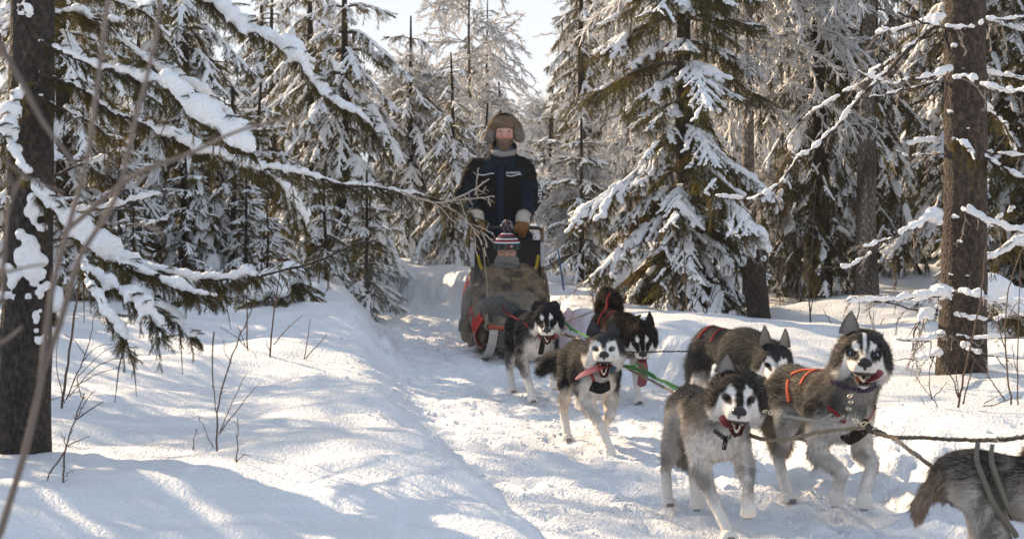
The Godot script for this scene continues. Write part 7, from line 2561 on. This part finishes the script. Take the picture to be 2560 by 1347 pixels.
const RINGS := [
	[Vector3(0.609, 0.499, -10.08), 0.0099],
	[Vector3(0.639, 0.507, -10.05), 0.0074],
	[Vector3(1.079, 0.578, -7.68), 0.0087],
	[Vector3(1.104, 0.571, -7.68), 0.0112],
	[Vector3(1.135, 0.563, -7.68), 0.0112],
	[Vector3(1.466, 0.627, -7.80), 0.0099],
	[Vector3(1.470, 0.601, -7.80), 0.0081],
	[Vector3(1.456, 0.575, -7.78), 0.0093],
	[Vector3(1.481, 0.527, -7.75), 0.0124],
	[Vector3(1.512, 0.516, -7.73), 0.0149],
	[Vector3(1.543, 0.527, -7.73), 0.0074],
	[Vector3(1.557, 0.493, -7.70), 0.0136],
	[Vector3(1.554, 0.473, -7.70), 0.0112],
	[Vector3(1.952, 0.533, -7.20), 0.0149],
	[Vector3(1.978, 0.536, -7.20), 0.0093],
]
const SAPLINGS := [
	["forked leafless sapling in the open snow at the left front", [[0.0048, [Vector3(-1.276, 0.303, -7.77), Vector3(-1.277, 0.466, -7.79), Vector3(-1.239, 0.630, -7.81), Vector3(-1.183, 0.783, -7.77), Vector3(-1.144, 0.871, -7.79), Vector3(-1.111, 0.956, -7.81)]], [0.0038, [Vector3(-1.288, 0.818, -7.77), Vector3(-1.296, 0.591, -7.79), Vector3(-1.282, 0.456, -7.81)]], [0.0029, [Vector3(-1.267, 0.373, -7.77), Vector3(-1.227, 0.475, -7.79), Vector3(-1.156, 0.630, -7.81)]], [0.0029, [Vector3(-1.264, 0.381, -7.77), Vector3(-1.177, 0.499, -7.79), Vector3(-1.097, 0.595, -7.81)]], [0.0024, [Vector3(-1.291, 0.317, -7.77), Vector3(-1.334, 0.400, -7.79), Vector3(-1.364, 0.454, -7.81)]], [0.0019, [Vector3(-1.212, 0.683, -7.77), Vector3(-1.246, 0.733, -7.79), Vector3(-1.256, 0.782, -7.81)]]]],
	["short single twig standing beside the forked sapling", [[0.0029, [Vector3(-1.421, 0.303, -7.99), Vector3(-1.414, 0.359, -8.01), Vector3(-1.409, 0.395, -8.03)]]]],
	["small hooked twig right of the forked sapling", [[0.0037, [Vector3(-1.141, 0.304, -7.46), Vector3(-1.142, 0.403, -7.48), Vector3(-1.142, 0.486, -7.50)]], [0.0023, [Vector3(-1.141, 0.310, -7.46), Vector3(-1.124, 0.327, -7.48), Vector3(-1.110, 0.340, -7.50)]]]],
	["crooked twiggy sapling in the shaded snow by the left trunk", [[0.0043, [Vector3(-1.765, 0.304, -7.08), Vector3(-1.765, 0.420, -7.10), Vector3(-1.732, 0.546, -7.12), Vector3(-1.692, 0.636, -7.08), Vector3(-1.694, 0.649, -7.10)]], [0.0035, [Vector3(-1.757, 0.436, -7.08), Vector3(-1.815, 0.358, -7.10), Vector3(-1.861, 0.265, -7.12), Vector3(-1.868, 0.219, -7.08), Vector3(-1.893, 0.120, -7.10)]], [0.0026, [Vector3(-1.692, 0.636, -7.08), Vector3(-1.711, 0.688, -7.10), Vector3(-1.721, 0.733, -7.12)]], [0.0035, [Vector3(-1.722, 0.552, -7.08), Vector3(-1.662, 0.593, -7.10), Vector3(-1.615, 0.622, -7.12)]], [0.0026, [Vector3(-1.758, 0.447, -7.08), Vector3(-1.774, 0.480, -7.10), Vector3(-1.787, 0.491, -7.12)]], [0.0026, [Vector3(-1.749, 0.447, -7.08), Vector3(-1.711, 0.467, -7.10), Vector3(-1.673, 0.486, -7.12)]], [0.0022, [Vector3(-1.761, 0.329, -7.08), Vector3(-1.751, 0.341, -7.10), Vector3(-1.738, 0.344, -7.12)]], [0.0026, [Vector3(-1.714, 0.565, -7.08), Vector3(-1.680, 0.625, -7.10), Vector3(-1.645, 0.669, -7.12)]]]],
	["reddish brown sapling with a fan of side twigs beside the left trunk", [[0.0085, [Vector3(-2.483, 0.303, -9.91), Vector3(-2.453, 0.543, -9.93), Vector3(-2.420, 0.817, -9.95), Vector3(-2.395, 0.906, -9.91), Vector3(-2.360, 1.165, -9.93), Vector3(-2.339, 1.296, -9.95)]], [0.0042, [Vector3(-2.459, 0.347, -9.91), Vector3(-2.404, 0.481, -9.93), Vector3(-2.374, 0.563, -9.95), Vector3(-2.323, 0.703, -9.91), Vector3(-2.305, 0.818, -9.93)]], [0.0030, [Vector3(-2.444, 0.362, -9.91), Vector3(-2.316, 0.512, -9.93), Vector3(-2.204, 0.563, -9.95), Vector3(-2.157, 0.571, -9.91)]], [0.0030, [Vector3(-2.422, 0.417, -9.91), Vector3(-2.272, 0.492, -9.93), Vector3(-2.129, 0.532, -9.95)]], [0.0030, [Vector3(-2.466, 0.329, -9.91), Vector3(-2.515, 0.547, -9.93), Vector3(-2.498, 0.766, -9.95)]], [0.0024, [Vector3(-2.378, 0.538, -9.91), Vector3(-2.294, 0.635, -9.93), Vector3(-2.166, 0.655, -9.95)]], [0.0024, [Vector3(-2.400, 0.472, -9.91), Vector3(-2.250, 0.613, -9.93), Vector3(-2.100, 0.666, -9.95)]], [0.0024, [Vector3(-2.584, 0.329, -9.91), Vector3(-2.493, 0.360, -9.93), Vector3(-2.387, 0.390, -9.95)]], [0.0024, [Vector3(-2.356, 0.593, -9.91), Vector3(-2.426, 0.679, -9.93), Vector3(-2.476, 0.700, -9.95)]]]],
	["slender sapling rising in front of the left spruces", [[0.0064, [Vector3(-1.923, 0.302, -13.07), Vector3(-1.932, 0.544, -13.09), Vector3(-1.932, 0.776, -13.11), Vector3(-1.917, 0.953, -13.07)]], [0.0040, [Vector3(-1.926, 0.319, -13.07), Vector3(-2.008, 0.399, -13.09), Vector3(-2.133, 0.470, -13.11)]], [0.0032, [Vector3(-1.941, 0.343, -13.07), Vector3(-1.978, 0.428, -13.09), Vector3(-2.005, 0.484, -13.11)]], [0.0032, [Vector3(-1.926, 0.604, -13.07), Vector3(-1.885, 0.675, -13.09), Vector3(-1.865, 0.732, -13.11)]]]],
	["straight dark sapling left of the snowy bush", [[0.0079, [Vector3(-1.733, 0.302, -12.85), Vector3(-1.716, 0.506, -12.87), Vector3(-1.684, 0.762, -12.89), Vector3(-1.633, 1.079, -12.85)]], [0.0047, [Vector3(-1.705, 0.388, -12.85), Vector3(-1.602, 0.506, -12.87), Vector3(-1.498, 0.596, -12.89)]], [0.0039, [Vector3(-1.725, 0.336, -12.85), Vector3(-1.750, 0.377, -12.87), Vector3(-1.759, 0.418, -12.89)]], [0.0031, [Vector3(-1.685, 0.679, -12.85), Vector3(-1.645, 0.792, -12.87), Vector3(-1.604, 0.819, -12.89)]]]],
	["pair of crossed twigs near the bank crest", [[0.0047, [Vector3(-1.485, 0.302, -12.85), Vector3(-1.464, 0.463, -12.87), Vector3(-1.444, 0.590, -12.89)]], [0.0047, [Vector3(-1.474, 0.308, -12.85), Vector3(-1.401, 0.392, -12.87), Vector3(-1.323, 0.481, -12.89)]]]],
	["frosted little sapling on the far left mound", [[0.0085, [Vector3(-1.879, 0.302, -17.44), Vector3(-1.858, 0.486, -17.46), Vector3(-1.853, 0.718, -17.48)]], [0.0053, [Vector3(-1.856, 0.488, -17.44), Vector3(-1.920, 0.525, -17.46), Vector3(-1.950, 0.485, -17.48)]], [0.0053, [Vector3(-1.848, 0.565, -17.44), Vector3(-1.792, 0.641, -17.46), Vector3(-1.748, 0.679, -17.48)]], [0.0053, [Vector3(-1.852, 0.623, -17.44), Vector3(-1.901, 0.680, -17.46), Vector3(-1.922, 0.718, -17.48)]]]],
	["thin bent reed on the far left mound", [[0.0040, [Vector3(-1.708, 0.302, -16.18), Vector3(-1.685, 0.390, -16.20), Vector3(-1.651, 0.432, -16.22), Vector3(-1.604, 0.428, -16.18)]]]],
	["tall thin stem beside the trail under the left spruces", [[0.0064, [Vector3(-1.356, 0.302, -17.34), Vector3(-1.319, 0.609, -17.36), Vector3(-1.297, 0.878, -17.38)]]]],
	["tall stem with side shoots in front of the open spruce", [[0.0075, [Vector3(1.495, 0.302, -15.36), Vector3(1.483, 0.556, -15.38), Vector3(1.468, 0.931, -15.40)]], [0.0056, [Vector3(1.434, 0.387, -15.36), Vector3(1.367, 0.471, -15.38), Vector3(1.270, 0.541, -15.40)]], [0.0047, [Vector3(1.509, 0.309, -15.36), Vector3(1.538, 0.385, -15.38), Vector3(1.574, 0.459, -15.40)]], [0.0047, [Vector3(1.475, 0.558, -15.36), Vector3(1.435, 0.659, -15.38), Vector3(1.417, 0.692, -15.40)]]]],
	["clump of dry stems on a snow hump right of the dogs", [[0.0064, [Vector3(1.603, 0.302, -14.87), Vector3(1.648, 0.426, -14.89), Vector3(1.696, 0.563, -14.91), Vector3(1.718, 0.659, -14.87)]], [0.0055, [Vector3(1.596, 0.308, -14.87), Vector3(1.568, 0.376, -14.89), Vector3(1.551, 0.417, -14.91)]], [0.0045, [Vector3(1.510, 0.361, -14.87), Vector3(1.539, 0.442, -14.89), Vector3(1.584, 0.517, -14.91)]], [0.0045, [Vector3(1.494, 0.378, -14.87), Vector3(1.482, 0.459, -14.89), Vector3(1.491, 0.507, -14.91)]], [0.0045, [Vector3(1.636, 0.361, -14.87), Vector3(1.688, 0.459, -14.89), Vector3(1.743, 0.517, -14.91)]]]],
	["pair of short dry stems far out on the right snow", [[0.0046, [Vector3(1.888, 0.302, -15.17), Vector3(1.893, 0.374, -15.19)]], [0.0046, [Vector3(2.036, 0.335, -15.17), Vector3(2.049, 0.384, -15.19)]], [0.0037, [Vector3(2.225, 0.403, -15.17), Vector3(2.248, 0.435, -15.19)]]]],
	["dark sapling in front of the pendulous spruce", [[0.0097, [Vector3(2.623, 0.302, -15.80), Vector3(2.609, 0.595, -15.82), Vector3(2.577, 0.946, -15.84), Vector3(2.542, 1.088, -15.80)]], [0.0058, [Vector3(2.619, 0.386, -15.80), Vector3(2.672, 0.595, -15.82), Vector3(2.746, 0.735, -15.84)]], [0.0048, [Vector3(2.598, 0.667, -15.80), Vector3(2.514, 0.806, -15.82), Vector3(2.446, 0.876, -15.84)]], [0.0039, [Vector3(2.581, 0.807, -15.80), Vector3(2.654, 0.912, -15.82), Vector3(2.710, 0.981, -15.84)]]]],
	["leaning thin twigs between the right spruces", [[0.0058, [Vector3(2.809, 0.302, -15.76), Vector3(2.777, 0.388, -15.78), Vector3(2.739, 0.456, -15.80)]], [0.0058, [Vector3(3.012, 0.354, -15.76), Vector3(3.051, 0.458, -15.78), Vector3(3.047, 0.597, -15.80)]], [0.0048, [Vector3(3.152, 0.284, -15.76), Vector3(3.170, 0.370, -15.78), Vector3(3.181, 0.456, -15.80)]], [0.0048, [Vector3(3.222, 0.302, -15.76), Vector3(3.247, 0.353, -15.78), Vector3(3.272, 0.386, -15.80)]]]],
	["tall brown sapling in front of the thick right trunk", [[0.0070, [Vector3(2.349, 0.303, -9.47), Vector3(2.373, 0.405, -9.49), Vector3(2.406, 0.544, -9.51), Vector3(2.461, 0.829, -9.47), Vector3(2.489, 1.017, -9.49), Vector3(2.509, 1.155, -9.51)]], [0.0046, [Vector3(2.376, 0.324, -9.47), Vector3(2.413, 0.448, -9.49), Vector3(2.452, 0.551, -9.51)]], [0.0041, [Vector3(2.362, 0.345, -9.47), Vector3(2.320, 0.469, -9.49), Vector3(2.266, 0.583, -9.51)]], [0.0035, [Vector3(2.358, 0.355, -9.47), Vector3(2.350, 0.448, -9.49), Vector3(2.351, 0.509, -9.51)]], [0.0029, [Vector3(2.425, 0.661, -9.47), Vector3(2.362, 0.806, -9.49), Vector3(2.315, 0.927, -9.51)]], [0.0029, [Vector3(2.400, 0.566, -9.47), Vector3(2.352, 0.659, -9.49), Vector3(2.325, 0.688, -9.51)]]]],
	["tall pale sapling at the right edge", [[0.0061, [Vector3(2.761, 0.303, -9.94), Vector3(2.744, 0.499, -9.96), Vector3(2.741, 0.639, -9.98), Vector3(2.730, 0.820, -9.94), Vector3(2.766, 0.986, -9.96), Vector3(2.830, 1.162, -9.98)]], [0.0043, [Vector3(2.725, 0.329, -9.94), Vector3(2.678, 0.404, -9.96), Vector3(2.617, 0.497, -9.98), Vector3(2.533, 0.583, -9.94)]], [0.0037, [Vector3(2.734, 0.590, -9.94), Vector3(2.700, 0.720, -9.96), Vector3(2.694, 0.830, -9.98)]], [0.0030, [Vector3(2.732, 0.767, -9.94), Vector3(2.789, 0.853, -9.96), Vector3(2.830, 0.885, -9.98)]]]],
	["thin red sapling beside the pale one at the right edge", [[0.0049, [Vector3(2.817, 0.303, -10.00), Vector3(2.818, 0.534, -10.02), Vector3(2.835, 0.831, -10.04), Vector3(2.832, 1.116, -10.00)]], [0.0031, [Vector3(2.812, 0.472, -10.00), Vector3(2.796, 0.581, -10.02), Vector3(2.795, 0.646, -10.04)]]]],
	["low broken twigs lying before the thick right trunk", [[0.0035, [Vector3(2.242, 0.303, -9.47), Vector3(2.173, 0.405, -9.49), Vector3(2.124, 0.479, -9.51)]], [0.0035, [Vector3(2.210, 0.345, -9.47), Vector3(2.206, 0.427, -9.49), Vector3(2.209, 0.540, -9.51)]], [0.0029, [Vector3(2.223, 0.358, -9.47), Vector3(2.265, 0.395, -9.49), Vector3(2.304, 0.439, -9.51)]], [0.0035, [Vector3(2.482, 0.307, -9.47), Vector3(2.573, 0.325, -9.49), Vector3(2.697, 0.356, -9.51)]], [0.0029, [Vector3(2.490, 0.324, -9.47), Vector3(2.531, 0.342, -9.49), Vector3(2.570, 0.358, -9.51)]], [0.0023, [Vector3(2.208, 0.248, -9.47), Vector3(2.215, 0.275, -9.49), Vector3(2.222, 0.297, -9.51)]], [0.0023, [Vector3(2.174, 0.320, -9.47), Vector3(2.166, 0.338, -9.49), Vector3(2.167, 0.346, -9.51)]]]],
]
const NEAR_STEMS := [
	[0.0071, [Vector3(-0.851, 0.954, -2.90), Vector3(-0.825, 1.051, -2.90), Vector3(-0.786, 1.180, -2.90), Vector3(-0.760, 1.296, -2.90), Vector3(-0.746, 1.418, -2.90), Vector3(-0.722, 1.521, -2.90), Vector3(-0.686, 1.650, -2.90), Vector3(-0.664, 1.811, -2.90), Vector3(-0.648, 1.934, -2.90)]],
	[0.0058, [Vector3(-0.758, 1.308, -2.90), Vector3(-0.728, 1.392, -2.90), Vector3(-0.696, 1.495, -2.90), Vector3(-0.641, 1.586, -2.90), Vector3(-0.612, 1.695, -2.90), Vector3(-0.577, 1.837, -2.90), Vector3(-0.567, 1.921, -2.90)]],
	[0.0047, [Vector3(-0.743, 1.533, -3.00), Vector3(-0.633, 1.623, -3.00), Vector3(-0.540, 1.660, -3.00), Vector3(-0.453, 1.700, -3.00), Vector3(-0.340, 1.725, -3.00)]],
	[0.0054, [Vector3(-0.786, 1.854, -2.70), Vector3(-0.732, 1.758, -2.70), Vector3(-0.702, 1.704, -2.70), Vector3(-0.654, 1.641, -2.70)]],
	[0.0031, [Vector3(-0.796, 1.653, -2.80), Vector3(-0.747, 1.619, -2.80), Vector3(-0.697, 1.600, -2.80)]],
	[0.0029, [Vector3(-0.737, 1.442, -2.60), Vector3(-0.731, 1.558, -2.60), Vector3(-0.721, 1.601, -2.60), Vector3(-0.705, 1.630, -2.60)]],
	[0.0031, [Vector3(-0.809, 1.470, -2.80), Vector3(-0.759, 1.483, -2.80), Vector3(-0.725, 1.488, -2.80)]],
	[0.0032, [Vector3(-0.825, 1.354, -2.90), Vector3(-0.799, 1.373, -2.90), Vector3(-0.791, 1.383, -2.90)]],
	[0.0025, [Vector3(-0.777, 1.597, -2.80), Vector3(-0.779, 1.619, -2.80), Vector3(-0.787, 1.631, -2.80)]],
]
const FROST_FAN := [
	[0.0046, [Vector3(-0.498, 1.511, -8.00), Vector3(-0.337, 1.460, -7.97), Vector3(-0.229, 1.488, -7.94), Vector3(-0.158, 1.527, -7.91), Vector3(-0.102, 1.569, -7.88)]],
	[0.0029, [Vector3(-0.162, 1.526, -8.00), Vector3(-0.152, 1.579, -7.97), Vector3(-0.148, 1.620, -7.94)]],
	[0.0029, [Vector3(-0.160, 1.526, -8.00), Vector3(-0.133, 1.512, -7.97), Vector3(-0.111, 1.535, -7.94)]],
	[0.0040, [Vector3(-0.338, 1.460, -8.00), Vector3(-0.230, 1.473, -7.97), Vector3(-0.141, 1.484, -7.94), Vector3(-0.077, 1.490, -7.91)]],
	[0.0029, [Vector3(-0.105, 1.483, -8.00), Vector3(-0.103, 1.464, -7.97), Vector3(-0.097, 1.447, -7.94)]],
	[0.0029, [Vector3(-0.151, 1.483, -8.00), Vector3(-0.159, 1.501, -7.97), Vector3(-0.155, 1.512, -7.94)]],
	[0.0040, [Vector3(-0.320, 1.454, -8.00), Vector3(-0.248, 1.423, -7.97), Vector3(-0.203, 1.385, -7.94), Vector3(-0.167, 1.348, -7.91), Vector3(-0.131, 1.282, -7.88)]],
	[0.0029, [Vector3(-0.222, 1.422, -8.00), Vector3(-0.168, 1.422, -7.97), Vector3(-0.129, 1.419, -7.94)]],
	[0.0035, [Vector3(-0.204, 1.383, -8.00), Vector3(-0.151, 1.358, -7.97), Vector3(-0.115, 1.343, -7.94), Vector3(-0.084, 1.328, -7.91)]],
	[0.0035, [Vector3(-0.172, 1.351, -8.00), Vector3(-0.115, 1.317, -7.97), Vector3(-0.076, 1.288, -7.94)]],
	[0.0035, [Vector3(-0.160, 1.330, -8.00), Vector3(-0.124, 1.313, -7.97), Vector3(-0.111, 1.262, -7.94)]],
	[0.0029, [Vector3(-0.169, 1.344, -8.00), Vector3(-0.163, 1.278, -7.97), Vector3(-0.155, 1.227, -7.94)]],
	[0.0029, [Vector3(-0.178, 1.355, -8.00), Vector3(-0.186, 1.313, -7.97), Vector3(-0.173, 1.297, -7.94)]],
	[0.0029, [Vector3(-0.231, 1.472, -8.00), Vector3(-0.213, 1.420, -7.97), Vector3(-0.199, 1.382, -7.94)]],
	[0.0023, [Vector3(-0.213, 1.490, -8.00), Vector3(-0.186, 1.473, -7.97), Vector3(-0.176, 1.452, -7.94)]],
	[0.0029, [Vector3(-0.391, 1.481, -8.00), Vector3(-0.319, 1.437, -7.97), Vector3(-0.247, 1.368, -7.94)]],
	[0.0023, [Vector3(-0.444, 1.494, -8.00), Vector3(-0.390, 1.437, -7.97), Vector3(-0.362, 1.368, -7.94)]],
	[0.0035, [Vector3(-0.121, 1.259, -8.00), Vector3(-0.117, 1.225, -7.97)]],
]


# ---------------------------------------------------------------- lines, fittings, saplings
func build_lines() -> void:
	rng.seed = 91
	for e: Array in ROPES:
		var pts := smoothpath(e[4], 8)
		var m := MB.new()
		var n := pts.size()
		for i in range(1, n - 1):
			pts[i] += rv(0.0025)
		# three twisted strands
		for k in 3:
			var strand := PackedVector3Array()
			var r: float = e[3]
			var len_ := 0.0
			for i in n:
				if i > 0:
					len_ += pts[i].distance_to(pts[i - 1])
				var a := len_ * 60.0 + TAU * k / 3.0
				strand.append(pts[i] + Vector3(cos(a) * 0.2, sin(a), cos(a)) * r * 0.42)
			m.tube(strand, radii(n, r * 0.62, r * 0.62), 6, (e[2] as Color) * rng.randf_range(0.8, 1.2))
		var label: String = e[1]
		solo(e[0], m.mesh(), mats.rope, label, "rope")
	var at := 0
	for e: Array in KNOTTED:
		var f := Field.new()
		var p: Vector3 = e[0]
		var r: float = e[1]
		for i in 5:
			f.ell(p + rv(r * 0.5), Vector3(r, r * 0.6, r * 0.7), r * 0.2, Basis.from_euler(rv(2.0)))
		solo("rope_knot", f.net(r * 0.22, e[2]).mesh(), mats.rope, ["green knot under the black dog's collar", "large green knot beside the blue eyed dog's collar", "dark knot in the grey dog's tug line", "blue knot at the grey dog's harness end"][at], "knot")
		at += 1
	var words := ["steel ring on the blue eyed grey dog's collar", "steel snap on the green neck line", "chain link at the tan dog's neck", "middle chain link by the tan dog's neck", "last chain link by the tan dog's neck", "ring under the purple collar", "swivel below the purple collar", "brass snap on the fraying neck line", "brass ring before the tall dog's chest", "largest brass ring joining the front tow lines", "brass bolt end beside the joining ring", "upper brass clip on the double tow line", "lower brass clip on the double tow line", "brass snap near the brown leader", "small brass ring beside the brown leader"]
	at = 0
	for e: Array in RINGS:
		var m := MB.new()
		var p: Vector3 = e[0]
		var r: float = e[1]
		var b := Basis.from_euler(Vector3(rng.randf_range(-0.5, 0.5), rng.randf_range(-0.8, 0.8), rng.randf_range(-0.6, 0.6)))
		var loop := PackedVector3Array()
		for k in 17:
			var a := TAU * k / 16.0
			loop.append(p + b * Vector3(cos(a) * r, sin(a) * r * 0.62, 0))
		m.tube(loop, radii(17, r * 0.26, r * 0.26), 7, Color.WHITE)
		m.tube(PackedVector3Array([p + b * Vector3(r * 0.9, 0, 0), p + b * Vector3(r * 1.7, r * 0.1, 0)]), PackedFloat32Array([r * 0.32, r * 0.24]), 7, Color.WHITE)
		solo("metal_ring", m.mesh(), mats.metal, words[at], "ring")
		at += 1


func build_saplings() -> void:
	rng.seed = 92
	for e: Array in SAPLINGS:
		var label: String = e[0]
		var first: Vector3 = e[1][0][1][0]
		var base := Vector3(first.x, ground(first.x, first.z), first.z)
		var root := thing("sapling", label, "sapling", base, 0.0, "leafless saplings standing in the snow")
		var lift := base.y - first.y   # the drawn foot sits on the snow
		for s: Array in e[1]:
			var m := MB.new()
			var ctrl := []
			for p: Vector3 in s[1]:
				ctrl.append(p - base + Vector3(0, lift, 0))
			if s == e[1][0]:
				ctrl.push_front(ctrl[0] + Vector3(0, -0.12, 0))
			var pts := smoothpath(ctrl, 4)
			for i in range(1, pts.size()):
				pts[i] += rv(0.004)
			var c := Color(0.075, 0.045, 0.032).lerp(Color(0.11, 0.075, 0.055), rng.randf())
			m.tube(pts, radii(pts.size(), s[0], s[0] * 0.45), 6, c, c * 1.2, 1.0, 0.1)
			for i in range(2, pts.size() - 1, 2):   # buds and spurs
				var d := (pts[i + 1] - pts[i - 1]).normalized()
				var q := pts[i] + (d + rv(0.9)).normalized() * rng.randf_range(0.008, 0.03)
				m.tube(PackedVector3Array([pts[i], q]), PackedFloat32Array([s[0] * 0.4, s[0] * 0.25]), 4, c)
			part("stem", m.mesh(), mats.wood, root)
	# blurred stems close to the camera
	var root := thing("sapling", "large out of focus grey stem with branches rising close at the left edge", "sapling", Vector3(-0.86, ground(-0.86, -2.9), -2.9))
	for s: Array in NEAR_STEMS:
		var m := MB.new()
		var ctrl := []
		for p: Vector3 in s[1]:
			ctrl.append(p - root.position)
		if s == NEAR_STEMS[0]:
			ctrl.push_front(Vector3(-0.02, -0.1, 0))
		var pts := smoothpath(ctrl, 5)
		m.tube(pts, radii(pts.size(), s[0], s[0] * 0.5), 8, Color(0.10, 0.085, 0.08), Color(0.15, 0.13, 0.125), 1.0, 0.08)
		part("stem", m.mesh(), mats.wood, root)
	# frost covered twig ends in front of the musher
	root = left_spruce
	for s: Array in FROST_FAN:
		var m := MB.new()
		var ctrl := []
		for p: Vector3 in s[1]:
			ctrl.append(p - root.position)
		var pts := smoothpath(ctrl, 4)
		for i in range(1, pts.size()):
			pts[i] += rv(0.003)
		var c := Color(0.36, 0.29, 0.23)
		m.tube(pts, radii(pts.size(), s[0], s[0] * 0.6), 6, c, Color(0.46, 0.40, 0.34), 1.0, 0.15)
		for i in range(2, pts.size() - 1, 2):
			var d := (pts[i + 1] - pts[i - 1]).normalized()
			m.tube(PackedVector3Array([pts[i], pts[i] + (d * 0.5 + rv(0.9)).normalized() * rng.randf_range(0.012, 0.04)]), PackedFloat32Array([s[0] * 0.6, s[0] * 0.4]), 4, c)
		part("frosted_twig", m.mesh(), mats.wood, root)
	# blue trail marker
	var at := seat(0.52, -18.6)
	var mk := MB.new()
	mk.tube(PackedVector3Array([at + Vector3(0.03, -0.1, 0), at + Vector3(0.0, 0.12, 0), at + Vector3(-0.045, 0.42, 0)]), PackedFloat32Array([0.009, 0.009, 0.008]), 8, Color(0.05, 0.10, 0.26))
	solo("trail_marker", mk.mesh(), mats.plain, "thin blue stake leaning beside the trail behind the sled", "marker stake")


func build_bushes() -> void:
	rng.seed = 93
	var list := [
		["rounded snow-buried bush at the foot of the left spruces", Vector3(-1.93, 0, -15.2), 0.24, 9], ["tall snow heap over a young spruce under the left boughs", Vector3(-2.9, 0, -15.4), 0.2, 7],
		["snow clump on a bent young spruce beside the long bough", Vector3(-2.45, 0.15, -16.4), 0.16, 7], ["low snow cushion among the left saplings", Vector3(-3.6, 0, -14.2), 0.22, 6],
		
		["snowy young spruce right of the thick right trunk", Vector3(3.55, 0.1, -13.4), 0.26, 9], ["small snow hump at the foot of the open spruce", Vector3(1.2, 0, -17.4), 0.16, 5],
	]
	for e: Array in list:
		var p: Vector3 = e[1]
		var root := thing("snowy_bush", e[0], "bush", seat(p.x, p.z) + Vector3(0, p.y, 0), 0.0, "snow-buried bushes")
		var r: float = e[2]
		var blobs := []
		var green := Bag.new()
		for i in int(e[3]):
			var a := rng.randf() * TAU
			var u := rng.randf_range(0.1, 1.0)
			var q := Vector3(cos(a) * r * u, r * (1.25 - u * 0.9) + rng.randf_range(-0.03, 0.05), sin(a) * r * u)
			blobs.append([q, r * rng.randf_range(0.3, 0.55)])
			for k in 5:
				var b := a + rng.randf_range(-0.7, 0.7)
				var tone := rng.randf_range(0.5, 1.0)
				green.put(rng.randi() % sprays.size(), facing(q + Vector3(0, -r * 0.25, 0), Vector3(cos(b), rng.randf_range(-1.0, -0.2), sin(b)), Vector3.UP, r * rng.randf_range(0.7, 1.3)), Color(tone * 1.1, tone, tone * 0.85))
		part("snow", snow_blob(blobs, 0.02, 0.75).mesh(), mats.snow, root).set_meta("kind", "stuff")
		spill(green, "foliage", sprays, mats.needles, root)


func build_scene() -> void:
	var t0 := Time.get_ticks_msec()
	build_ground()
	print("ground ", Time.get_ticks_msec() - t0)
	build_forest()
	print("forest ", Time.get_ticks_msec() - t0)
	loose_snow()
	near_trees()
	print("near ", Time.get_ticks_msec() - t0)
	musher()
	passenger()
	build_sled()
	snow_dust()
	print("people ", Time.get_ticks_msec() - t0)
	build_dogs()
	name_trees()
	build_lines()
	build_saplings()
	build_bushes()
	print("dogs ", Time.get_ticks_msec() - t0)
